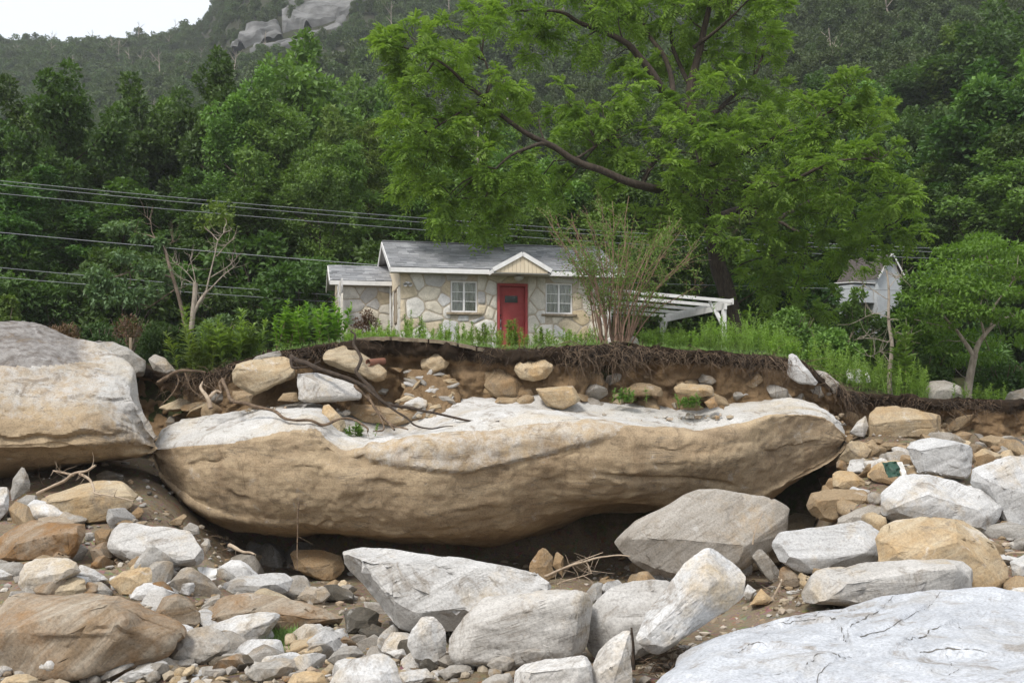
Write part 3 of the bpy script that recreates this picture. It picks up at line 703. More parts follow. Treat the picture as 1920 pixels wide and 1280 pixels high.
# kind, label, outline (photo pixels), options; each stone is stood on the river bed where its foot meets the ground
RT = [
('y','tan-topped pale slab with a bare forked branch lying across it','51,968 59,955 86,926 144,909 184,904 226,903 240,912 259,927 248,949 243,965 226,975 167,985 125,978 69,976 56,977',dict(ridge='86,939 170,929 252,935')),
('w','white rock cut off at the edge beside the upright shard','-25,912 20,913 15,958 0,975 -40,980',{}),
('g','upright pale pointed shard leaning under the weathered grey-capped boulder','25,896 41,876 46,878 57,906 56,919 21,942 19,922',dict(base=950,d=0.9)),
('g','plain grey rock wedged between the upright shard and the tan-topped slab','13,965 20,949 49,927 74,929 66,945 49,973 31,974',{}),
('b','rust-brown rock with grey top in front of the tan-topped slab','-10,1014 30,985 66,975 95,975 148,978 162,981 161,1004 139,1047 98,1050 39,1056 -10,1050',dict(ridge='30,1020 80,1012 130,1000 158,990')),
('w','long clean grey-white slab with a tan lower edge on bare dirt','202,1008 210,998 226,983 253,982 348,996 364,998 377,1014 385,1047 381,1058 331,1068 285,1065 236,1054 217,1040 205,1027',dict(ridge='228,1030 290,1040 341,1050 384,1045',d=0.6)),
('t','small dull brown block standing against the left end of the clean grey-white slab','177,995 190,990 208,993 205,1020 190,1036 177,1020',{}),
('w','white rock with ochre veins and bands behind a leaning ochre flake','46,1057 66,1049 95,1046 128,1047 144,1054 151,1070 141,1080 108,1100 79,1116 49,1113 36,1096 39,1073',dict(ridge='50,1085 90,1080 135,1070')),
('w','low white wedge joined to the right side of the ochre-veined white rock','138,1074 151,1057 177,1067 203,1086 184,1092 150,1088',dict(base=1098)),
('y','leaning ochre flake propped on the ochre-veined white rock','82,1119 121,1086 144,1080 164,1086 167,1109 157,1121 115,1123',{}),
('g','dull grey rock behind the rusty ridge-backed boulder, right of the ochre flake','165,1090 190,1090 213,1108 210,1119 170,1119',{}),
('y','cream-yellow rounded rock below the long clean grey-white slab','202,1090 230,1070 262,1063 282,1062 285,1073 285,1092 262,1112 240,1118 226,1116',{}),
('w','small bright white loaf-shaped rock in front of the cream-yellow rock','240,1122 249,1104 269,1093 290,1092 305,1096 328,1111 305,1122 256,1127',{}),
('w','blue-grey pointed rock beside the crumpled white sheet','306,1095 330,1083 364,1076 376,1087 372,1100 355,1117 328,1110',{}),
('g','small dark-bellied stone under the bright loaf-shaped rock','254,1132 272,1124 294,1131 289,1139 269,1142',{}),
('b','rusty brown peaked rock leaning on the ridge-backed boulder','289,1158 306,1120 335,1111 355,1122 377,1149 379,1168 364,1183 346,1192 325,1185 295,1172',dict(ridge='330,1125 338,1160 335,1180')),
('b','large rusty ridge-backed boulder with grey patches and brown hollows','-60,1160 0,1143 20,1122 46,1116 115,1121 187,1114 223,1116 243,1132 295,1157 315,1165 345,1191 330,1225 260,1250 180,1262 100,1270 0,1285 -60,1285',dict(ridge='0,1185 90,1165 150,1150 205,1128 240,1185',d=0.55,rough=1.6,name='boulder',cat='boulder')),
('w','smooth pale rounded block leaning on the rusty ridge-backed boulder','212,1221 226,1195 249,1185 279,1184 290,1191 290,1218 276,1234 213,1241',{}),
('w','small white wedge between the pale rounded block and the round grey rock','295,1214 312,1190 338,1195 325,1212 300,1222',{}),
('g','round-backed grey rock with rough dark underside','312,1224 331,1201 361,1181 389,1173 413,1185 430,1201 430,1218 417,1231 371,1247 325,1247 312,1237',dict(ridge='335,1222 370,1212 410,1222')),
('w','pointed boat-shaped white slab tilted up over the long brown rock','395,1174 442,1157 487,1148 515,1148 526,1152 520,1165 500,1192 480,1207 437,1214 428,1200 417,1187',dict(ridge='430,1190 470,1178 515,1160')),
('w','long pale slab with grey bands resting on the long brown rock','402,1117 417,1095 450,1080 497,1075 535,1074 549,1087 540,1110 500,1113 462,1114 417,1121',dict(base=1126)),
('b','long low brown rock with dark undercut below the banded pale slab','375,1140 395,1135 425,1117 467,1111 520,1116 575,1127 617,1140 647,1157 640,1170 580,1182 535,1188 470,1180 375,1176',dict(ridge='400,1155 470,1145 560,1155 620,1160',d=0.45)),
('g','grey cube-like stone with brown side at the edge of the sandbar','555,1120 575,1097 612,1100 621,1112 605,1130 587,1133',dict(ridge='585,1108 590,1120')),
('t','flat tan slab lying in the shade right under the huge long boulder','544,1037 552,1031 600,1031 642,1040 648,1064 630,1090 610,1090 575,1080 552,1066',dict(d=0.7)),
('w','big bright white slab tilted like a ship bow in front of the cave','640,1032 667,1023 713,1027 777,1042 847,1057 907,1068 953,1070 970,1066 990,1067 1013,1075 1040,1098 1020,1120 930,1165 860,1185 767,1187 740,1177 723,1165 700,1140 680,1113 667,1090 643,1060',dict(ridge='648,1046 690,1085 735,1125 760,1144 813,1155 870,1160',d=0.55,name='boulder',cat='boulder',base=1215)),
('w','big smooth blue-grey dome rock with a tan right flank','838,1193 853,1160 877,1133 907,1117 983,1105 1013,1100 1057,1105 1093,1102 1110,1113 1113,1130 1107,1173 1100,1207 1090,1235 1033,1250 960,1255 845,1245',dict(ridge='900,1170 1000,1160 1085,1112 1062,1173 1042,1215',d=0.5,name='boulder',cat='boulder',soft=4)),
('w','upright rounded pale pillar stone with ochre streaks','767,1193 768,1177 777,1162 790,1154 813,1155 827,1167 835,1180 837,1220 830,1243 815,1250 773,1240 763,1210',dict(d=0.8,base=1256)),
('b','layered dark-sided block leaning on the smooth blue-grey dome','867,1227 883,1193 917,1157 947,1140 967,1150 982,1170 980,1193 963,1213 947,1227 920,1237 890,1247 870,1237',dict(ridge='953,1160 935,1195 905,1215',base=1258)),
('g','small grey egg-shaped stone below the layered leaning block','912,1247 920,1233 947,1222 963,1225 970,1237 953,1258 927,1258',dict(base=1266)),
('g','low grey stone against the tan flank of the smooth dome','965,1225 987,1207 1027,1205 1042,1220 1040,1238 993,1250',dict(base=1262)),
('w','angular white block with cream top at the foot of the smooth dome','967,1257 983,1242 1020,1233 1093,1230 1107,1243 1118,1273 1124,1330 1040,1345 960,1330',dict(ridge='985,1258 1040,1262 1100,1250')),
('w','tall triangular pale slab with a straight right edge','1107,1255 1120,1220 1147,1193 1170,1178 1182,1180 1186,1290 1140,1320 1104,1310',dict(d=0.9)),
('w','pale boulder with one slanting dark seam, cut by the frame below the pillar stone','617,1277 637,1247 667,1230 700,1224 720,1227 740,1243 752,1280 748,1330 640,1335 605,1310',{}),
('w','smooth white rock between the dome and the tilted white wedge','1090,1215 1103,1150 1125,1112 1180,1092 1255,1090 1290,1120 1250,1200 1190,1240 1120,1250',dict(name='boulder',cat='boulder',soft=4,d=0.6)),
('w','big white wedge-shaped block tilted steeply beside the cracked slab boulder','1188,1205 1217,1140 1258,1087 1286,1055 1319,1026 1343,1024 1367,1042 1392,1063 1404,1083 1400,1112 1380,1124 1335,1156 1302,1181 1274,1205 1233,1227 1200,1220',dict(ridge='1335,1071 1324,1110 1318,1140 1260,1180',d=0.7,name='boulder',cat='boulder',base=1275)),
('g','large grey rock with brown underside leaning against the huge long boulder','1144,1020 1164,1006 1193,977 1258,949 1298,930 1343,928 1392,931 1441,943 1485,959 1470,1000 1440,1034 1400,1066 1340,1086 1262,1090 1213,1080 1172,1060 1144,1034',dict(ridge='1181,1000 1254,1008 1335,1016 1400,1022',d=0.40,name='boulder',cat='boulder',Y=20.0)),
('y','ochre rock with crusty brown side tucked behind a long white block','1416,1014 1441,986 1489,959 1514,965 1552,980 1530,1010 1480,1030 1441,1034 1420,1022',dict(ridge='1450,1000 1490,985 1520,985',base=1052)),
('w','long white block with brown lower front face','1445,1022 1457,998 1538,988 1615,977 1632,988 1652,1006 1650,1042 1638,1053 1607,1055 1546,1071 1514,1081 1493,1073 1461,1051',dict(ridge='1468,1048 1500,1058 1567,1046 1622,1036',base=1088,d=0.6)),
('g','log-shaped weathered stone slanting below the long white block','1398,1024 1408,1018 1424,1026 1449,1055 1461,1071 1457,1099 1441,1087 1416,1055 1400,1034',dict(base=1105,d=0.6)),
('b','small rusty wedge next to the log-shaped stone','1461,1063 1477,1059 1508,1087 1502,1099 1485,1105 1461,1095',{}),
('w','wide flat white slab right behind the cracked slab boulder','1489,1112 1518,1087 1546,1071 1627,1055 1701,1049 1766,1049 1806,1053 1831,1075 1845,1107 1800,1130 1700,1138 1600,1138 1500,1130',dict(ridge='1560,1095 1680,1085 1740,1090 1790,1065',d=0.45,base=1160)),
('y','large ochre-patched white boulder behind the wide flat slab','1640,1010 1650,997 1668,977 1729,969 1810,967 1839,986 1871,1022 1900,1075 1904,1099 1871,1122 1800,1116 1720,1098 1650,1060',dict(ridge='1700,1030 1790,1010 1830,1040 1840,1085',d=0.6,name='boulder',cat='boulder',base=1125)),
('w','big white faceted boulder below a green and white scrap','1650,961 1654,925 1688,894 1741,888 1790,896 1839,917 1881,949 1875,969 1859,998 1822,994 1749,985 1668,980',dict(ridge='1680,950 1740,925 1800,945 1850,960',name='boulder',cat='boulder',base=1005,d=0.6)),
('w','squarish white slab standing on edge with a grey right end','1698,838 1706,827 1743,821 1779,824 1802,827 1824,838 1823,875 1818,900 1793,893 1751,890 1717,888 1709,869',dict(ridge='1715,845 1800,832 1800,880',d=0.5,base=908)),
('w','very broad white slab sloping down off the edge of the frame','1824,881 1872,867 1892,853 1930,850 1990,860 1990,1000 1920,998 1886,987 1877,976 1880,948 1844,926 1821,909',dict(ridge='1850,900 1900,920 1960,930',d=0.6,name='boulder',cat='boulder',base=1000)),
('t','blunt tan rock under the right end of the huge long boulder','1512,947 1522,925 1562,917 1619,919 1638,933 1636,950 1590,968 1560,978 1518,970',dict(ridge='1530,940 1580,935 1630,938')),
('y','yellowish rock sitting on the blunt tan rock','1560,888 1571,882 1599,884 1628,904 1626,919 1562,917',dict(base=925)),
('g','grey split rock with a brown notch above the long white block','1569,971 1607,953 1636,945 1660,951 1668,977 1644,998 1571,988',dict(base=1003)),
('y','long tan block jutting from the low bank, flat on top','1624,796 1627,779 1644,765 1678,760 1714,764 1748,774 1765,779 1766,821 1737,823 1681,824 1630,826',dict(ridge='1640,795 1690,787 1760,783',Y=25.0,d=0.5)),
('t','thin flat stone under the jutting tan block','1644,836 1661,828 1703,830 1700,841 1664,847',{}),
('w','small flat white stone beside the green and white scrap','1616,878 1652,858 1675,868 1667,875 1624,883',{}),
('w','small pale stone left of the flat white stone','1593,869 1605,864 1616,875 1602,885',{}),
('t','brown stone tucked under the tip of the huge long boulder','1568,867 1582,850 1592,861 1592,883 1568,880',dict(base=890)),
('t','shelving tan stone with a broken face at the foot of the low bank','1835,824 1858,815 1906,824 1914,833 1863,844',{}),
('y','yellow-brown humped stone behind the broad sloping slab','1824,853 1844,838 1878,853 1866,870 1827,876',{}),
('t','brown flat stone between the low bank and the squarish slab','1771,819 1807,809 1824,813 1813,830 1779,826',{}),
('w','pale flake leaning on the jutting tan block','1607,791 1624,777 1629,799 1619,822 1591,813',dict(Y=24.9)),
('y','small yellowish stone at the foot of the jutting block','1588,838 1591,827 1616,827 1614,838 1600,842',{}),
('w','smooth grey-white rock behind the cracked slab boulder at the frame edge','1870,1122 1900,1100 1980,1095 1980,1160 1900,1150',dict(base=1165)),
('w','small white rock below the broad sloping slab at the frame edge','1893,1052 1920,1038 1960,1045 1960,1085 1900,1088',{}),
('y','yellow slab with smooth sawn-looking top on the left end of the bank','437,699 445,685 471,676 512,672 542,670 554,695 553,703 512,718 481,733 478,740 462,733 440,718',dict(ridge='446,691 458,705 481,720 552,700',Y=24.9,d=0.7)),
('g','pale flat stone behind the sawn-looking yellow slab','466,680 480,668 525,656 530,668 500,676',dict(Y=25.4)),
('w','bright white angular block perched on the bank among dark roots','555,698 572,697 621,708 662,721 677,734 676,748 634,752 569,754 559,749 557,718',dict(ridge='575,712 600,742 615,728 655,742',Y=24.3,d=0.6)),
('y','pointed yellow slab sticking out of the bank below the concrete path','597,672 606,659 644,646 669,657 691,676 725,695 719,711 706,714 669,700 634,689 603,678',dict(ridge='615,672 660,680 712,705',Y=24.9,d=0.5)),
('t','small tan stone under the sawn-looking yellow slab','434,732 456,731 477,740 471,755 437,752',dict(Y=24.4)),
('t','tan wedge in the dark gap beside the bright white angular block','520,751 531,738 557,734 560,753',dict(Y=24.6)),
('y','finger-shaped yellow shard leaning in the notch of the huge long boulder','600,770 602,761 614,754 625,766 646,785 649,798 642,819 631,823 616,804',dict(Y=23.3,d=0.7)),
('t','long tan stone below the dark root on the bank','641,770 650,754 681,754 728,764 784,776 769,792 737,797 681,791',dict(Y=24.6,d=0.4)),
('w','small bright white stone at the foot of the rubble','756,757 784,743 802,751 800,764 772,768',dict(Y=24.7)),
('y','rounded tan boulder embedded in the bank under the concrete path','787,682 797,657 816,647 837,651 848,667 837,692 806,701 791,695',dict(Y=25.4,d=0.8,soft=5)),
('t','grooved cone-shaped tan stone in the hollow of the bank','906,723 916,701 937,687 962,695 987,723 975,744 931,748',dict(Y=25.4,d=0.9,soft=4)),
('y','rounded pale stone hanging below dark roots in the bank','958,688 971,672 1000,670 1029,672 1040,688 1025,709 1000,715 975,709',dict(Y=25.1,d=0.7,soft=3)),
('y','half-bowl shaped pale block with white top under hanging roots','1002,728 1050,726 1075,722 1092,747 1083,759 1054,768 1025,761',dict(ridge='1012,735 1070,731 1082,745',Y=24.3,d=0.7)),
('t','low tan stone lying on the boulder top left of the half-bowl block','927,757 933,745 971,745 968,760',dict(Y=24.9)),
('t','squarish tan stone touching the half-bowl block','969,749 987,738 1002,743 1000,760 971,759',dict(Y=24.8)),
('t','soil-covered tan rock in the bank right of the hanging roots','1167,732 1187,717 1213,715 1240,727 1247,743 1173,743',dict(Y=25.2,d=0.5)),
('y','flat-bottomed tan rock in the bank below the white timber frame','1263,727 1277,718 1333,723 1343,733 1340,740 1300,747 1267,735',dict(Y=25.0,d=0.6)),
('w','pale slanting slab at the right end of the grassy bank top','1480,660 1493,668 1513,690 1535,717 1530,723 1500,720 1474,704',dict(Y=25.6,d=0.6)),
('g','grey layered rock behind the pale slanting slab','1520,692 1550,698 1573,718 1567,737 1530,748 1520,730',dict(Y=26.0,d=0.6)),
('t','small upright tan stone on the soil below the tall weeds','1320,754 1340,742 1347,762 1330,767',dict(Y=24.7)),
('g','mottled grey rock in the gully beside the grey-capped boulder','277,672 290,664 310,672 330,695 313,702 287,694',dict(Y=26.6)),
('g','low grey mottled rock behind the grey-capped boulder below the wooden stake','165,640 207,636 240,650 273,677 270,705 200,700',dict(Y=27.4,d=0.5)),
('y','flat banded pale slab beyond the green grass tuft','534,1222 550,1202 587,1191 605,1190 652,1195 656,1207 640,1215 600,1225 545,1228',{}),
('y','cream lens-shaped stone in front of the flat banded slab','547,1230 570,1215 600,1209 606,1217 600,1227 565,1243',{}),
('g','speckled grey stone left of the slanting-seam boulder','611,1237 625,1222 642,1211 670,1211 684,1225 660,1240 630,1250',{}),
('g','twisted grey stone with brown crust among the cobbles','460,1262 472,1247 505,1240 530,1232 552,1237 555,1250 540,1267 487,1278 477,1277',{}),
('y','cream rounded stone cut by the frame below the cream lens','535,1284 550,1262 580,1257 605,1262 614,1282 606,1305 540,1308',{}),
('w','pale flake under the pointed boat-shaped slab','425,1230 455,1215 485,1206 500,1215 501,1222 480,1235 440,1238',{}),
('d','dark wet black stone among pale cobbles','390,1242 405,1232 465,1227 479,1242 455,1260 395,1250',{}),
('g','grey pill-shaped cobble below the dark wet stone','366,1256 380,1249 420,1247 433,1255 420,1267 371,1270',{}),
('w','long white finger-shaped cobble','210,1279 230,1263 262,1254 305,1236 315,1242 295,1257 249,1279',{}),
('g','long grey-brown cobble behind the white finger-shaped one','177,1275 197,1254 240,1231 262,1241 230,1257 184,1279',{}),
('b','brown lumpy cobble with orange patch','135,1269 154,1249 177,1237 197,1244 177,1267 144,1275',{}),
('t','flat tan rock with straight edges in front of the rusty ridge-backed boulder','46,1262 82,1241 128,1231 143,1250 128,1266 62,1272',{}),
('y','cream cobble with tan top cut by the corner of the frame','-5,1285 10,1270 43,1260 72,1273 66,1300 0,1305',{}),
('y','small cream three-sided cobble','325,1272 341,1254 364,1245 364,1260 341,1274',{}),
('g','grey stone with pale top between pillar stone and egg-shaped stone','820,1260 843,1247 877,1245 888,1257 860,1269 833,1275',{}),
('w','flat white stone beneath the pillar stone','747,1259 800,1252 817,1270 787,1286 750,1280',{}),
('w','small pale wedge with cream top left of the pillar stone','723,1222 757,1215 763,1229 745,1238',{}),
('g','grey stone cut by the frame left of the angular white block','902,1279 930,1263 957,1260 966,1290 955,1310 905,1310',{}),
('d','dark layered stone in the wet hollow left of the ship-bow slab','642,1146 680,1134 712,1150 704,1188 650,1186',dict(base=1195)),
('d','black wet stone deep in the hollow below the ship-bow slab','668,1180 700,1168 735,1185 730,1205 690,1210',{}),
('t','upright pointed stone standing in the mouth of the cave','992,1055 1017,1023 1037,1043 1036,1080 1023,1096 993,1090',dict(d=0.6)),
('t','small leaning stone behind the upright one in the cave mouth','1036,1060 1043,1033 1057,1043 1056,1085',dict(base=1092)),
('w','small white stone under the tilted white wedge','1392,1116 1402,1093 1419,1106 1406,1127',dict(base=1130)),
('y','small cream wedge at the rim of the cracked slab boulder','1404,1134 1427,1102 1449,1123 1440,1134',dict(base=1140)),
('t','stone with one pale broken face in the shade under the boulder tip','1445,945 1468,906 1482,913 1478,938 1462,952',dict(base=958)),
('t','brown stone in the shade left of the blunt tan rock','1484,930 1500,914 1530,918 1518,938 1490,940',dict(base=950)),
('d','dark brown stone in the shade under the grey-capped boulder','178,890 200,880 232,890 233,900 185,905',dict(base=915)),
('t','small tan rock right of the tan-topped slab','245,962 260,948 272,958 262,972 248,974',dict(base=978)),
('g','pointed grey stone behind the clean grey-white slab','338,998 355,978 372,985 374,1002 350,1006',dict(base=1020)),
('g','broken grey stone at the right end of the clean grey-white slab','376,1020 390,1008 396,1022 386,1040',dict(base=1046)),
('t','brown flat rock beyond the clean grey-white slab in the shade','310,985 345,962 352,968 340,985',dict(base=994)),
('g','grey boulder in the weeds beside the maple trunk','1735,738 1740,716 1770,712 1800,725 1812,745 1780,755 1740,752',dict(Y=29.5)),
('g','pale grey boulder by the hedge right of the maple trunk','1880,755 1892,735 1920,728 1960,738 1965,765 1890,765',dict(Y=30.5)),
('g','rounded stone at the foot of the bare-stemmed bush','1176,645 1184,628 1196,634 1200,650 1180,652',dict(Y=27.4)),
]
for kind, lab, out, op in RT:
    op = dict(op); rock(kind, lab, out, **op)

# --- loose cobbles: individuals, sharing a few shapes
rng = np.random.default_rng(7)
cob = []
for k in range(9):
    pts = rng.normal(size=(26, 3)); pts /= np.linalg.norm(pts, axis=1, keepdims=True)
    pts *= np.array([1.0, rng.uniform(0.6, 0.85), rng.uniform(0.35, 0.6)]) * rng.uniform(0.8, 1.05, (26, 1)) * 0.5
    bm = hull_bm(list(pts)); bm = chip(bm, rng, 3)
    cob.append(finish_rock(bm, 1.0, 900 + k, 0.12, 2, 1.0))
zones = [  # x0, x1, row0, row1, count, size range in photo px, kinds
 (0, 620, 1240, 1280, 62, 14, 52, 'wgywgb'), (380, 560, 985, 1075, 36, 8, 22, 'gtyg'), (140, 300, 975, 1050, 18, 10, 26, 'gtg'), (300, 420, 1060, 1150, 16, 10, 30, 'gwt'),
 (560, 770, 1195, 1275, 30, 14, 40, 'wgyg'), (1400, 1520, 1085, 1130, 14, 8, 22, 'gtw'), (1560, 1720, 828, 905, 40, 9, 28, 'tygt'), (1770, 1920, 780, 870, 36, 10, 34, 'tytg'),
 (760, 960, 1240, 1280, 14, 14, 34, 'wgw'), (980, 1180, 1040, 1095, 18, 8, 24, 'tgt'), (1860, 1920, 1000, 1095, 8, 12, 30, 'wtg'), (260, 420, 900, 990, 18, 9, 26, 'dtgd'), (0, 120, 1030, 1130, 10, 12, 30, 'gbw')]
where = ['in front of the rusty ridge-backed boulder', 'on the dirt slope before the cave', 'beside the clean grey-white slab', 'near the crumpled white sheet', 'around the slanting-seam boulder', 'below the log-shaped stone', 'under the right tip of the huge long boulder', 'at the foot of the low bank', 'below the pillar stone', 'in the mouth of the cave', 'below the broad sloping slab', 'in the gap between the two huge boulders', 'beside the ochre-veined white rock']
for (x0, x1, r0, r1, n, s0, s1, kinds), wh in zip(zones, where):
    for _ in range(n):
        px, rw = rng.uniform(x0, x1), rng.uniform(r0, r1); Y = solve_Y(px, rw); s = (s0 + (s1 - s0) * rng.random() ** 2) / F * Y * 1.1
        x, y, z = P(px, rw, Y); kd = kinds[rng.integers(len(kinds))]
        me = cob[rng.integers(len(cob))]
        ob = bpy.data.objects.new('cobble', me); COL.objects.link(ob)
        ob.location = (x, y, float(bed(x, y)) + 0.10 * s); ob.scale = (s * rng.uniform(.85, 1.2), s * rng.uniform(.8, 1.1), s * rng.uniform(.8, 1.25))
        ob.rotation_euler = (rng.uniform(-.35, .35), rng.uniform(-.35, .35), rng.uniform(0, 6.28))
        if not me.materials: me.materials.append(M['g'])
        ob.material_slots[0].link = 'OBJECT'; ob.material_slots[0].material = M[kd]
        nm = {'w': 'white', 'g': 'grey', 'y': 'cream-yellow', 't': 'tan', 'b': 'rust-brown', 'd': 'dark wet'}[kd]
        tag(ob, 'small loose %s cobble lying %s' % (nm, wh), 'cobble', '%s cobbles %s' % (nm, wh))

# --- middling broken stones filling the gaps
ang_me = []
for k in range(12):
    pts = rng.normal(size=(14, 3)); pts /= np.linalg.norm(pts, axis=1, keepdims=True)
    pts *= np.array([1.0, rng.uniform(0.6, 0.9), rng.uniform(0.4, 0.7)]) * rng.uniform(0.75, 1.1, (14, 1)) * 0.5
    bm = hull_bm(list(pts)); bm = chip(bm, rng, 7); ang_me.append(finish_rock(bm, 1.0, 950 + k, 0.085, 1, 1.0))
MZ = [(0, 300, 960, 1130, 34, 40, 88, 'wgtbg', 'between the ochre-veined rock and the tan-topped slab'), (260, 640, 1040, 1200, 40, 34, 84, 'gwtgy', 'around the long brown rock'), (0, 760, 1195, 1275, 56, 42, 92, 'wgywgb', 'in the cobble field before the rusty boulder'),
      (620, 860, 1120, 1260, 16, 36, 74, 'wgd', 'under the ship-bow slab'), (1380, 1660, 980, 1120, 34, 36, 76, 'wgty', 'around the long white block'), (1560, 1760, 830, 960, 34, 32, 66, 'tytgw', 'above the faceted white boulder'),
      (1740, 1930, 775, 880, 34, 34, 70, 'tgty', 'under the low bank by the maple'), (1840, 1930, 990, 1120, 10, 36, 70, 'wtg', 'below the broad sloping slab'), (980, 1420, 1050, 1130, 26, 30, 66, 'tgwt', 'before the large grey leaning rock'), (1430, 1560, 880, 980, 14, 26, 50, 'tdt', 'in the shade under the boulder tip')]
for (x0, x1, r0, r1, n, s0, s1, kinds, wh) in MZ:
    for _ in range(n):
        px, rw = rng.uniform(x0, x1), rng.uniform(r0, r1); Y = solve_Y(px, rw); s = (s0 + (s1 - s0) * rng.random() ** 1.2) / F * Y * 1.35
        x, y, z = P(px, rw, Y); kd = kinds[rng.integers(len(kinds))]; me = ang_me[rng.integers(len(ang_me))]
        ob = bpy.data.objects.new('broken_stone', me); COL.objects.link(ob)
        ob.location = (x, y, float(bed(x, y)) + 0.08 * s); ob.scale = (s * rng.uniform(.85, 1.25), s * rng.uniform(.8, 1.1), s * rng.uniform(.8, 1.3))
        ob.rotation_euler = (rng.uniform(-.5, .5), rng.uniform(-.5, .5), rng.uniform(0, 6.28))
        if not me.materials: me.materials.append(M['g'])
        ob.material_slots[0].link = 'OBJECT'; ob.material_slots[0].material = M[kd]
        nm = {'w': 'white', 'g': 'grey', 'y': 'cream-yellow', 't': 'tan', 'b': 'rust-brown', 'd': 'dark wet'}[kd]
        tag(ob, 'middling broken %s stone %s' % (nm, wh), 'stone', 'broken %s stones %s' % (nm, wh))
# --- stones stuck in the face of the bank
for (x0, x1, n, wh) in [(560, 740, 10, 'below the pointed yellow slab'), (860, 1010, 16, 'around the grooved cone-shaped stone'), (1080, 1280, 22, 'right of the hanging roots'), (1280, 1520, 30, 'below the spiky weeds'), (1580, 1920, 38, 'in the low bank'), (270, 440, 8, 'in the gully')]:
    for _ in range(n):
        px = rng.uniform(x0, x1); X = (px - 960) / F * 25.7; v_ = rng.uniform(.12, .72); Yb = float(lip(X)) + np.interp(v_, prof_v, prof_d) + .02; ft_ = float(footz(X)) - .45; zz = ft_ + (float(topz(X)) - ft_) * v_
        s = rng.uniform(.32, .95) * (1 if rng.random() < .4 else .55); me = ang_me[rng.integers(len(ang_me))]; ob = bpy.data.objects.new('bank_stone', me); COL.objects.link(ob)
        ob.location = (X, Yb, zz); ob.scale = (s * 1.2, s, s * rng.uniform(.8, 1.3)); ob.rotation_euler = (rng.uniform(-.6, .6), rng.uniform(-.5, .5), rng.uniform(0, 6.28)); kd = 'tytg'[rng.integers(4)]
        ob.material_slots[0].link = 'OBJECT'; ob.material_slots[0].material = M[kd]
        nm = {'g': 'grey', 'y': 'cream-yellow', 't': 'tan'}[kd]; tag(ob, '%s stone stuck in the soil face %s' % (nm, wh), 'stone', '%s stones in the bank %s' % (nm, wh))

# --- gravel
ico = bmesh.new(); bmesh.ops.create_icosphere(ico, subdivisions=1, radius=1.0)
iv = np.array([v.co for v in ico.verts]); ifc = np.array([[v.index for v in f.verts] for f in ico.faces]); ico.free()
N = 9000
px = rng.uniform(-60, 1980, N); row = 775 + (1330 - 775) * rng.random(N) ** 0.9
Yv = np.array([solve_Y(a_, b_) for a_, b_ in zip(px[:1900], row[:1900])])
Xv = (px[:1900] - 960) / F * Yv
Xv = np.concatenate([Xv + rng.normal(0, 0.25, 1900) for _ in range(3)]); Yv = np.concatenate([Yv + rng.normal(0, 0.3, 1900) for _ in range(3)])
# spoil along the foot of the bank, on the boulder top
n2 = 900; xb = rng.uniform(-6.5, 8.0, n2); yb = lip(xb) - 0.25 - np.abs(rng.normal(0, 0.35, n2)); zb = footz(xb) - 0.10 + 0.10 * rng.random(n2)
X = np.r_[Xv, xb]; Yg = np.r_[Yv, yb]; Z = np.r_[bed(Xv, Yv), zb]
s = 0.014 + 0.075 * rng.random(len(X)) ** 2.2
D3 = rng.uniform(0.6, 1.25, (len(X), len(iv), 1)) * np.stack([rng.uniform(.7, 1.4, len(X)), rng.uniform(.7, 1.3, len(X)), rng.uniform(.5, .9, len(X))], -1)[:, None, :]
V = iv[None] * D3 * s[:, None, None] + np.stack([X, Yg, Z + s * 0.3], -1)[:, None, :]
Fq = (ifc[None] + (np.arange(len(X)) * len(iv))[:, None, None]).reshape(-1, 3)
t = NT('gravel'); g = t.n('NewGeometry')
c = t.ramp(g.outputs['Random Per Island'], [(0.0, (0.20, 0.15, 0.10)), (0.3, (0.34, 0.28, 0.20)), (0.6, (0.26, 0.235, 0.205)), (0.85, (0.46, 0.43, 0.38)), (1.0, (0.30, 0.20, 0.11))])
c = t.mix(0.6, c, t.ramp(t.noise(g.outputs['Position'], 50, 3), [(0.3, 0.7), (0.7, 1.2)]), 'MULTIPLY')
M['gravel'] = t.surf(c, 0.95)
tag(link('gravel', np_mesh('gravel', V.reshape(-1, 3), Fq), M['gravel']), 'small mixed gravel and pebbles strewn between the rocks', 'gravel', kind='stuff')
# ---------------------------------------------------------------- cottage (local axes: x along the front, y into the depth, z up)
HO = (-3.45, 33.0, 4.65); HR = R(12)
house = thing('stone_cottage', 'small one-storey stone cottage with grey shingle roof and red front door', 'house', HO, HR)
rng = np.random.default_rng(11)
HW, HD = 6.8, 5.0
DOOR = (3.05, 4.03, -0.02, 2.12); WIN = [(1.57, 2.41, 1.19, 2.16), (4.62, 5.50, 1.19, 2.16)]

def wall_boxes(x0, x1, z0, z1, holes, y0, y1):
    xs = sorted({x0, x1, *[h[0] for h in holes], *[h[1] for h in holes]}); out = []
    for a_, b_ in zip(xs[:-1], xs[1:]):
        m = (a_ + b_) / 2; cut = sorted([(h[2], h[3]) for h in holes if h[0] < m < h[1]]); z = z0
        for c0, c1 in cut:
            if c0 > z: out.append((a_, b_, y0, y1, z, c0))
            z = max(z, c1)
        if z < z1: out.append((a_, b_, y0, y1, z, z1))
    return out
wall = box_obj('wall', wall_boxes(0, HW, -0.7, 2.40, [DOOR] + WIN, 0.0, 0.28), M['mortar'], house)
box_obj('wall', wall_boxes(0.28, HD, -0.7, 2.40, [(0.9, 1.7, 0.9, 2.0)], 0, 0.28) and [(0.0, 0.28, a_, b_, c, d_) for (a_, b_, _, _, c, d_) in wall_boxes(0.28, HD, -0.7, 2.40, [(0.9, 1.7, 0.9, 2.0)], 0, 0)], M['mortar'], house)
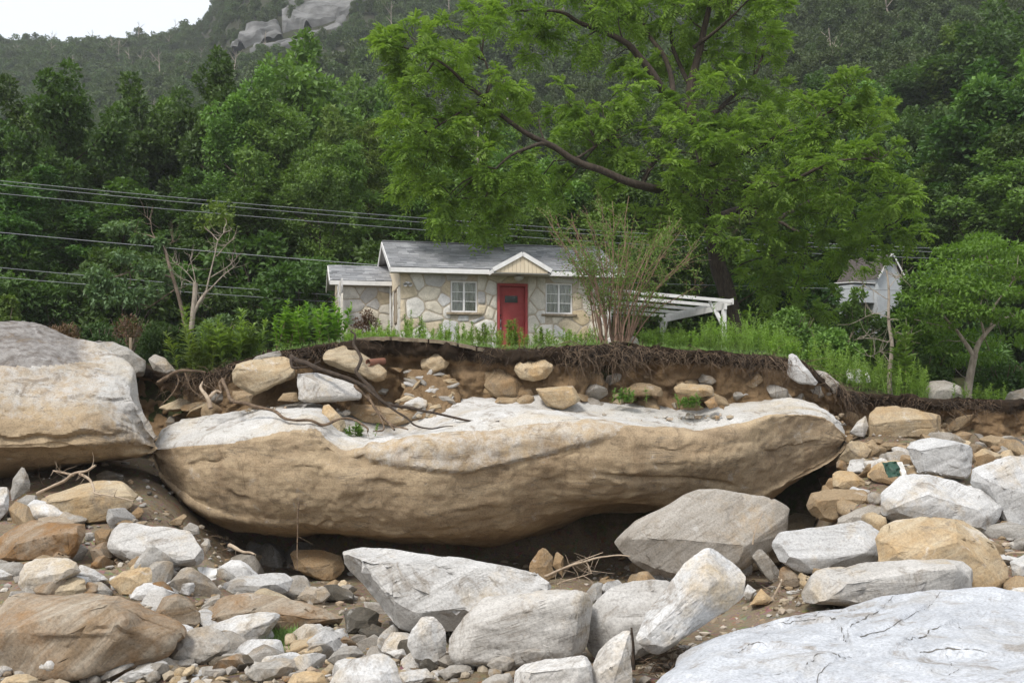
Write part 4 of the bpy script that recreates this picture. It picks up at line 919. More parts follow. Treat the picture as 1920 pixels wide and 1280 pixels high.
box_obj('wall', [(HW - 0.28, HW, 0.28, HD, -0.7, 2.40), (0.28, HW - 0.28, HD - 0.28, HD, -0.7, 2.40)], M['mortar'], house)
box_obj('floor', (0.28, HW - 0.28, 0.28, HD - 0.28, -0.5, 0.0), M['dark'], house)
box_obj('ceiling', (0.28, HW - 0.28, 0.28, HD - 0.28, 2.30, 2.39), M['dark'], house)

def clip(poly, a_, b_, c_):
    """keep a*x+b*y<=c"""
    out = []
    for i in range(len(poly)):
        p, q = poly[i], poly[(i + 1) % len(poly)]; dp = a_*p[0] + b_*p[1] - c_; dq = a_*q[0] + b_*q[1] - c_
        if dp <= 0: out.append(p)
        if dp * dq < 0: t = dp / (dp - dq); out.append((p[0] + (q[0]-p[0])*t, p[1] + (q[1]-p[1])*t))
    return out
def area(p): return 0.5 * abs(sum(p[i][0]*p[(i+1) % len(p)][1] - p[(i+1) % len(p)][0]*p[i][1] for i in range(len(p))))
def rubble(x0, x1, z0, z1, holes, n, rng, gap=0.022, asp=1.15):
    """irregular stones: jittered cells clipped to the wall and its openings"""
    seeds = []
    tries = 0
    while len(seeds) < n and tries < 8000:
        tries += 1; s = (rng.uniform(x0, x1), rng.uniform(z0, z1))
        rmin = 0.50 * math.sqrt((x1-x0)*(z1-z0)/n) * (1.0 if tries < 4000 else 0.6)
        if all(math.hypot((s[0]-q[0])/asp, s[1]-q[1]) > rmin for q in seeds): seeds.append(s)
    out = []; wts = rng.uniform(0, 0.30 * (x1-x0)*(z1-z0)/n, len(seeds))
    for i, s in enumerate(seeds):
        poly = [(x0, z0), (x1, z0), (x1, z1), (x0, z1)]
        for j, q in enumerate(seeds):
            if i == j: continue
            a_, b_ = (q[0]-s[0])/asp**2, q[1]-s[1]; c_ = a_*(q[0]+s[0])/2 + b_*(q[1]+s[1])/2 + (wts[i] - wts[j]) / 2
            l = math.hypot(a_, b_); poly = clip(poly, a_, b_, c_ - gap/2*l)
            if len(poly) < 3: break
        for h in holes:
            if len(poly) < 3: break
            bx = clip(clip(clip(clip(poly, -1, 0, -h[0]), 1, 0, h[1]), 0, -1, -h[2]), 0, 1, h[3])
            if len(bx) >= 3 and area(bx) > 1e-4:
                opts = [clip(poly, 1, 0, h[0]-0.012), clip(poly, -1, 0, -h[1]-0.012), clip(poly, 0, 1, h[2]-0.012), clip(poly, 0, -1, -h[3]-0.012)]
                poly = max(opts, key=lambda p: area(p) if len(p) > 2 else 0)
        if len(poly) >= 3 and area(poly) > 0.006: out.append(poly)
    return out
def stone_mesh(poly, th, rng):
    """rounded, uneven stone from a polygon (x,z); face towards -y"""
    p = np.array(poly); k = max(3, int(len(p)))
    q = []
    for i in range(k):                                  # corner rounding
        a_, b_, c_ = p[i-1], p[i], p[(i+1) % k]
        q += [b_ + (a_-b_)*0.13, b_ + (c_-b_)*0.13]
    q = np.array(q); c = q.mean(0); n = len(q)
    s = math.sqrt(area(poly))
    r1 = c + (q - c) * (1 - 0.05*min(1, 0.25/s)); r2 = c + (q - c) * 0.80; r3 = c + (q - c)*0.4
    t = th * rng.uniform(0.75, 1.25)
    V = [(x, 0.02, z) for x, z in q] + [(x, -t*0.75 + rng.uniform(-.006, .006), z) for x, z in r1] + [(x, -t - rng.uniform(0, .014), z) for x, z in r2] + [(x, -t - rng.uniform(.0, .018), z) for x, z in r3]
    Fc = [(a_*n + i, a_*n + (i+1) % n, (a_+1)*n + (i+1) % n, (a_+1)*n + i) for a_ in range(3) for i in range(n)] + [tuple(3*n + i for i in range(n))]
    return V, Fc
def put_stones(polys, parent, th, xf=None):
    for pl in polys:
        if area(pl) and sum(pl[i][0]*pl[(i+1) % len(pl)][1] - pl[(i+1) % len(pl)][0]*pl[i][1] for i in range(len(pl))) < 0: pl = pl[::-1]
        V, Fc = stone_mesh(pl, th, rng); cx, cz = np.mean([q[0] for q in pl]), np.mean([q[1] for q in pl])
        me = py_mesh('stone', [(x - cx, y, z - cz) for x, y, z in V], Fc, True); me.set_sharp_from_angle(angle=R(50))
        o = link('stone', me, M['wallstone'], parent)
        if xf: o.location, o.rotation_euler = xf(cx, cz)
        else: o.location = (cx, 0, cz)
put_stones(rubble(0.0, HW, -0.35, 2.36, [DOOR] + [(a_, b_, c - 0.09, d_) for a_, b_, c, d_ in WIN], 84, rng, 0.034), wall, 0.014)
side = box_obj('corner_wall', (-0.004, 0.0, 0.0, 2.6, -0.5, 2.36), M['mortar'], house)
put_stones([[(2.6 - x, z) for x, z in pl] for pl in rubble(0.0, 2.6, -0.35, 2.3, [(0.85, 1.75, 0.85, 2.05)], 26, rng)], side, 0.014, lambda cx, cz: ((-0.005, 2.6 - cx, cz), (0, 0, R(-90))))

# --- roof
OV, EY, EZ, RZ = 0.35, -0.4, 2.50, 3.69
sl = (RZ - EZ) / (HD / 2 - EY); ang = math.atan(sl)
def roof_slab(x0, x1, ye, ze, yr, zr, th):
    V, Fc = [], []
    for (x) in (x0, x1): V += [(x, ye, ze), (x, yr, zr), (x, yr, zr - th), (x, ye, ze - th)]
    return V, [(0,1,2,3),(7,6,5,4),(0,4,5,1),(1,5,6,2),(2,6,7,3),(3,7,4,0)]
roof = link('roof', py_mesh('roof', *roof_slab(-OV, HW + OV, EY, EZ, HD/2, RZ, 0.06)), M['shingle'], house)
link('rear_roof', py_mesh('roof', *roof_slab(-OV, HW + OV, HD - EY, EZ, HD/2 + 0.001, RZ, 0.06)), M['shingle'], house)
def shingle_mesh(w_, l_, rag):
    th0, th1 = 0.004, 0.017
    V = [(0,0,0),(w_,0,0),(w_,l_,0.0),(0,l_,0.0),(0,0-rag,th1),(w_,0,th1),(w_,l_,th0),(0,l_,th0)]
    return V, [(3,2,1,0),(4,5,6,7),(0,1,5,4),(1,2,6,5),(2,3,7,6),(3,0,4,7)]
sh_me = [py_mesh('shingle', *shingle_mesh(w_, 0.17, 0.01)) for w_ in (0.29, 0.22, 0.36, 0.26)]
for m_ in sh_me: m_.materials.append(M['shingle'])
def lay_shingles(parent, x0, x1, ye, ze, yr, slope_len, ang, budget, skip=None):
    bag = Bag(); nC = int(slope_len / 0.135); cnt = 0; rr = np.random.default_rng(5)
    for k in range(nC + 1):
        d = min(k * 0.135, slope_len - 0.15); x = x0 - rr.uniform(0, 0.25)
        while x < x1:
            m_ = int(rr.integers(4)); w_ = (0.29, 0.22, 0.36, 0.26)[m_]; a_, b_ = max(x, x0), min(x + w_ - 0.006, x1)
            dj = d + rr.uniform(-.012, .012)
            y, z = ye + math.cos(ang)*dj, ze + math.sin(ang)*dj + 0.004
            if b_ - a_ > 0.05 and not (skip and skip((a_ + b_)/2, y)):
                if cnt < budget:
                    o = bpy.data.objects.new('shingle', sh_me[m_]); COL.objects.link(o); o.parent = parent
                    o.location = (a_, y, z); o.rotation_euler = (ang, 0, 0); o.scale = ((b_ - a_)/w_, 1, 1); cnt += 1
                else:
                    V, Fc = shingle_mesh(b_ - a_, 0.17, 0.0); V = np.array(V); c, s = math.cos(ang), math.sin(ang)
                    V = np.stack([V[:, 0] + a_, V[:, 1]*c - V[:, 2]*s + y, V[:, 1]*s + V[:, 2]*c + z], 1); bag.add(V, Fc)
            x += w_
    if bag.n: tag(link('shingle_courses', bag.mesh('shingles', False), M['shingle'], parent), kind='stuff')
PX0, PX1, PF = 2.72, 4.55, -1.05                       # little gable over the door: sides and front
lay_shingles(roof, -OV, HW + OV, EY - 0.02, EZ, HD/2, (HD/2 - EY)/math.cos(ang), ang, 300)
V, Fc = beam((-OV, HD/2, RZ + 0.02), (HW + OV, HD/2, RZ + 0.02), 0.22, 0.03); link('ridge_cap', py_mesh('cap', V, Fc), M['shingle'], house)
for xa, xb in ((-OV, PX0), (PX1, HW + OV)): box_obj('fascia', (xa, xb, EY - 0.03, EY, EZ - 0.16, EZ - 0.015), M['white'], house, bev=0.004)
box_obj('soffit', (-OV + 0.03, HW + OV - 0.03, EY + 0.003, 0.0, EZ - 0.15, EZ - 0.12), M['soffit'], house)
for sx, x in ((0, -OV), (1, HW + OV)):
    for (y0, y1) in ((EY, HD/2), (HD - EY, HD/2)):
        V, Fc = beam((x + (-0.013 if sx == 0 else 0.013), y0, EZ - 0.085), (x + (-0.013 if sx == 0 else 0.013), y1, RZ - 0.085), 0.026, 0.15)
        link('rake_board', py_mesh('rake', V, Fc), M['white'], house)
# left gable: vertical boards
gx0 = -0.012
nb = 14
for i in range(nb):
    y0, y1 = HD * i / nb + 0.006, HD * (i + 1) / nb - 0.004
    zt = lambda y: EZ - 0.10 + sl * (min(y, HD - y) - EY) - 0.02
    V = [(gx0 - .02, y0, 2.0), (gx0 - .02, y1, 2.0), (gx0 - .02, y1, zt(y1)), (gx0 - .02, y0, zt(y0)), (0.0, y0, 2.0), (0.0, y1, 2.0), (0.0, y1, zt(y1)), (0.0, y0, zt(y0))]
    link('siding_board', py_mesh('board', V, [(0,3,2,1),(4,5,6,7),(0,1,5,4),(1,2,6,5),(2,3,7,6),(3,0,4,7)]), M['cream'], house)
link('gable', py_mesh('gable', [(HW, 0, 2.4), (HW, HD, 2.4), (HW, HD/2, 2.4 + sl*HD/2), (HW - .1, 0, 2.4), (HW - .1, HD, 2.4), (HW - .1, HD/2, 2.4 + sl*HD/2)], [(0,1,2),(5,4,3),(0,3,4,1),(1,4,5,2),(2,5,3,0)]), M['cream'], house)

# --- gable hood over the door
pc = (PX0 + PX1) / 2; ph = 0.50; PZ = EZ - 0.03
porch = box_obj('porch_soffit', (PX0 + 0.03, PX1 - 0.03, PF + 0.05, -0.402, PZ - 0.16, PZ - 0.12), M['soffit'], house)
yb = 1.05
for s_ in (-1, 1):
    xe = pc + s_ * (PX1 - PX0) / 2
    V = [(xe, PF, PZ), (pc, PF, PZ + ph), (pc, yb, PZ + ph), (xe, yb - 1.35, PZ), (xe, PF, PZ - .05), (pc, PF, PZ + ph - .05), (pc, yb, PZ + ph - .05), (xe, yb - 1.35, PZ - .05)]
    link('porch_roof', py_mesh('porch_roof', V, [(0,1,2,3),(7,6,5,4),(0,4,5,1),(1,5,6,2),(2,6,7,3),(3,7,4,0)]), M['shingle'], house)
    V, Fc = beam((xe, PF - 0.014, PZ - 0.06), (pc - s_*0.001, PF - 0.014, PZ + ph - 0.05), 0.028, 0.13)
    link('rake_board', py_mesh('rake', V, Fc), M['white'], house)
    V, Fc = beam((xe + s_*0.0, PF, PZ - 0.10), (xe, EY, PZ - 0.10), 0.026, 0.12); link('fascia', py_mesh('fascia', V, Fc), M['white'], house)
nbd = 13
for i in range(nbd):
    x0, x1 = PX0 + 0.10 + (PX1 - PX0 - 0.2)*i/nbd + 0.004, PX0 + 0.10 + (PX1 - PX0 - 0.2)*(i + 1)/nbd - 0.004
    zt = lambda x: PZ - 0.06 + ph * (1 - abs(x - pc) / ((PX1 - PX0)/2))
    z0 = PZ - 0.13; m_ = min(max((x0 + x1)/2, x0), x1)
    V = [(x0, PF + .03, z0), (x1, PF + .03, z0), (x1, PF + .03, zt(x1)), (x0, PF + .03, zt(x0)), (x0, PF + .06, z0), (x1, PF + .06, z0), (x1, PF + .06, zt(x1)), (x0, PF + .06, zt(x0))]
    link('siding_board', py_mesh('board', V, [(0,1,2,3),(7,6,5,4),(0,4,5,1),(1,5,6,2),(2,6,7,3),(3,7,4,0)]), M['cream'], house)
# porch lamp: dish and mount
prof = [(0.0, 0.0), (0.05, 0.0), (0.06, -0.03), (0.15, -0.05), (0.155, -0.07), (0.10, -0.15), (0.03, -0.18), (0.0, -0.185)]
nseg = 18; V = []; Fq = []
for k, (r_, z_) in enumerate(prof):
    for j in range(nseg): a_ = 2*math.pi*j/nseg; V.append((max(r_, .001)*math.cos(a_), max(r_, .001)*math.sin(a_), z_))
for k in range(len(prof) - 1):
    for j in range(nseg): Fq.append((k*nseg + j, k*nseg + (j+1) % nseg, (k+1)*nseg + (j+1) % nseg, (k+1)*nseg + j))
link('porch_lamp', np_mesh('lamp', V, Fq, True), M['lampglass'], house, (pc - 0.02, -0.62, PZ - 0.16))

# --- door
x0, x1, z0, z1 = DOOR
door = box_obj('door', (x0 + 0.075, x1 - 0.075, 0.10, 0.145, 0.0, z1 - 0.085), M['red'], house, bev=0.004)
box_obj('door_frame', [(x0 + 0.002, x0 + 0.075, -0.035, 0.16, -0.02, z1 - 0.002), (x1 - 0.075, x1 - 0.002, -0.035, 0.16, -0.02, z1 - 0.002), (x0 + 0.075, x1 - 0.075, -0.035, 0.16, z1 - 0.085, z1 - 0.002)], M['red'], house)
box_obj('threshold', (x0, x1, -0.10, 0.16, -0.12, -0.02), M['concrete'], house)
M['glass'] = simple('dark_window_glass', (0.02, 0.022, 0.022), 0.08, scale=2.0, var=0.3, spec=0.6)
dcx = (x0 + x1)/2 - 0.02
box_obj('pane', (dcx - 0.21, dcx + 0.21, 0.088, 0.101, 1.52, 1.74), M['glass'], door)
box_obj('pane_trim', [(dcx - 0.235, dcx - 0.21, 0.08, 0.1, 1.495, 1.765), (dcx + 0.21, dcx + 0.235, 0.08, 0.1, 1.495, 1.765), (dcx - 0.21, dcx + 0.21, 0.08, 0.1, 1.495, 1.52), (dcx - 0.21, dcx + 0.21, 0.08, 0.1, 1.74, 1.765)], M['red'], door)
V, Fq = tube([(x0 + .12, .10, 1.12), (x0 + .12, .04, 1.12)], [.022, .022], 10); link('knob', np_mesh('knob', V, Fq, True), M['metal'], door)
V, Fq = tube(spline([(x0 + .12, .095, 1.0), (x0 + .12, .04, .97), (x0 + .12, .04, .82), (x0 + .12, .095, .79)], 12), .011, 8); link('handle', np_mesh('handle', V, Fq, True), M['metal'], door)
box_obj('padlock', [(x0 + .09, x0 + .15, .045, .075, .66, .735)], M['metal'], door, bev=0.006)
V, Fq = tube(spline([(x0 + .10, .06, .735), (x0 + .10, .06, .79), (x0 + .14, .06, .79), (x0 + .14, .06, .735)], 12), .006, 6); link('shackle', np_mesh('shackle', V, Fq, True), M['metal'], door)

# --- windows
t = NT('window_glass'); gl = t.n('BsdfGlossy', {'Color': (0.9, 0.9, 0.9, 1), 'Roughness': 0.03}); tr = t.n('BsdfTransparent', {'Color': (0.86, 0.88, 0.86, 1)})
fr = t.n('Fresnel', {'IOR': 1.45}); mx = t.n('MixShader', {0: fr.outputs[0], 1: tr.outputs[0], 2: gl.outputs[0]}); t.t.links.new(mx.outputs[0], t.out.inputs[0]); M['pane'] = t.m
t = NT('sheer_curtain'); tc = t.n('TexCoord'); nz = t.noise(t.n('Mapping', {'Vector': tc.outputs['Object'], 'Scale': (6, 1, 0.7)}).outputs[0], 3, 5, 0.6)
cc = t.ramp(nz, [(0.35, (0.38, 0.36, 0.32)), (0.65, (0.68, 0.65, 0.59))]); M['curtain'] = t.surf(cc, 0.9)
for (x0, x1, z0, z1) in WIN:
    f_ = 0.045; yw0, yw1 = 0.03, 0.10; xm = (x0 + x1)/2
    win = box_obj('window', [(x0, x0 + f_, yw0, yw1, z0, z1), (x1 - f_, x1, yw0, yw1, z0, z1), (x0 + f_, x1 - f_, yw0, yw1, z1 - f_, z1), (x0 + f_, x1 - f_, yw0, yw1, z0, z0 + f_), (xm - .03, xm + .03, yw0 - .008, yw1, z0 + f_, z1 - f_)], M['white'], house)
    for s_ in (0, 1):
        a_, b_ = (x0 + f_, xm - .03) if s_ == 0 else (xm + .03, x1 - f_)
        h = (z1 - z0 - 2*f_)/3
        for k in (1, 2): box_obj('glazing_bar', (a_, b_, yw0 + .012, yw1 - .012, z0 + f_ + k*h - .011, z0 + f_ + k*h + .011), M['white'], win)
        for k in range(3): box_obj('pane', (a_, b_, 0.062, 0.066, z0 + f_ + k*h + .0112, z0 + f_ + (k+1)*h - .0112), M['pane'], win)
    sb = np.linspace(x0 - .14, x1 + .14, 9); V = []
    for x in sb: V += [(x, -.10 + .02*rng.random(), z0 - .085 + .012*rng.random()), (x, -.10 + .02*rng.random(), z0 - .012 - .01*rng.random()), (x, .06, z0 - .004), (x, .06, z0 - .085)]
    Fc = [(i*4 + j, i*4 + (j+1) % 4, i*4 + 4 + (j+1) % 4, i*4 + 4 + j) for i in range(8) for j in range(4)] + [(0, 3, 2, 1), (32, 33, 34, 35)]
    link('sill', py_mesh('sill', V, Fc), M['concrete'], win)
    xs = np.linspace(x0 + .03, x1 - .03, 60); ys = 0.115 + 0.018*np.sin(xs*46) + 0.01*np.sin(xs*97 + 1)
    V = [(x, y, z) for z in (z0 + .02, z1 - .02) for x, y in zip(xs, ys)]; Fc = [(i, i + 1, 61 + i, 60 + i) for i in range(59)]
    link('curtain', py_mesh('curtain', V, Fc, True), M['curtain'], win)
# side window in the left wall
sw = box_obj('window', [(-0.03, 0.06, 0.9, 0.96, 0.9, 2.0), (-0.03, 0.06, 1.64, 1.7, 0.9, 2.0), (-0.03, 0.06, 0.96, 1.64, 1.94, 2.0), (-0.03, 0.06, 0.96, 1.64, 0.9, 0.96)], M['wood'], house)
box_obj('pane', (0.02, 0.03, 0.96, 1.64, 0.96, 1.94), M['glass'], sw)

# --- annex on the left
AX0, AX1, AY0, AY1, AH = -1.78, -0.006, 2.6, 4.9, 2.22
aw = box_obj('annex_wall', [(AX0, AX1, AY0, AY0 + .25, -0.7, AH), (AX0, AX0 + .25, AY0 + .25, AY1, -0.7, AH)], M['mortar'], house)
put_stones(rubble(AX0, AX1, -0.35, AH - 0.04, [], 24, rng), aw, 0.014, lambda cx, cz: ((cx, AY0, cz), (0, 0, 0)))
put_stones([[(AY1 - x, z) for x, z in pl] for pl in rubble(0.0, 2.3, -0.3, AH - 0.05, [], 22, rng)], aw, 0.03, lambda cx, cz: ((AX0, AY1 + AY0 - cx - AY0 + 0 if False else AY1 - (cx - 0) + 0, cz), (0, 0, R(-90))) )
ae, az, ar = AY0 - 0.28, 2.36, 3.02; ay = (AY0 + AY1)/2
aang = math.atan((ar - az)/(ay - ae))
arf = link('annex_roof', py_mesh('annex_roof', *roof_slab(AX0 - .28, AX1 - 0.03, ae, az, ay, ar, .05)), M['shingle'], house)
link('annex_rear_roof', py_mesh('annex_roof', *roof_slab(AX0 - .28, AX1 - 0.03, 2*ay - ae, az, ay + .001, ar, .05)), M['shingle'], house)
lay_shingles(arf, AX0 - .28, AX1 - 0.03, ae - .015, az, ay, (ay - ae)/math.cos(aang), aang, 60)
box_obj('fascia', (AX0 - .28, AX1 - 0.03, ae - .028, ae, az - .15, az - .012), M['white'], house, bev=.004)
box_obj('soffit', (AX0 - .25, AX1 - 0.03, ae + .003, AY0, az - .14, az - .115), M['soffit'], house)
for (y0, y1) in ((ae, ay), (2*ay - ae, ay)):
    V, Fc = beam((AX0 - .293, y0, az - .08), (AX0 - .293, y1, ar - .08), .026, .14); link('rake_board', py_mesh('rake', V, Fc), M['white'], house)
link('gable', py_mesh('gable', [(AX0 - .01, AY0, AH - .15), (AX0 - .01, AY1, AH - .15), (AX0 - .01, AY1, AH), (AX0 - .01, ay, ar - .08), (AX0 - .01, AY0, AH), (AX0 + .1, AY0, AH - .15), (AX0 + .1, AY1, AH - .15), (AX0 + .1, AY1, AH), (AX0 + .1, ay, ar - .08), (AX0 + .1, AY0, AH)],
     [(4,3,2,1,0),(5,6,7,8,9),(0,1,6,5),(1,2,7,6),(2,3,8,7),(3,4,9,8),(4,0,5,9)]), M['cream'], house)
V, Fq = tube([(-.07, 2.50, 2.3), (-.07, 2.50, -.3)], .03, 8); link('downpipe', np_mesh('pipe', V, Fq, True), M['white'], house)
# floodlight heads and meter box
fl = box_obj('floodlight', (0.16, 0.26, -.055, -.03, 2.00, 2.10), M['white'], house, bev=.006)
for dx in (-.05, .05):
    V, Fq = tube([(.21 + dx*.4, -.05, 2.06), (.21 + dx*1.2, -.12, 2.03), (.21 + dx*1.6, -.19, 1.99)], [.03, .045, .065], 12); link('lamp_head', np_mesh('head', V, Fq, True), M['white'], fl)
box_obj('meter_box', (-0.62, -0.22, 2.40, 2.565, 0.0, 0.72), M['tin'], house, bev=.01)

# ---------------------------------------------------------------- white timber frame (pergola) on the right
ca, sa = math.cos(HR), math.sin(HR)
def hw(x, y, z): return (HO[0] + x*ca - y*sa, HO[1] + x*sa + y*ca, HO[2] + z)
pg_o = thing('pergola', 'white painted timber pergola frame leaning on the right wall of the cottage', 'pergola', hw(HW, 0.1, 0), HR)
PL, PDp, zi, zo = 4.05, 6.3, 1.98, 1.72
def pb(name, p0, p1, w_, h_): V, Fc = beam(p0, p1, w_, h_); return link(name, py_mesh(name, V, Fc), M['white'], pg_o)
zsl = lambda x: zi + (zo - zi) * x / PL
pb('beam', (PL - .12, -.15, zo - .19), (PL - .12, PDp, zo - .19), .07, .19)
pb('ledger', (.05, -.1, zi - .06), (.05, PDp, zi - .06), .05, .2)
for k in range(5):
    y = -0.08 + k * 1.55
    pb('rafter', (.06, y, zsl(.06) + 0.0), (PL + .12, y, zsl(PL + .12) + 0.0), .045, .105)
pb('fascia_board', (PL + .145, -.14, zo - .02), (PL + .145, PDp - 0.05, zo - .02), .03, .2)
for y in (0.02, PDp - .35):
    pb('post', (PL - .12, y, zo - .29), (PL - .12, y, -.6), .13, .13)
    for s_ in ((1,) if y < 1 else (-1,)):
        pb('brace', (PL - .12, y + s_*.05, zo - .85), (PL - .12, y + s_*.6, zo - .27), .06, .09)
pb('brace', (PL - .16, 0.02, zo - .85), (PL - .62, 0.02, zsl(PL - .62) - .06), .06, .08)

# ---------------------------------------------------------------- grey barn far off on the right
bn = thing('barn', 'grey gabled barn with a low white lean-to among the trees across the road', 'building', (P(1668, 560, 50)[0], 50, P(1655, 475, 50)[2] - 2.7), R(24)); bn.scale = (.37, .37, .37)
V = [(-2, 0, -5), (2, 0, -5), (2, 0, 4.4), (0, 0, 7.2), (-2, 0, 4.4)]; V += [(x, 7, z) for x, y, z in V]
link('wall', py_mesh('wall', V, [(0,1,2,3,4),(9,8,7,6,5),(0,5,6,1),(1,6,7,2),(4,9,5,0)]), M['tin'], bn)
for s_ in (-1, 1):
    V, Fc = roof_slab(-.5, 7.3, 0, 0, 1, 1, .1); V = [(s_*2.35, x, 4.05) if y == 0 and z == 0 else (s_*2.35, x, 3.93) if y == 0 else (0, x, 7.35) if z == 1 else (0, x, 7.2) for x, y, z in V]
    link('roof', py_mesh('roof', V, Fc), M['brownroof'], bn)
    V, Fc = beam((s_*2.35, -.53, 3.95), (0, -.53, 7.25), .05, .22); link('rake_board', py_mesh('rake', V, Fc), M['white'], bn)
box_obj('lean_to_wall', (-5.4, -2.0, .5, 5, 1.0, 3.2), M['tin'], bn)
V, Fc = beam((-3.7, .3, 3.45), (-3.7, 5.2, 3.75), 3.7, .12); link('lean_to_roof', py_mesh('lroof', V, Fc), M['white'], bn)
# ---------------------------------------------------------------- foliage tools
def unit(v): return v / (np.linalg.norm(v, axis=-1, keepdims=True) + 1e-9)
def leaf_quads(C, D, U, L, W, curl=0.15):
    """rhomb leaves: base C, direction D, rough normal U"""
    n = len(C); L = np.broadcast_to(L, (n,))[:, None]; W = np.broadcast_to(W, (n,))[:, None]
    S = unit(np.cross(D, U)); N = np.cross(S, D)
    a_ = C; t = C + D * L - N * L * curl; m = C + D * L * 0.45 + N * L * 0.06
    V = np.stack([a_, m + S * W / 2, t, m - S * W / 2], 1).reshape(-1, 3)
    return V, np.arange(4 * n).reshape(-1, 4)
def shell_pts(c, r, n, rng, inner=0.45):
    d = unit(rng.normal(size=(n, 3))); k = (inner + (1 - inner) * rng.random(n)) ** 0.7
    return c + d * r * k[:, None], d
def clump_leaves(bag, clumps, per, L, W, rng, up=0.5, droop=0.0, inner=0.4):
    """clumps: list of (center, radii)"""
    for c, r in clumps:
        c, r = np.asarray(c, float), np.broadcast_to(r, (3,)).astype(float)
        n = max(6, int(per * rng.uniform(0.75, 1.25))); p, d = shell_pts(c, r, n, rng, inner)
        k = noise(p * 1.7 / max(r.mean(), 0.3) + 31, 3) > -0.35; p, d = p[k], d[k]; n = len(p)
        D = unit(d * 0.8 + rng.normal(size=(n, 3)) * 0.7 + np.array([0, 0, up * 0.5 - droop])); U = unit(rng.normal(size=(n, 3)) * 0.55 + d * 0.5 + np.array([0, 0, 0.9]))
        s = rng.uniform(0.7, 1.3, n); bag.add(*leaf_quads(p, D, U, L * s, W * s))
def pinnate(bag, C, D, rng, L=0.45, n=6, lw=0.05, ll=0.13):
    """feather leaves: leaflets in two rows along a drooping stalk"""
    m = len(C); ln = L * rng.uniform(0.7, 1.2, m); D = unit(D); side = unit(np.cross(D, np.array([0, 0, 1.0]) + rng.normal(size=(m, 3)) * 0.25)); up = np.cross(side, D)
    for k in range(n + 1):
        f = (k + 0.8) / (n + 1); ctr = C + D * (ln * f)[:, None] - np.array([0, 0, 1.0]) * (ln * 0.35 * f * f)[:, None]
        sz = (0.65 + 0.7 * math.sin(math.pi * min(f, 0.9)))
        for s_ in (-1, 1):
            dd = unit(side * s_ * 0.9 + D * 0.55 - up * 0.18 + rng.normal(size=(m, 3)) * 0.12)
            bag.add(*leaf_quads(ctr, dd, up + rng.normal(size=(m, 3)) * 0.25, ll * sz * rng.uniform(.8, 1.2, m), lw * sz, 0.2))
def nearest(paths, p):
    b = (1e9, None, 0)
    for q in paths:
        d = np.linalg.norm(q - p, axis=1); k = int(d.argmin())
        if d[k] < b[0]: b = (d[k], q, k)
    return b
def branch_to(bag, paths, p, r0, r1, rng, sag=0.15):
    d, q, k = nearest(paths, p); a_ = q[max(0, k - 2)]; m = (a_ + p) / 2 + rng.normal(size=3) * d * 0.10 + np.array([0, 0, sag * d])
    pts = wobble(spline([a_, m, p], 7), 0.05 * d, rng, 2.0); bag.add(*tube(pts, np.linspace(r0, r1, 7), 5)); return pts

# ---------------------------------------------------------------- forest trees: shapes (height 1 is scaled to 20 m)
def make_forest_tree(seed, H=20.0, W=8.5, lobes=11, per=330, leafL=0.36, leafW=0.22, pointed=0.5, low=0.16):
    rng = np.random.default_rng(seed); tb, lb = Bag(), Bag()
    tr = wobble(spline([(0, 0, -0.6), (rng.uniform(-.3, .3), rng.uniform(-.3, .3), H * 0.45), (rng.uniform(-.5, .5), rng.uniform(-.5, .5), H * 0.93)], 16), 0.18, rng, 0.35)
    tb.add(*tube(tr, np.linspace(0.26, 0.04, 16), 8)); paths = [tr]; clumps = []
    for k in range(lobes):                                        # rising limbs, each carrying a spire of clumps
        f = low + 0.04 + (0.80 - low) * (k + rng.random() * .6) / lobes; a_ = rng.uniform(0, 6.28); z0 = H * f
        env = W / 2 * min(1, (1.04 - f) / 0.42) ** 0.55 * min(1, (f - low + 0.10) / 0.24)
        rad = env * rng.uniform(0.55, 1.0); zt = z0 + H * rng.uniform(0.13, 0.26)
        base = tr[int(np.argmin(np.abs(tr[:, 2] - z0)))]; tip = np.array([math.cos(a_) * rad, math.sin(a_) * rad, min(zt, H * (1.0 - 0.10 * pointed * rad))])
        mid = (base + tip) / 2 + np.array([math.cos(a_), math.sin(a_), -0.2]) * rad * 0.2
        lp = wobble(spline([base, mid, tip], 9), 0.12, rng, 0.6); tb.add(*tube(lp, np.linspace(0.09, 0.02, 9), 5)); paths.append(lp)
        for j in range(4):
            q = lp[4 + j] + rng.normal(size=3) * np.array([0.55, 0.55, 0.45]); s = rng.uniform(0.75, 1.25) * (1.15 - 0.10 * j)
            clumps.append((q, (s, s, s * rng.uniform(0.75, 1.1))))
    for f in np.linspace(0.42, 0.985, 11):
        q = tr[min(15, int(f * 15 / 0.93))] * np.array([1, 1, 0]) + np.array([*rng.normal(size=2) * 0.5, H * f]); s = (1.3 * (1.02 - f) ** 0.5 + 0.5); clumps.append((q, (s, s, s * 1.15)))
    for k in range(int(lobes * 1.4)):
        f = rng.uniform(low, 0.92); a_ = rng.uniform(0, 6.28); env = W / 2 * min(1, (1.04 - f) / 0.42) ** 0.55 * min(1, (f - low + 0.10) / 0.24)
        q = np.array([math.cos(a_) * env * rng.uniform(.5, 1.0), math.sin(a_) * env * rng.uniform(.5, 1.0), H * f]); s = rng.uniform(0.7, 1.25)
        clumps.append((q, (s, s, s * 0.8))); branch_to(tb, paths, q, 0.04, 0.012, rng)
    clump_leaves(lb, clumps, per, leafL, leafW, rng, 0.35)
    return tb.mesh('trunk'), lb.mesh('crown', False)
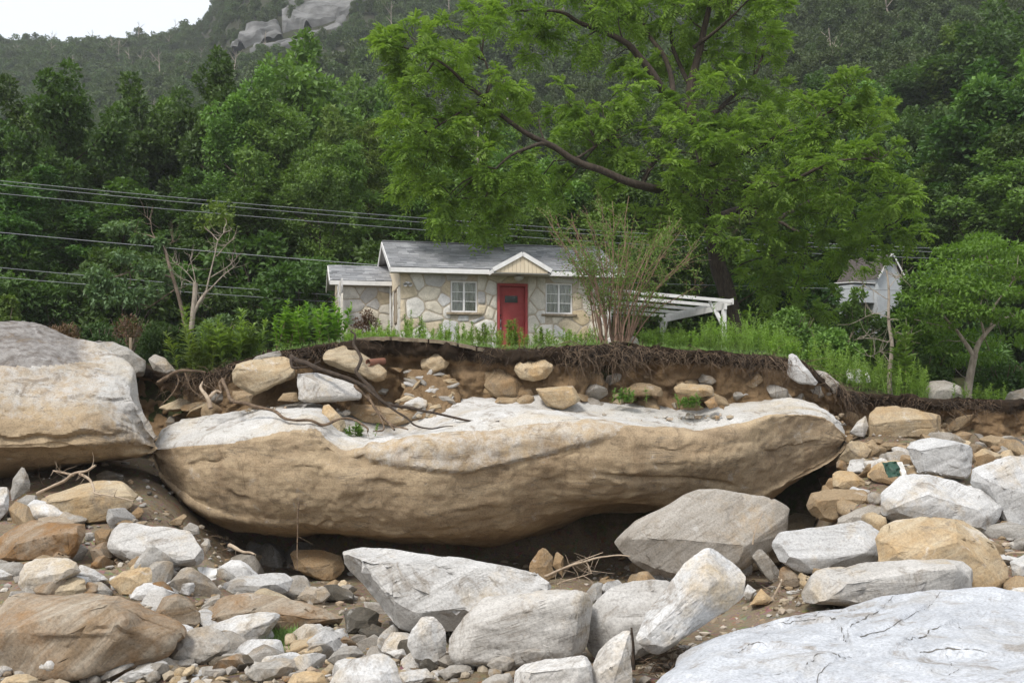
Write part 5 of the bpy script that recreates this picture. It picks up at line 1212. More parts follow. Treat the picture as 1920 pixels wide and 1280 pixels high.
def make_feather_tree(seed, H=16.0, W=6.5):
    """soft layered feathery tree (hemlock-like plumes)"""
    rng = np.random.default_rng(seed); tb, lb = Bag(), Bag()
    tr = wobble(spline([(0, 0, -0.6), (.2, 0, H * .5), (0, .1, H)], 14), 0.1, rng, .3); tb.add(*tube(tr, np.linspace(.2, .02, 14), 7)); paths = [tr]
    for k in range(46):
        f = 0.08 + 0.9 * k / 46; a_ = k * 2.4 + rng.uniform(-.4, .4); ln = W / 2 * (1.02 - f) ** 0.7 * rng.uniform(.7, 1.1) + .25; b_ = np.array([0, 0, H * f])
        tip = b_ + np.array([math.cos(a_) * ln, math.sin(a_) * ln, ln * rng.uniform(.1, .45)]); m = (b_ + tip) / 2 + np.array([0, 0, .25 * ln]); lp = spline([b_, m, tip], 7); tb.add(*tube(lp, np.linspace(.04, .008, 7), 4))
        n = int(90 + 120 * ln); t = rng.random(n) ** .7; q = lp[np.minimum(6, (t * 6.99).astype(int))] + rng.normal(size=(n, 3)) * np.array([.28, .28, .20])
        D = unit(np.array([math.cos(a_), math.sin(a_), -.1]) + rng.normal(size=(n, 3)) * .55); s = rng.uniform(.7, 1.3, n); lb.add(*leaf_quads(q, D, unit(rng.normal(size=(n, 3)) * .5 + np.array([0, 0, 1.])), .38 * s, .11 * s))
    return tb.mesh('trunk'), lb.mesh('crown', False)
TV = [make_forest_tree(1), make_forest_tree(2, W=7.2, lobes=12, pointed=1.0), make_forest_tree(3, W=9.5, lobes=13), make_forest_tree(4, W=8.0, lobes=10, leafL=0.3, leafW=0.2, per=400), make_feather_tree(5)]
SHV = []
for k in range(3):                                                # understorey thickets
    r_ = np.random.default_rng(50 + k); tb, lb = Bag(), Bag(); paths = []
    for j in range(7):
        a_ = r_.uniform(0, 6.28); lp = wobble(spline([(0, 0, -.3), (math.cos(a_) * .6, math.sin(a_) * .6, 1.6), (math.cos(a_) * 1.6, math.sin(a_) * 1.6, 3.4 * r_.uniform(.6, 1))], 9), .1, r_, 1.0); tb.add(*tube(lp, np.linspace(.05, .01, 9), 5)); paths.append(lp)
    cl = []
    for j in range(34):
        a_ = r_.uniform(0, 6.28); f = r_.random(); q = np.array([math.cos(a_) * 1.7 * r_.random() ** .5 * (1.1 - .5 * f), math.sin(a_) * 1.7 * r_.random() ** .5 * (1.1 - .5 * f), .3 + 3.6 * f]); s = r_.uniform(.4, .75); cl.append((q, (s, s, s * .75))); branch_to(tb, paths, q, .015, .006, r_)
    clump_leaves(lb, cl, 170, .24, .14, r_, .3); SHV.append((tb.mesh('stem'), lb.mesh('crown', False)))
def put_tree(name, label, cat, group, mesh, loc, sx, sz, rz, lmat, bmat='bark', pn=('trunk', 'crown')):
    o = thing(name, label, cat, loc, rz, group); o.scale = (sx, sx, sz)
    for me_, m_, nm in ((mesh[0], M[bmat], pn[0]), (mesh[1], M[lmat], pn[1])):
        c = bpy.data.objects.new(nm, me_); COL.objects.link(c); c.parent = o
        if not me_.materials: me_.materials.append(m_)
        c.material_slots[0].link = 'OBJECT'; c.material_slots[0].material = m_
    return o
TR = [  # px, top row, distance, width in px, variant, leaf
 (-60,150,60,210,2,'leaf_dark'),(30,172,61,170,1,'leaf_dark'),(140,146,59,200,0,'leaf_dark'),(262,160,64,170,1,'leaf_dark'),(335,205,66,150,3,'leaf_mid'),(400,122,63,190,0,'leaf_dark'),(470,150,58,170,3,'leaf_mid'),
 (562,78,66,210,1,'leaf_mid'),(520,190,56,180,3,'leaf_mid'),(620,215,57,170,0,'leaf_mid'),(690,235,55,150,4,'leaf_feather'),(740,170,68,180,2,'leaf_mid'),(655,270,52,150,4,'leaf_feather'),(770,280,54,170,4,'leaf_feather'),(600,290,50,140,3,'leaf_mid'),
 (70,330,50,240,2,'leaf_dark'),(215,345,51,230,0,'leaf_dark'),(340,330,52,220,2,'leaf_dark'),(470,350,50,220,3,'leaf_dark'),(850,300,57,210,2,'leaf_mid'),(930,330,53,190,3,'leaf_mid'),(1030,310,58,220,2,'leaf_mid'),(1130,320,57,200,0,'leaf_mid'),(1240,300,58,220,2,'leaf_dark'),(1350,290,60,220,0,'leaf_mid'),
 (1450,270,62,220,2,'leaf_dark'),(1540,240,70,210,0,'leaf_dark'),(1625,255,74,200,2,'leaf_dark'),(1700,215,72,200,3,'leaf_dark'),(1775,250,64,200,0,'leaf_mid'),(1850,130,62,250,1,'leaf_dark'),(1930,80,60,260,2,'leaf_mid'),(1985,200,55,260,0,'leaf_dark'),(1890,290,54,230,3,'leaf_mid'),(1790,330,57,200,2,'leaf_dark'),
 (1560,400,58,150,0,'leaf_dark'),(1480,380,56,170,3,'leaf_dark'),(1720,390,86,180,2,'leaf_dark'),(2060,150,58,260,2,'leaf_dark'),(90,205,82,200,3,'leaf_mid'),(215,215,80,200,2,'leaf_dark'),(320,185,84,200,0,'leaf_dark'),(480,175,80,200,2,'leaf_mid'),(650,170,86,190,0,'leaf_mid'),(700,215,80,180,2,'leaf_dark'),(820,230,88,220,0,'leaf_mid'),(930,260,84,220,2,'leaf_mid'),(1090,250,88,240,0,'leaf_dark'),(1470,190,90,220,0,'leaf_mid'),(1550,150,98,220,2,'leaf_dark'),(1650,165,94,220,0,'leaf_mid'),(1740,110,98,230,3,'leaf_dark'),(1810,60,96,230,2,'leaf_mid'),(1890,20,88,240,0,'leaf_dark'),(1600,330,66,190,3,'leaf_dark'),(1690,310,64,190,1,'leaf_dark'),(-150,180,62,240,0,'leaf_dark')]
rt = np.random.default_rng(77)
for px, row, Y, wpx, v, lm in TR:
    X = (px - 960) / F * Y; zb = float(terr(np.array([X]), np.array([Y]))[0]); zt = CZ + (HOR - row) / F * Y; H0, W0 = ((20, 8.5), (20, 7.2), (20, 9.5), (20, 8), (16, 6.5))[v]
    sx = wpx / F * Y / W0 * 1.12; sz = (zt - zb) / H0 * 1.02
    where = 'left of the cottage' if px < 800 else 'behind the cottage' if px < 1400 else 'on the slope right of the walnut tree'
    if v == 4: nm, lb_, g_ = 'plume_tree', 'soft feathery light green tree ' + where, 'feathery trees ' + where
    else:
        tone = 'dark' if lm == 'leaf_dark' else 'mid'; sh = ('broad', 'spired', 'wide-crowned', 'fine-leaved')[v]
        nm, lb_, g_ = 'forest_tree', 'tall %s %s green forest tree standing %s' % (sh, tone, where), '%s %s green forest trees %s' % (sh, tone, where)
    put_tree(nm, lb_, 'tree', g_, TV[v], (X, Y, zb), sx, sz, rt.uniform(0, 6.28), lm)
for k in range(34):                                               # thicket at the wood's edge
    px = -40 + k * 61 + rt.uniform(-25, 25); Y = rt.uniform(43, 49); row = rt.uniform(455, 545)
    X = (px - 960) / F * Y; zb = float(terr(np.array([X]), np.array([Y]))[0]); zt = CZ + (HOR - row) / F * Y; s = (zt - zb) / 4.0
    where = 'left of the cottage' if px < 700 else 'behind the cottage' if px < 1300 else 'right of the pergola'
    if 1560 < px < 1720: continue
    put_tree('shrub', 'dark leafy shrub of the thicket at the edge of the wood ' + where, 'shrub', 'thicket shrubs ' + where, SHV[k % 3], (X, Y, zb), s * 1.15, s, rt.uniform(0, 6.28), 'leaf_dark', pn=('stem', 'crown'))

# ---------------------------------------------------------------- hillside forest (one mass): points on the slope carrying crowns
def far_tree(seed, H=13.0, W=8.0, per=46, cl=20):
    r_ = np.random.default_rng(seed); lb = Bag(); tr = spline([(0, 0, -1), (r_.uniform(-.4, .4), 0, H * .5), (0, 0, H * .85)], 6); cls = []
    for k in range(cl):
        f = r_.uniform(.22, 1.0); env = W / 2 * math.sin(math.pi * min(.97, max(.12, f * .85 + .1))) ** .7; a_ = r_.uniform(0, 6.28); rr_ = env * r_.random() ** .5 * .85; s = r_.uniform(1.0, 1.9); cls.append(((math.cos(a_) * rr_, math.sin(a_) * rr_, H * f - s * .5), (s, s, s * .75)))
    clump_leaves(lb, cls, per, .85, .55, r_, .3); lb.add(*tube(tr, np.linspace(.22, .05, 6), 4)); return lb.mesh('hill_crown', False)
def snag(seed, H=14.0):
    r_ = np.random.default_rng(seed); b = Bag(); tr = wobble(spline([(0, 0, -1), (.2, 0, H * .5), (-.2, 0, H)], 9), .25, r_, .3); b.add(*tube(tr, np.linspace(.28, .05, 9), 5))
    for k in range(9):
        f = r_.uniform(.4, .95); p0 = tr[int(f * 8)]; a_ = r_.uniform(0, 6.28); ln = r_.uniform(.8, 2.6); b.add(*tube(wobble([p0, p0 + np.array([math.cos(a_) * ln * .5, math.sin(a_) * ln * .5, ln * .5]), p0 + np.array([math.cos(a_) * ln, math.sin(a_) * ln, ln * 1.1])], .1, r_), [.08, .06, .03], 4))
    return b.mesh('snag')
def gn_scatter(name, pts, scl, rz, sources, label):
    me = bpy.data.meshes.new(name); me.from_pydata([tuple(p) for p in pts], [], [])
    me.attributes.new('scl', 'FLOAT', 'POINT').data.foreach_set('value', np.asarray(scl, np.float32))
    me.attributes.new('rz', 'FLOAT', 'POINT').data.foreach_set('value', np.asarray(rz, np.float32))
    o = link(name, me, None); tag(o, label, 'forest', kind='stuff')
    ng = bpy.data.node_groups.new(name, 'GeometryNodeTree'); ng.interface.new_socket('Geometry', in_out='INPUT', socket_type='NodeSocketGeometry'); ng.interface.new_socket('Geometry', in_out='OUTPUT', socket_type='NodeSocketGeometry')
    nd = ng.nodes.new; lk = ng.links.new; gi, go = nd('NodeGroupInput'), nd('NodeGroupOutput')
    m2p = nd('GeometryNodeMeshToPoints'); lk(gi.outputs[0], m2p.inputs[0]); join = nd('GeometryNodeJoinGeometry')
    idx_ = nd('GeometryNodeInputIndex'); n = len(sources)
    at = nd('GeometryNodeInputNamedAttribute'); at.data_type = 'FLOAT'; at.inputs[0].default_value = 'scl'
    ar_ = nd('GeometryNodeInputNamedAttribute'); ar_.data_type = 'FLOAT'; ar_.inputs[0].default_value = 'rz'
    cx = nd('ShaderNodeCombineXYZ'); lk(ar_.outputs[0], cx.inputs[2])
    for k, src in enumerate(sources):
        oi = nd('GeometryNodeObjectInfo'); oi.inputs[0].default_value = src; ip = nd('GeometryNodeInstanceOnPoints')
        md = nd('ShaderNodeMath'); md.operation = 'MODULO'; lk(idx_.outputs[0], md.inputs[0]); md.inputs[1].default_value = n
        cp = nd('FunctionNodeCompare'); cp.data_type = 'FLOAT'; cp.operation = 'EQUAL'; lk(md.outputs[0], cp.inputs[0]); cp.inputs[1].default_value = k; cp.inputs['Epsilon'].default_value = 0.1
        lk(m2p.outputs[0], ip.inputs['Points']); lk(cp.outputs[0], ip.inputs['Selection']); lk(oi.outputs['Geometry'], ip.inputs['Instance']); lk(cx.outputs[0], ip.inputs['Rotation']); lk(at.outputs[0], ip.inputs['Scale']); lk(ip.outputs[0], join.inputs[0])
    lk(join.outputs[0], go.inputs[0]); md_ = o.modifiers.new('scatter', 'NODES'); md_.node_group = ng
    return o
def src_obj(me_, mat):
    me_.materials.append(mat); return bpy.data.objects.new(me_.name, me_)
srcs = [src_obj(far_tree(200 + k, W=7.5 + k % 3, per=95, cl=26), M['leaf_far']) for k in range(6)]
near_src = []
for k in range(4):                                                # fuller crowns for the nearer slope
    bg_, cr = make_forest_tree(30 + k, H=15.0, W=8.5, lobes=9, per=210, leafL=.42, leafW=.27, low=.1); near_src.append(src_obj(cr, M['leaf_far']))
rf = np.random.default_rng(3)
NF = 40000; Yf = 84 + 556 * rf.random(NF) ** 0.60; sf = rf.uniform(-0.62, 0.62, NF); Xf = sf * Yf
bare = lambda X, Y: ((X / Y > -0.288) & (X / Y < -0.13) & (Y > 303) & (Y < 368) & (noise(np.stack([X * .07, Y * .07, X * 0], -1), 8) > 0.0)) | ((X / Y > -.205) & (X / Y < -.14) & (Y > 333) & (Y < 360) & (noise(np.stack([X * .11, Y * .11, X * 0], -1), 12) > -.35)) | ((np.abs(X / Y + .152) < .019) & (np.abs(Y - 268) < 26)) | ((X / Y > .425) & (X / Y < .5) & (np.abs(Y - 268) < 26))
yr = np.interp(sf, [-0.8, -0.29, -0.25, -0.10, 0.1, 0.35, 0.6], [470, 475, 490, 600, 640, 560, 560])
keep = (Yf < yr + 8) & ~bare(Xf, Yf); Xf, Yf = Xf[keep], Yf[keep]
cell = {}; sel = []
for i in range(len(Xf)):
    c = (int(Xf[i] // (4.6 if Yf[i] < 190 else 4.3)), int(Yf[i] // (4.6 if Yf[i] < 190 else 4.3)))
    if c not in cell: cell[c] = 1; sel.append(i)
Xf, Yf = Xf[sel], Yf[sel]; Zf = terr(Xf, Yf); nr = Yf < 190
for nm_, m_, so, lab in (('hillside_forest', ~nr, srcs, 'dense green forest covering the mountainside'), ('lower_slope_forest', nr, near_src, 'dense green forest on the lower slope behind the roadside trees')):
    gn_scatter(nm_, np.stack([Xf, Yf, Zf], -1)[m_], rf.uniform(.6, 1.1, m_.sum()) * np.interp(Yf[m_], [80, 190, 300, 500], [1.0, .9, .8, .75]) * np.where((Xf[m_] / Yf[m_] > -.30) & (Xf[m_] / Yf[m_] < -.12) & (Yf[m_] > 245), .6, 1.0), rf.uniform(0, 6.28, m_.sum()), so, lab)
sn = src_obj(snag(5), M['palebark']); sn2 = src_obj(snag(6, 11), M['palebark'])
k = rf.choice(len(Xf), 230, replace=False)
gn_scatter('dead_snags', np.stack([Xf[k] + 2.2, Yf[k] - 2.5, Zf[k] - 0.5], -1), rf.uniform(.7, 1.15, len(k)), rf.uniform(0, 6.28, len(k)), [sn, sn2], 'scattered pale dead trunks standing in the mountainside forest')
# bare granite on the mountain: patches of exposed, stepped rock lying on the slope
def outcrop(px0, px1, Y0, Y1, seed, label):
    n1, n2 = 60, 46; ss, yy = np.meshgrid((np.linspace(px0, px1, n1) - 960) / F, np.linspace(Y0, Y1, n2)); X = ss * yy; Z = terr(X, yy); q = np.stack([X, yy, Z], -1).reshape(-1, 3)
    u_ = np.linspace(-1, 1, n1)[None, :]; v_ = np.linspace(-1, 1, n2)[:, None]; edge = 1 - np.maximum(np.abs(u_), np.abs(v_)) + 0.28 * fbm(q * .09, 3, seed).reshape(X.shape)
    st = (Z * .28 + fbm(q * .05, 3, seed + 1).reshape(X.shape) * 1.3); fr = st - np.floor(st); up_ = 1.6 * sstep(edge, -.05, .25) - 2.2 * (1 - sstep(edge, -.02, .1)) + (sstep(fr, 0, .25) - fr) * 2.0 + fbm(q * .25, 3, seed + 2).reshape(X.shape) * .5
    V = np.stack([X, yy - up_ * .5, Z + up_], -1); i = np.arange(n2 - 1)[:, None] * n1 + np.arange(n1 - 1)[None]; o_ = V.reshape(-1, 3).mean(0)
    tag(link('rock_outcrop', np_mesh('rock_outcrop', V.reshape(-1, 3) - o_, np.stack([i, i + 1, i + n1 + 1, i + n1], -1).reshape(-1, 4), False), M['cliff'], None, tuple(o_)), label, 'cliff')
for i, (a_, b_, c_, d_, lab) in enumerate([(530, 695, 328, 362, 'broad bare grey granite face near the mountain top'), (400, 530, 324, 335, 'grey granite ledge left of the broad face'), (470, 650, 309, 317, 'lower band of bare granite below the broad face'), (624, 694, 256, 284, 'striped slanting rock poking out of the forest above the tall spired trees'), (1815, 1960, 256, 284, 'pale cliff high above the slope right of the walnut tree')]):
    outcrop(a_, b_, c_, d_, 400 + i, lab)

# ---------------------------------------------------------------- the great walnut tree beside the pergola
YT = 38.5; wr = np.random.default_rng(21)
zb = float(terr(np.array([P(1378, 650, YT)[0]]), np.array([YT]))[0])
base = np.array([P(1380, 650, YT)[0], YT, zb - 0.3])
walnut = thing('walnut_tree', 'great spreading walnut tree with dark crooked limbs towering behind the cottage', 'tree', tuple(base))
def tp(s, dy=None):
    q = []
    for i, a_ in enumerate(s.split()):
        x, y, *d = [float(v) for v in a_.split(',')]; q.append(np.array(P(x, y, YT + (d[0] if d else 0))) - base)
    return np.array(q)
tbag = Bag()
limbs = [('1384,660 1366,580 1348,500 1338,430 1330,360 1318,290 1302,228 1292,165 1310,90 1330,10 1345,-90', .36, .07), ('1302,228 1262,190,-.5 1232,160,-1 1205,112,-1.2 1165,70,-1.5 1095,42,-2 1040,25,-2.5 960,20,-3', .20, .03),
 ('1262,190,-.5 1248,120,.5 1215,60,1 1190,-10,1.5 1170,-80,2', .11, .03), ('1334,395 1270,360,-1.5 1205,346,-3 1155,332,-3.5 1080,296,-4 1022,270,-4.5 985,245,-4.8 925,206,-5 890,196,-5.2 845,222,-5.5 800,250,-5.5', .17, .02),
 ('1022,270,-4.5 960,290,-5 915,335,-5.2', .07, .02), ('925,206,-5 880,160,-5.5 830,125,-6 780,95,-6', .08, .02), ('905,200,-5 918,150,-4.5 900,80,-4', .06, .02), ('1205,346,-3 1230,300,-2 1280,240,-1', .10, .06),
 ('1080,296,-4 1130,265,-3 1180,225,-2', .05, .02), ('1336,410 1390,395,1 1450,415,2 1480,400,2.2 1540,370,2.8 1600,350,3.2', .16, .025), ('1322,310 1380,290,-1 1450,260,-2 1520,230,-3 1580,190,-3.5', .13, .02), ('1310,250 1360,190,1.5 1420,130,2.5 1450,60,3', .12, .02),
 ('1330,360 1400,350,-2 1480,345,-3.5 1560,310,-4.5 1640,300,-5', .12, .02), ('1300,90,0 1360,40,-1 1410,-10,-1.5', .08, .02), ('1334,430 1300,400,-1 1240,420,-2', .07, .02), ('1322,385 1325,420,-.6 1345,445,-.9 1370,455,-1.2', .06, .03), ('1292,165 1265,90,1 1262,20,1.2 1260,-60,1.5', .09, .03), ('1450,415,2 1520,440,1 1600,440,0 1680,430,-1', .07, .015)]
paths = []
for s, r0, r1 in limbs:
    q = tp(s); n = 6 * len(q); lp = wobble(spline(q, n), 0.10, wr, 0.9); paths.append(lp)
    rr_ = np.linspace(r0, r1, n)
    if r0 > .3: rr_[:6] *= np.linspace(1.5, 1.0, 6)
    tbag.add(*tube(lp, rr_, 9))
cw = []   # crown masses: px, row, dist offset, radius px x, y
for s in '''770,70,-6,40,34 730,80,-6,28,26 800,110,-6,60,50 860,75,-5,60,45 900,40,-4,50,40 780,160,-6,55,50 850,170,-5,65,45 920,150,-5,50,40 800,220,-6,70,45 880,240,-5,70,45 770,260,-5.5,50,40 830,290,-5.5,75,45 900,310,-5,70,45 790,330,-5,60,40 850,370,-5,70,40 930,370,-4,60,40 880,420,-4,60,32 960,300,-4.5,60,40 960,420,-3,55,35 820,400,-5,50,30
960,20,-3,60,40 1030,20,-2.5,70,45 1100,10,-2,70,45 1000,75,-2,55,35 1090,70,-1.5,60,35 1160,30,-1,70,50 1220,20,1,70,50 1290,20,0,80,60 1370,20,-1,70,55 1430,10,-1,50,45 1150,110,0,45,30 1250,90,1,60,50 1340,90,1,75,60 1420,90,2,60,60 1450,60,3,45,50 1200,170,-2,60,40 1130,200,-2.5,70,45 1060,190,-3,55,38 1010,215,-4,60,40 1180,250,-3,75,45 1250,240,-3,60,45 1100,260,-3,60,40 1340,190,-2,85,65 1420,190,1,70,60 1390,260,-2,85,60 1310,290,-3,70,50 1230,310,-3.5,60,40 1160,300,-2,60,35
1470,250,-2,75,55 1540,210,-3,65,50 1590,170,-3.5,40,35 1560,260,-3,75,55 1620,240,-3,60,50 1650,300,-4.5,60,50 1570,330,-4,85,55 1480,330,-3,85,55 1400,340,-3,80,50 1640,360,-3.5,65,50 1690,380,-3,45,40 1560,400,-2,85,50 1470,410,-1,85,50 1390,420,-3,70,45 1640,430,-1,70,40 1700,430,-1,36,30 1540,470,0,75,40 1450,480,0,75,42 1600,490,1,60,30 1420,540,0,70,40 1490,540,1,65,40 1450,590,1,60,30 1520,580,1.5,45,30 1250,380,-2.5,60,38 1300,350,-2,60,40 1290,430,-2,60,38 1220,420,-2.5,50,34 1050,350,-1,60,40 990,360,-1,60,40 1120,370,0,60,35 1320,-60,0,110,70 1210,-60,1,90,60 1420,-50,0,80,60 1100,-40,-1,80,45'''.split():
    x, y, d, rx, ry = [float(v) for v in s.split(',')]; cw.append((np.array(P(x, y, YT + d)) - base, np.array([rx, (rx + ry) / 2, ry]) / F * YT))
lbag = Bag()
for c, r in cw:
    br = branch_to(tbag, paths, c, .035, .012, wr, .05)
    nt = max(6, int(r[0] * r[2] * 8.5))
    tips, dd = shell_pts(c, r * 1.05, nt, wr, .45)
    for q, d_ in zip(tips, dd):                                   # twig ends with a whorl of feather leaves
        a_ = c + (q - c) * .25; m = (a_ + q) / 2 + np.array([0, 0, .08]); tbag.add(*tube(spline([a_, m, q], 4), [.014, .010, .008, .005], 3))
        n = int(wr.integers(9, 14)); D = unit(d_ * .55 + wr.normal(size=(n, 3)) * .75 + np.array([0, 0, .18])); t_ = wr.random(n) * .6
        pinnate(lbag, q[None] - (q - a_)[None] * t_[:, None] * .6, D, wr, .50, 5, .062, .165)
link('trunk', tbag.mesh('walnut_trunk'), M['bark'], walnut)
link('crown', lbag.mesh('walnut_crown', False), M['walnut'], walnut)
print('walnut leaf quads', lbag.n // 4)
# ---------------------------------------------------------------- shrubs and small trees round the cottage
sr = np.random.default_rng(91)
def tz(X, Y): return float(terr(np.array([X]), np.array([float(Y)]))[0])
def plant(name, label, cat, px, Y, tb, lb, bmat, lmat, z=None, group=None, pn=('stem', 'foliage')):
    X = (px - 960) / F * Y; o = thing(name, label, cat, (X, Y, tz(X, Y) if z is None else z), 0, group)
    if tb.n: link(pn[0], tb.mesh(pn[0]), M[bmat], o)
    if lb is not None and lb.n: link(pn[1], lb.mesh(pn[1], False), M[lmat], o)
    return o
def mound(name, label, px, row, Y, wpx, hpx, lmat, per, L, W, ncl=26, group=None, bmat='bark2'):
    """rounded shrub: row = its top"""
    X = (px - 960) / F * Y; z0 = tz(X, Y); zt = CZ + (HOR - row) / F * Y; H = zt - z0; Wm = wpx / F * Y; tb, lb = Bag(), Bag(); cl = []; paths = []
    for k in range(7):
        a_ = sr.uniform(0, 6.28); lp = spline([(0, 0, -.1), (math.cos(a_) * Wm * .15, math.sin(a_) * Wm * .15, H * .4), (math.cos(a_) * Wm * .3, math.sin(a_) * Wm * .3, H * .75)], 7); tb.add(*tube(lp, np.linspace(.03, .008, 7), 5)); paths.append(lp)
    for k in range(ncl):
        d = unit(sr.normal(size=3)); d[2] = abs(d[2]); s = Wm * sr.uniform(.12, .2); cl.append((d * np.array([Wm / 2 - s * .7, Wm / 2 - s * .7, H - s]) * sr.uniform(.75, 1.0) , (s, s, s * .8)))
    clump_leaves(lb, cl, per, L, W, sr, .6, inner=.3); return plant(name, label, 'shrub', px, Y, tb, lb, bmat, lmat, group=group)
mound('yew_bush', 'dense round dark green yew bush beside the wooden stake', 312, 592, 29.5, 130, 90, 'yew', 420, .10, .030, 46)
mound('shrub', 'loose grey-green shrub behind the yew bush', 415, 582, 32, 120, 80, 'greygreen', 260, .11, .065, 40)
mound('shrub', 'low dark juniper shrub beside the brown brush heap', 190, 600, 30, 90, 40, 'yew', 300, .12, .03, 26)
mound('shrub', 'ivy-covered bush at the frame edge behind the grey-capped boulder', 5, 545, 31, 100, 80, 'leaf_mid', 320, .10, .08, 34)
mound('shrub', 'brown dead shrub in front of the cottage annex', 688, 575, 31.0, 76, 60, 'deadleaf', 120, .07, .03, 26)
mound('brush_heap', 'heap of rust-brown dead juniper branches under the pale branched tree', 120, 594, 30.5, 110, 30, 'deadleaf', 260, .14, .03, 24)
mound('brush_heap', 'low spread of dead brown twigs beneath the pale branched tree', 238, 570, 33, 130, 40, 'deadleaf', 120, .12, .03, 24)
mound('shrub', 'leafy shrub behind the right terrace weeds', 1560, 590, 31, 130, 90, 'leaf_mid', 260, .12, .07, 30)
mound('shrub', 'bushy green shrub at the foot of the walnut trunk', 1480, 560, 33, 150, 90, 'leaf_mid', 260, .12, .07, 34)
mound('shrub', 'leafy shrub hiding the foot of the grey barn', 1612, 528, 41, 120, 90, 'leaf_mid', 260, .15, .09, 34)
mound('shrub', 'dense low shrub in front of the barn wall', 1655, 578, 42, 130, 80, 'leaf_dark', 300, .15, .09, 40)
mound('shrub', 'tall shrub between the grey barn and the maple', 1705, 535, 40, 110, 90, 'leaf_dark', 260, .15, .09, 34)
mound('shrub', 'dark shrub in the shade behind the maple trunk', 1880, 660, 33, 150, 80, 'leaf_dark', 260, .12, .07, 34)
mound('shrub', 'green shrub beyond the broken ground right of the pale dead stem', 1730, 640, 32, 140, 80, 'leaf_dark', 260, .12, .07, 34)

# tall leafy weeds: stems with long narrow leaves
def weed_into(tb, lb, p, H, rng, nl=60, L=.13, W=.022, lean=.08, side=0):
    p = np.asarray(p, float); top = p + np.array([rng.normal() * lean * H, rng.normal() * lean * H, H]); st = spline([p, (p + top) / 2 + rng.normal(size=3) * .02, top], 5); tb.add(*tube(st, np.linspace(.008, .003, 5), 3))
    t = np.sort(rng.random(nl)) ** .85; q = st[0] + (top - st[0]) * t[:, None]; a_ = rng.uniform(0, 6.28, nl); D = unit(np.stack([np.cos(a_), np.sin(a_), .35 + .9 * t], -1)); s = (.55 + .65 * np.sin(math.pi * np.clip(t * .8 + .15, 0, 1))) * rng.uniform(.8, 1.2, nl)
    lb.add(*leaf_quads(q, D, np.tile([0, 0, 1.], (nl, 1)) + rng.normal(size=(nl, 3)) * .2, L * s, W * s, .3))
def tall_weed(px, Y, H, label, nst=4, group=None, nl=90, L=.15, W=.026, sp=.08):
    tb, lb = Bag(), Bag()
    for k in range(nst): weed_into(tb, lb, (sr.normal() * sp, sr.normal() * sp, 0), H * sr.uniform(.7, 1.05) * (.55 + .45 * sr.random() if sp > .1 else 1), sr, nl, L, W, .08 if sp < .1 else .2)
    return plant('tall_weed', label, 'weed', px, Y, tb, lb, 'weed', 'weed', group=group)
for px, Y, H, n, lab in [(760, 31.5, 1.25, 5, 'tall twin-plumed weed rising by the corner of the cottage front'), (793, 31.6, 1.15, 4, 'tall plume-like weed in front of the wall below the first window'), (838, 31.4, .75, 4, 'medium weed below the left window sill'),
                         (962, 28.5, .75, 7, 'bushy bright weed growing before the red door'), (1015, 30.5, .8, 4, 'weed beside the right door post'), (905, 30, .8, 6, 'thick weed left of the red door')]:
    tall_weed(px, Y, H, lab, n)
for px, row, Y, H, nst, lab in [(420, 690, 27.3, 1.75, 9, 'tall bright feathery weed growing from the gully beside the sawn-looking slab'), (378, 700, 27.3, 1.3, 9, 'leafy bright weed below the yew bush'), (448, 690, 27.6, 1.2, 6, 'light green weed leaning over the sawn-looking slab')]:
    tall_weed(px, Y, H, lab, nst + 3, nl=95, L=.26, W=.045, sp=.30)
for px, Y, H, nst, lab in [(570, 27.2, 1.25, 16, 'bright leafy sapling clump on the bank left of the cottage'), (615, 27.8, 1.35, 12, 'bright leafy sapling clump in front of the cottage annex'), (545, 27.6, .95, 9, 'low bright sapling clump over the dark roots')]:
    tb, lb = Bag(), Bag()
    for k in range(nst): weed_into(tb, lb, (sr.normal() * .28, sr.normal() * .2, 0), H * sr.uniform(.55, 1.0), sr, 70, .19, .065, .2)
    plant('sapling_clump', lab, 'sapling', px, Y, tb, lb, 'twig', 'sapling')
tb, lb = Bag(), Bag()
for k in range(3): weed_into(tb, lb, (sr.normal() * .1, sr.normal() * .1, 0), 1.9 * sr.uniform(.7, 1), sr, 80, .24, .11, .12)
plant('sapling', 'thin broad-leaved sapling beside the pale dead stem', 'sapling', 1690, 28.2, tb, lb, 'twig', 'leaf_mid')
def weed_patch(name, label, zones, L=.13, W=.022, nl=46):
    tb, lb = Bag(), Bag()
    for x0, x1, y0, y1, n, h0, h1 in zones:
        for k in range(n):
            px, Y = sr.uniform(x0, x1), sr.uniform(y0, y1); X = (px - 960) / F * Y; weed_into(tb, lb, (X, Y, tz(X, Y) - .03), (sr.uniform(h0, h1) * (1.35 if sr.random() < .12 else 1) + .12) , sr, nl, L, W, .14)
    b = Bag(); [b.add(v, f) for v, f in zip(lb.V, [np.arange(len(v)).reshape(-1, 4) for v in lb.V])]
    for v, f in zip(tb.V, tb.F): b.add(v, f - f.min())
    return tag(link(name, b.mesh(name, False), M['weed']), label, 'weeds', kind='stuff')
weed_patch('house_weeds', 'bright green weeds fringing the foot of the cottage wall', [(690, 930, 27.0, 31.5, 110, .2, .62), (930, 1130, 26.4, 31.5, 90, .15, .45), (640, 740, 26.6, 29, 50, .15, .4)])
weed_patch('pergola_weeds', 'thick stand of bright spiky weeds under the white pergola', [(1190, 1340, 26.8, 31.0, 110, .2, .5), (1320, 1480, 26.6, 32.5, 150, .3, .85), (1440, 1500, 26.3, 28, 40, .2, .5)], nl=54)
weed_patch('terrace_weeds', 'bright weeds covering the low terrace left of the maple', [(1520, 1740, 27.4, 31.5, 190, .35, .95), (1700, 1900, 28.5, 32, 50, .2, .5)], nl=50)
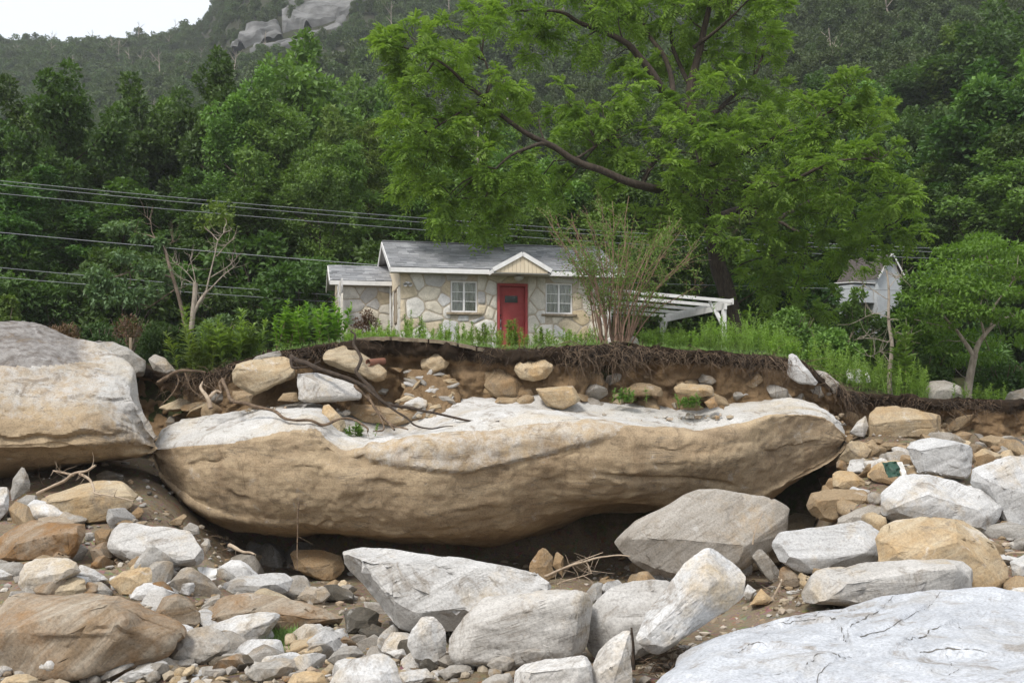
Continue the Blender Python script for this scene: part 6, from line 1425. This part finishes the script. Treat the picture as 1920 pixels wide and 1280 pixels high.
# short grass fringe along the lip of the bank
n = 2200; xg = sr.uniform(-6.2, 7.6, n); yg = lip(xg) + .1 + sr.random(n) ** 1.5 * 2.8; zg = terr(xg, yg)
D = unit(np.stack([sr.normal(size=n) * .35, sr.normal(size=n) * .35 - .2, np.ones(n)], -1)); lb = Bag(); lb.add(*leaf_quads(np.stack([xg, yg, zg], -1), D, np.tile([0, -1., .2], (n, 1)) + sr.normal(size=(n, 3)) * .5, sr.uniform(.05, .16, n), .014, .4))
n = 900; px = sr.uniform(490, 560, n); Yt = np.array([solve_Y(p_, r_) for p_, r_ in zip(px[:60], sr.uniform(1196, 1212, 60))]); xt = ((sr.uniform(495, 556, n)) - 960) / F * Yt.mean(); yt = Yt.mean() + sr.normal(size=n) * .25
lb.add(*leaf_quads(np.stack([xt, yt, bed(xt, yt) - .01], -1), unit(np.stack([sr.normal(size=n) * .4, sr.normal(size=n) * .4, np.ones(n)], -1)), np.tile([0, -1., .2], (n, 1)) + sr.normal(size=(n, 3)) * .5, sr.uniform(.06, .18, n), .012, .4))
tag(link('grass', lb.mesh('grass', False), M['lilac']), 'short green grass along the lip of the bank and between rocks', 'grass', kind='stuff')
for px, row, Y, wpx, lab in [(668, 815, 23.3, 44, 'small green plants in the notch of the huge long boulder'), (1180, 752, 24.9, 40, 'little green plant on the soil below the hanging roots'), (1290, 762, 24.8, 46, 'sparse green sprigs on the soil below the tall weeds'), (208, 1218, None, 12, 'small green sprig against the rusty ridge-backed boulder')]:
    tb, lb = Bag(), Bag(); Yq = Y or solve_Y(px, row + 20); w_ = wpx / F * Yq
    for k in range(int(5 + wpx / 4)): weed_into(tb, lb, (sr.normal() * w_ * .28, sr.normal() * .08, -.03), sr.uniform(.12, .34) * (1.4 if wpx < 20 else 1), sr, 26, .10, .03, .25)
    x, y, z = P(px, row, Yq); plant('green_sprig', lab, 'plant', px, Yq, tb, lb, 'weed', 'lilac' if wpx != 12 else 'weed', z=z)

# ---------------------------------------------------------------- bare-stemmed bush by the cottage
YB = 27.0; bz = tz((1150 - 960) / F * YB, YB); tb, lb = Bag(), Bag(); tips = []
for k in range(36):
    a_ = sr.uniform(0, 6.28); sp = sr.random() ** .6; ex = np.array([math.cos(a_) * 2.35 * sp, math.sin(a_) * 1.6 * sp, sr.uniform(2.6, 3.9) - 1.1 * sp ** 2]); b0 = np.array([math.cos(a_) * .28, math.sin(a_) * .2, -.15])
    m = b0 + (ex - b0) * .45 + np.array([-math.cos(a_) * .18, -math.sin(a_) * .15, .25]); lp = wobble(spline([b0, m, ex], 14), .07, sr, 1.5); r0 = sr.uniform(.014, .032); tb.add(*tube(lp, np.linspace(r0, .006, 14), 5))
    for j in range(13):
        f = sr.uniform(.3, 1.0); p0 = lp[int(f * 13)]; d = unit(np.array([math.cos(a_) * .5, math.sin(a_) * .5, .7]) + sr.normal(size=3) * .65); ln = sr.uniform(.25, .8); q = wobble(spline([p0, p0 + d * ln * .5 + np.array([0, 0, .03]), p0 + d * ln], 6), .04, sr, 3); tb.add(*tube(q, np.linspace(.0065, .003, 6), 3)); tips.append(q)
        if sr.random() < .6:
            d2 = unit(d + sr.normal(size=3) * .7); q2 = np.stack([q[3], q[3] + d2 * .2, q[3] + d2 * .38 + np.array([0, 0, .03])]); tb.add(*tube(q2, [.004, .003, .002], 3)); tips.append(q2)
for q in tips:
    n = int(sr.integers(8, 16)) if q[-1, 2] > 1.2 else int(sr.integers(2, 6)); t = sr.random(n); p = q[(t * (len(q) - 1)).astype(int)] + sr.normal(size=(n, 3)) * .05; lb.add(*leaf_quads(p, unit(sr.normal(size=(n, 3)) + np.array([0, 0, .3])), unit(sr.normal(size=(n, 3)) * .6 + np.array([0, 0, 1.])), sr.uniform(.05, .10, n), sr.uniform(.025, .045, n)))
plant('bush', 'large bush of many bare brown stems with fine green leaves at the bank edge', 'bush', 1150, YB, tb, lb, 'twig', 'lilac')

# ---------------------------------------------------------------- pale branched little trees on the left
def small_tree(name, label, px, Y, limbs_, bmat, lmat, clumps, per, L, W, droop=0.0, twigs=0, cat='tree'):
    X = (px - 960) / F * Y; b0 = np.array([X, Y, tz(X, Y)]); tb, lb = Bag(), Bag(); ps = []
    for s, r0, r1 in limbs_:
        q = np.array([np.array(P(*[float(v) for v in a_.split(',')][:2], Y + (float(a_.split(',')[2]) if a_.count(',') > 1 else 0))) - b0 for a_ in s.split()]); n = 5 * len(q); lp = wobble(spline(q, n), .05, sr, 1.2); ps.append(lp); tb.add(*tube(lp, np.linspace(r0, r1, n), 7))
    for s in clumps.split():
        x, y, d, rx, ry = [float(v) for v in s.split(',')]; c = np.array(P(x, y, Y + d)) - b0; r = np.array([rx, rx, ry]) / F * Y; branch_to(tb, ps, c, .018, .006, sr, .05); clump_leaves(lb, [(c, r)], per, L, W, sr, .3, droop, .2)
    for k in range(twigs):
        lp = ps[sr.integers(1, len(ps))]; p0 = lp[sr.integers(len(lp) // 2, len(lp))]; d = unit(sr.normal(size=3) + np.array([0, 0, .7])); ln = sr.uniform(.25, .7); tb.add(*tube(wobble(spline([p0, p0 + d * ln * .5, p0 + d * ln + np.array([0, 0, .08])], 5), .05, sr, 3), np.linspace(.009, .003, 5), 3))
    return plant(name, label, cat, px, Y, tb, lb, bmat, lmat, pn=('trunk', 'crown'))
small_tree('dogwood_tree', 'small crooked dogwood with pale branches and sparse drooping leaves', 350, 34, [('352,640 345,590 330,540 318,500 308,462', 0.072, .05), ('308,462 285,445 262,440 240,430 215,425', 0.029, .012), ('300,455 285,435 280,415 270,405', 0.019, .008), ('322,520 290,510 255,508 220,520 175,523', 0.033, .012), ('308,462 318,455,.5 330,450,.8', 0.019, .01), ('330,540 300,560 270,580', 0.026, .01)],
           'bark2', 'greygreen', '212,428,0,18,9 235,425,0,14,9 262,445,0,16,9 300,455,0,10,8 230,480,0,26,10 180,512,0,22,14 205,525,0,26,12 240,540,0,30,14 270,500,0,26,12 300,505,0,22,12 250,560,0,40,14 290,545,0,26,14 200,560,0,30,14 325,530,.5,20,16 180,545,0,20,10', 240, .17, .09, .5, 46)
small_tree('pollard_tree', 'bare pollarded tree with white upswept twiggy branches next to the dogwood', 362, 33.5, [('358,640 360,590 364,560 366,532', 0.085, .08), ('362,590 372,570 390,545', 0.065, .05), ('388,545 395,510 402,480 408,450 425,430', 0.029, .01), ('402,480 420,460 440,445', 0.019, .008), ('390,545 415,520 440,500', 0.026, .01), ('395,520 425,500 446,480', 0.019, .008), ('366,532 362,500 358,480', 0.019, .008), ('366,532 350,510 325,490', 0.019, .006), ('366,532 345,525 335,545', 0.013, .006)], 'palebark', 'leaf_mid', '410,400,.5,34,26 385,420,.5,24,16 425,420,.5,20,18', 200, .13, .08, 0, 80)
small_tree('maple_tree', 'low spreading maple with a forked pale trunk and layered bright green crown', 1815, 30.5, [('1812,770 1818,720 1828,670', .14, .10), ('1828,670 1812,645 1795,620 1770,590 1765,560', .075, .015), ('1828,670 1838,640 1858,615 1880,600 1920,590', .085, .02), ('1858,615 1865,580 1885,550 1900,520', .04, .012), ('1845,625 1838,580 1850,540 1870,500', .04, .012), ('1795,620 1750,610 1715,600', .03, .01)], 'palebark', 'maple',
           '1840,450,0,34,9 1800,470,0,52,10 1860,465,-1,63,11 1910,475,0,63,12 1770,495,0,52,11 1830,500,-1.2,69,11 1895,515,0,69,12 1740,520,0,52,11 1790,530,-1,69,11 1850,545,-1.5,69,11 1925,550,0,57,13 1725,555,0,46,11 1770,570,-1,57,10 1820,585,-1.5,57,10 1880,590,-1,63,11 1710,590,.5,40,11 1745,610,0,57,10 1800,630,1,57,11 1930,600,0,57,13 1880,640,1.5,57,12 1750,650,1,52,10 1840,670,2,57,11 1720,630,1,40,9 1780,680,1.5,46,9 1960,500,0,46,22', 420, .15, .07, .15)
small_tree('dead_stem', 'thin pale dead tree stem with drooping bare twigs left of the maple', 1668, 29, [('1670,770 1668,700 1670,640 1668,590 1666,540 1664,505', .075, .02), ('1668,600 1640,590 1615,600', .014, .005), ('1668,640 1640,635 1600,640', .014, .005), ('1666,560 1640,545 1620,540', .012, .004), ('1667,680 1650,660 1630,670', .012, .004), ('1666,540 1680,520 1690,515', .012, .004), ('1668,620 1690,625 1705,640', .012, .004)], 'palebark', 'leaf_mid', '1690,520,0,14,8 1685,600,0,14,10', 40, .08, .04, 0, 60)
box_obj('stake', (-.035, .035, -.03, .03, -.3, .42), M['wood'], None, P(245, 662, 28.5), bev=.004)
tag(bpy.data.objects['stake'], 'short squared wooden stake behind the grey-capped boulder', 'stake')

# ---------------------------------------------------------------- roots and dead wood
def tube_thing(name, label, cat, segs, mat, twig=0, sides=7):
    """segs: (points 'px,row,Y ...', r0, r1)"""
    b = Bag(); ps = []
    for s, r0, r1 in segs:
        q = np.array([P(*[float(v) for v in a_.split(',')]) for a_ in s.split()]); n = 7 * len(q); lp = wobble(spline(q, n), r0 * .9, sr, 3.0); ps.append(lp); b.add(*tube(lp, np.linspace(r0, r1, n) * (1 + .18 * noise(lp * 6, 4)), sides))
    for k in range(twig):
        lp = ps[sr.integers(len(ps))]; p0 = lp[sr.integers(2, len(lp))]; d = unit(sr.normal(size=3) - np.array([0, .2, .3])); ln = sr.uniform(.1, .4); b.add(*tube(wobble(spline([p0, p0 + d * ln * .5, p0 + d * ln], 5), .03, sr, 6), np.linspace(.007, .002, 5), 3))
    return tag(link(name, b.mesh(name), M[mat]), label, cat)
tube_thing('root', 'long black root snaking down over the bank rocks onto the pale boulder top', 'root', [('545,668,25.0 600,690,24.3 660,712,23.9 700,735,23.7 725,758,23.5 790,768,23.2 850,782,22.9 905,793,22.7 935,790,22.6', .058, .014), ('700,735,23.7 670,700,24.0 676,670,24.6 664,645,25.0 668,630,25.2 660,622,25.3', .05, .02), ('690,730,23.7 740,770,23.2 790,800,22.7 850,800,22.6', .035, .01), ('545,668,25.0 552,690,24.6 570,690,24.5 600,676,24.6', .04, .02)], 'root', 26)
tube_thing('root', 'gnarled brown root looping over the left end of the huge long boulder', 'root', [('418,712,25.0 425,730,24.3 436,752,23.6 480,762,23.2 510,768,22.9 540,785,22.5 580,790,22.4 610,796,22.5 650,782,22.9 685,800,22.6 688,808,22.5', .045, .022), ('418,712,25.0 412,720,25 415,735,24.8', .05, .02)], 'root2', 10)
tube_thing('root', 'splayed pale brown roots fanning down to the boulder edge', 'root', [('665,722,24.2 700,760,23.7 725,790,23.2 740,805,22.8', .034, .022), ('700,760,23.7 735,795,23.0 765,805,22.6', .03, .015), ('690,740,23.9 720,800,22.9 700,808,22.7', .025, .012)], 'root2', 8)
tube_thing('branch', 'bare forked branch lying over the tan-topped slab', 'branch', [('70,925,18.6 110,905,18.4 140,890,18.2 160,885,18.0 178,873,18.0', .028, .02), ('140,890,18.2 115,885,18.4 100,882,18.5', .022, .012), ('150,888,18.1 168,898,17.9 175,915,17.6 180,925,17.4 215,930,17.3 250,938,17.2', .026, .010)], 'drift', 20)
tube_thing('branch', 'grey curved stick sticking out of the gully beside the mottled rock', 'branch', [('295,718,25.2 320,703,25.0 345,695,25 368,694,25.1 385,698,25.3', .05, .02), ('330,697,25.0 335,715,25 325,735,24.9 300,760,24.7', .02, .008), ('345,697,25 360,730,25 390,750,25', .02, .006)], 'root2', 34)
tube_thing('branch', 'weathered forked stump root on the boulder edge in the gully', 'branch', [('395,765,24.2 392,745,24.3 380,730,24.5 383,718,24.6', .06, .02), ('392,745,24.3 405,732,24.4 415,735,24.3', .04, .02)], 'drift', 8)
tube_thing('branch', 'long white driftwood branch reaching out of the cave mouth', 'branch', [('1022,1080,18.2 1060,1063,18.0 1100,1052,17.8 1150,1040,17.6 1180,1044,17.5', .026, .010), ('1060,1063,18.0 1090,1050,18.1 1130,1036,18.2', .014, .006), ('1045,1095,17.8 1070,1085,17.7 1110,1075,17.6', .014, .006), ('1100,1052,17.8 1110,1075,17.7', .010, .004)], 'drift', 30)
tube_thing('branch', 'short dark stick wedged beside the cream wedge stone', 'branch', [('1450,1125,13.8 1458,1105,13.8 1464,1085,13.9', .022, .012)], 'drift', 3)
tube_thing('twig', 'thin upright twig between the large grey rock and the ochre rock', 'twig', [('1411,1020,15.6 1414,1000,15.6 1420,980,15.7 1429,962,15.8', .014, .005), ('1414,998,15.6 1408,985,15.6', .007, .003)], 'drift')
tube_thing('branch', 'pale stick beside the small white rock under the broad sloping slab', 'branch', [('1885,1040,16.0 1905,1036,16 1940,1032,16', .022, .018)], 'drift')
tube_thing('stake', 'splintered dark upright stick behind the triangular slab', 'stick', [('1187,1255,11.6 1185,1215,11.6 1181,1176,11.6', .022, .010)], 'root', 2)
tube_thing('root', 'single thin root hanging from the belly of the huge long boulder', 'root', [('560,940,21.9 558,985,21.9 557,1030,21.8 557,1070,21.5', .018, .008)], 'root2', 5)
tube_thing('branch', 'weathered stick lying on the dirt slope before the cave', 'branch', [('430,1022,20 450,1030,19.8 478,1042,19.6', .04, .02)], 'drift', 3)
# fine roots: hanging from the lip, matted at the ends of the bank, litter in the gaps
rb = Bag()
def hair(p0, d, ln, r, g=.6, n=7, w_=.10):
    p = [np.asarray(p0, float)]; v = np.asarray(d, float)
    for k in range(n - 1):
        v = unit(v + np.array([0, 0, -g / n]) + sr.normal(size=3) * .38); p.append(p[-1] + v * ln / (n - 1))
    rb.add(*tube(p, np.linspace(r, r * .3, n), 3))
for px0, px1, cnt, l0, l1, r in [(1050, 1200, 190, .4, 1.35, .009), (900, 1060, 120, .2, .7, .006), (1200, 1520, 330, .15, .65, .006), (520, 700, 120, .2, .7, .007), (1430, 1620, 170, .3, 1.1, .007), (1580, 1920, 190, .15, .55, .006), (270, 430, 150, .2, .9, .008), (700, 900, 40, .1, .4, .005)]:
    for k in range(cnt):
        px = sr.uniform(px0, px1); X = (px - 960) / F * 25.7; Yl = lip(X) - sr.uniform(-.05, .12); hair((X, Yl, topz(X) - sr.random() ** 1.6 * .35), (sr.normal() * .5, -.55, -.1), sr.uniform(l0, l1), r * sr.uniform(.5, 1.6), 1.8, 8)
for px0, px1, r0, r1, cnt, l in [(280, 420, 960, 1040, 70, .5), (0, 230, 885, 935, 70, .5), (1190, 1290, 1205, 1275, 90, .35), (1150, 1400, 1045, 1110, 80, .45), (1000, 1160, 1040, 1100, 40, .4), (1380, 1480, 1060, 1120, 30, .3), (400, 640, 1000, 1080, 40, .6), (1560, 1640, 860, 960, 40, .3)]:
    for k in range(cnt):
        px, rw = sr.uniform(px0, px1), sr.uniform(r0, r1); Yq = solve_Y(px, rw); x, y, z = P(px, rw, Yq); hair((x, y, float(bed(x, y)) + .03), (sr.normal(), sr.normal() * .6, .35), l * sr.uniform(.5, 1.3), .008 * sr.uniform(.5, 1.5), .7, 6)
tag(link('fine_roots', rb.mesh('fine_roots'), M['root2']), 'tangle of fine bare roots and twigs hanging from the soil lip and caught between rocks', 'roots', kind='stuff')
rb = Bag()
for px0, px1, cnt in [(900, 1060, 170), (1050, 1210, 420), (1210, 1360, 60), (1350, 1530, 190), (500, 690, 120), (1540, 1640, 110), (1640, 1930, 80), (290, 430, 140)]:
    for k in range(cnt):
        px = sr.uniform(px0, px1); X = (px - 960) / F * 25.7; hair((X, lip(X) - .02, topz(X) - .02 - sr.random() * .25), (sr.normal() * .7, -.6, 0), sr.uniform(.10, .60) * (.15 + abs(noise(np.array([[X * 1.3, 1.7, 2.2]]), 6)[0]) * 2.2), .010 * sr.uniform(.5, 1.3), 1.6, 6)
tag(link('sod_roots', rb.mesh('sod_roots'), M['root']), 'dark matted sod roots fringing the overhanging topsoil', 'roots', kind='stuff')

# ---------------------------------------------------------------- concrete path edge, rubble footing, clay pipe
pth = thing('concrete_path', 'thin cracked concrete path sagging over the washed-out bank', 'path', P(780, 640, 25.6))
o0 = np.array(P(780, 640, 25.6))
pp = np.array([P(x, r_, Y) for x, r_, Y in [(668, 633, 25.45), (720, 631.5, 25.35), (770, 633, 25.3), (820, 637, 25.3), (860, 643, 25.35), (892, 650, 25.45), (925, 655, 25.6)]]) - o0
cuts = [(0, .21), (.22, .44), (.45, .66), (.67, .84), (.85, 1.0)]
for a_, b_ in cuts:
    q = spline(pp, 200)[int(a_ * 199):int(b_ * 199) + 1:4]; n = len(q); V = []
    for i, p in enumerate(q):
        e = .05 * noise(np.array([[p[0] * 5, 3.3, a_]]), 2)[0]; e2 = .02 * noise(np.array([[p[0] * 9, 1.3, a_]]), 4)[0]
        V += [(p[0], p[1] + e, p[2] + e2), (p[0], p[1] + 1.15, p[2] + .06), (p[0], p[1] + 1.15, p[2] - .03), (p[0], p[1] + e + .03, p[2] - .085 + e2)]
    Fc = [(i * 4 + j, i * 4 + 4 + j, i * 4 + 4 + (j + 1) % 4, i * 4 + (j + 1) % 4) for i in range(n - 1) for j in range(4)] + [(0, 1, 2, 3), tuple(4 * n - 4 + k for k in (3, 2, 1, 0))]
    link('slab', py_mesh('slab', V, Fc), M['concrete'], pth)
rub = thing('rubble_footing', 'crumbling rubble and mortar footing below the concrete path', 'foundation', P(800, 790, 25.2))
ro = np.array(P(800, 790, 25.2))
q = np.array([P(x, r_, Y) for x, r_, Y in [(745, 790, 24.75), (770, 712, 25.25), (765, 690, 25.5), (845, 700, 25.5), (858, 735, 25.3), (868, 790, 24.85), (800, 730, 25.05), (830, 780, 24.7), (795, 700, 25.4)]]); back = q + np.array([0, .7, 0])
core = finish_rock(hull_bm([p - ro for p in np.concatenate([q, back])]), 1.8, 555, .06, 1, 1.6); link('mortar_core', core, M['soil'], rub)
rb_core = BVHTree.FromPolygons([v.co.copy() for v in core.vertices], [tuple(p.vertices) for p in core.polygons])
for k in range(60):                                               # broken stones bedded in the old mortar
    x, z = sr.uniform(-.75, .85), sr.uniform(.0, 1.2); hit = rb_core.ray_cast(Vector((x, -3, z)), Vector((0, 1, 0)))[0]
    if hit is None: continue
    s_ = sr.uniform(.16, .40); o = bpy.data.objects.new('stone', ang_me[int(sr.integers(len(ang_me)))]); COL.objects.link(o); o.parent = rub
    o.location = (hit.x, hit.y + .02, hit.z); o.scale = (s_ * 1.3, s_ * .6, s_ * .8); o.rotation_euler = (sr.normal() * .3, sr.normal() * .5, sr.normal() * .3); o.material_slots[0].link = 'OBJECT'; o.material_slots[0].material = M['yygwy'[int(sr.integers(5))]]
b = Bag(); c0 = np.array(P(690, 680, 24.95)); ax_ = unit(np.array([.75, .9, .12]))
b.add(*tube([c0, c0 + ax_ * .5], [.085, .085], 16)); b.add(*tube([c0 + ax_ * .5, c0 + ax_ * .005, c0], [.068, .068, .085], 16))
tag(link('clay_pipe', b.mesh('clay_pipe'), M['clay']), 'broken red clay drain pipe poking out of the bank', 'pipe')

# ---------------------------------------------------------------- scraps
def scrap(name, label, cat, px, row, Y, wpx, hpx, mat, seed):
    r_ = np.random.default_rng(seed); w_, h_ = wpx / F * Y, hpx / F * Y; n = 9; u_, v_ = np.meshgrid(np.linspace(-.5, .5, n), np.linspace(0, 1, n)); p = np.stack([u_ * w_ , v_ * h_ * .6, v_ * h_], -1).reshape(-1, 3)
    p = p + np.stack([noise(p * 9 / w_ * .35 + 3, seed), noise(p * 9 / w_ * .35 + 8, seed + 1) * 1.6, noise(p * 9 / w_ * .35 + 5, seed + 2)], -1) * w_ * .13
    i = np.arange(n - 1)[:, None] * n + np.arange(n - 1)[None]; Fq = np.stack([i, i + 1, i + n + 1, i + n], -1).reshape(-1, 4); o = link(name, np_mesh(name, p, Fq, False), M[mat], None, P(px, row, Y)); md = o.modifiers.new('t', 'SOLIDIFY'); md.thickness = .008
    return tag(o, label, cat) if label else o
scrap('plastic_sheet', 'crumpled white plastic sheet among pebbles below the clean grey-white slab', 'sheet', 386, 1088, solve_Y(386, 1092) , 34, 22, 'plastic_white', 1)
gs = thing('torn_panel', 'torn dark green and white panel wedged above the faceted white boulder', 'panel', P(1680, 895, 20.0), R(20))
for nm, mat, dx, wpx, sd in (('green_sheet', 'plastic_green', 0, 30, 4), ('white_edge', 'plastic_white', .22, 12, 6)):
    o = scrap(nm, None, None, 1680, 895, 20.0, wpx, 28, mat, sd); o.parent = gs; o.location = (dx, 0, 0)
scrap('plastic_sheet', 'white torn sheet caught in the weeds of the low terrace', 'sheet', 1610, 715, 28.6, 40, 22, 'plastic_white', 9)

# ---------------------------------------------------------------- overhead lines
def cable(a_, b_, mid_row, label, r=.013):
    """a_, b_: (px,row,Y); mid_row: (px,row) the sagging line passes"""
    p0, p1 = np.array(P(*a_)), np.array(P(*b_)); t = np.linspace(0, 1, 60)[:, None]; q = p0 + (p1 - p0) * t
    if mid_row:
        px, rw = mid_row; pr = 960 + q[:, 0] / q[:, 1] * F; k = int(np.argmin(np.abs(pr - px))); z = CZ + (HOR - rw) / F * q[k, 1]; s = (q[k, 2] - z) / (4 * t[k, 0] * (1 - t[k, 0])); q[:, 2] -= (4 * t * (1 - t))[:, 0] * s
    b = Bag(); b.add(*tube(q, r, 5)); return tag(link('power_line', b.mesh('power_line'), M['cable']), label, 'cable')
cable((-70, 332, 40), (2000, 474, 50), (720, 405), 'uppermost thin overhead power line crossing in front of the wood')
cable((-70, 339, 40.4), (2000, 480, 50.4), (720, 413), 'overhead line just below the uppermost one')
cable((-70, 356, 40.4), (2000, 492, 50.4), (720, 427), 'third overhead line, under the close upper pair')
cable((-70, 429, 40), (707, 497, 36.2), (320, 465), 'service line running to the cottage gable')
cable((-70, 495, 40.2), (2000, 592, 50.2), (640, 553), 'low overhead line behind the dogwood crown')
cable((-70, 514, 40.2), (2000, 606, 50.2), (640, 566), 'lowest overhead line behind the pollarded tree')
cable((1175, 530, 37), (2000, 552, 50), (1560, 541), 'overhead line leaving the cottage behind the pergola')
for px, Y, lab in ((-70, 40, 'wooden utility pole left of the wood edge with a crossarm'), (2000, 50, 'wooden utility pole right of the maple with a crossarm')):
    X = (px - 960) / F * Y; z0 = tz(X, Y); zt = P(px, 320 if px < 0 else 460, Y)[2]; po = thing('utility_pole', lab, 'utility pole', (X, Y, z0)); V, Fq = tube([(0, 0, -.5), (0, 0, zt - z0 + .3)], [.15, .11], 10); link('pole', np_mesh('pole', V, Fq, True), M['wood'], po); box_obj('crossarm', (-.05, .05, -.9, .9, zt - z0 - .55, zt - z0 - .43), M['wood'], po)

# ---------------------------------------------------------------- haze
hz = box_obj('haze', (-580, 620, -82, 830, -2.3, 350), None); tag(hz, kind='stuff')
hm = bpy.data.materials.new('haze'); hm.use_nodes = True; nt = hm.node_tree; nt.nodes.clear(); ho = nt.nodes.new('ShaderNodeOutputMaterial'); pv = nt.nodes.new('ShaderNodeVolumePrincipled')
pv.inputs['Color'].default_value = (0.93, 0.965, 1.0, 1); pv.inputs['Density'].default_value = 0.00024; pv.inputs['Anisotropy'].default_value = 0.0
nt.links.new(pv.outputs[0], ho.inputs['Volume']); hz.data.materials.append(hm)
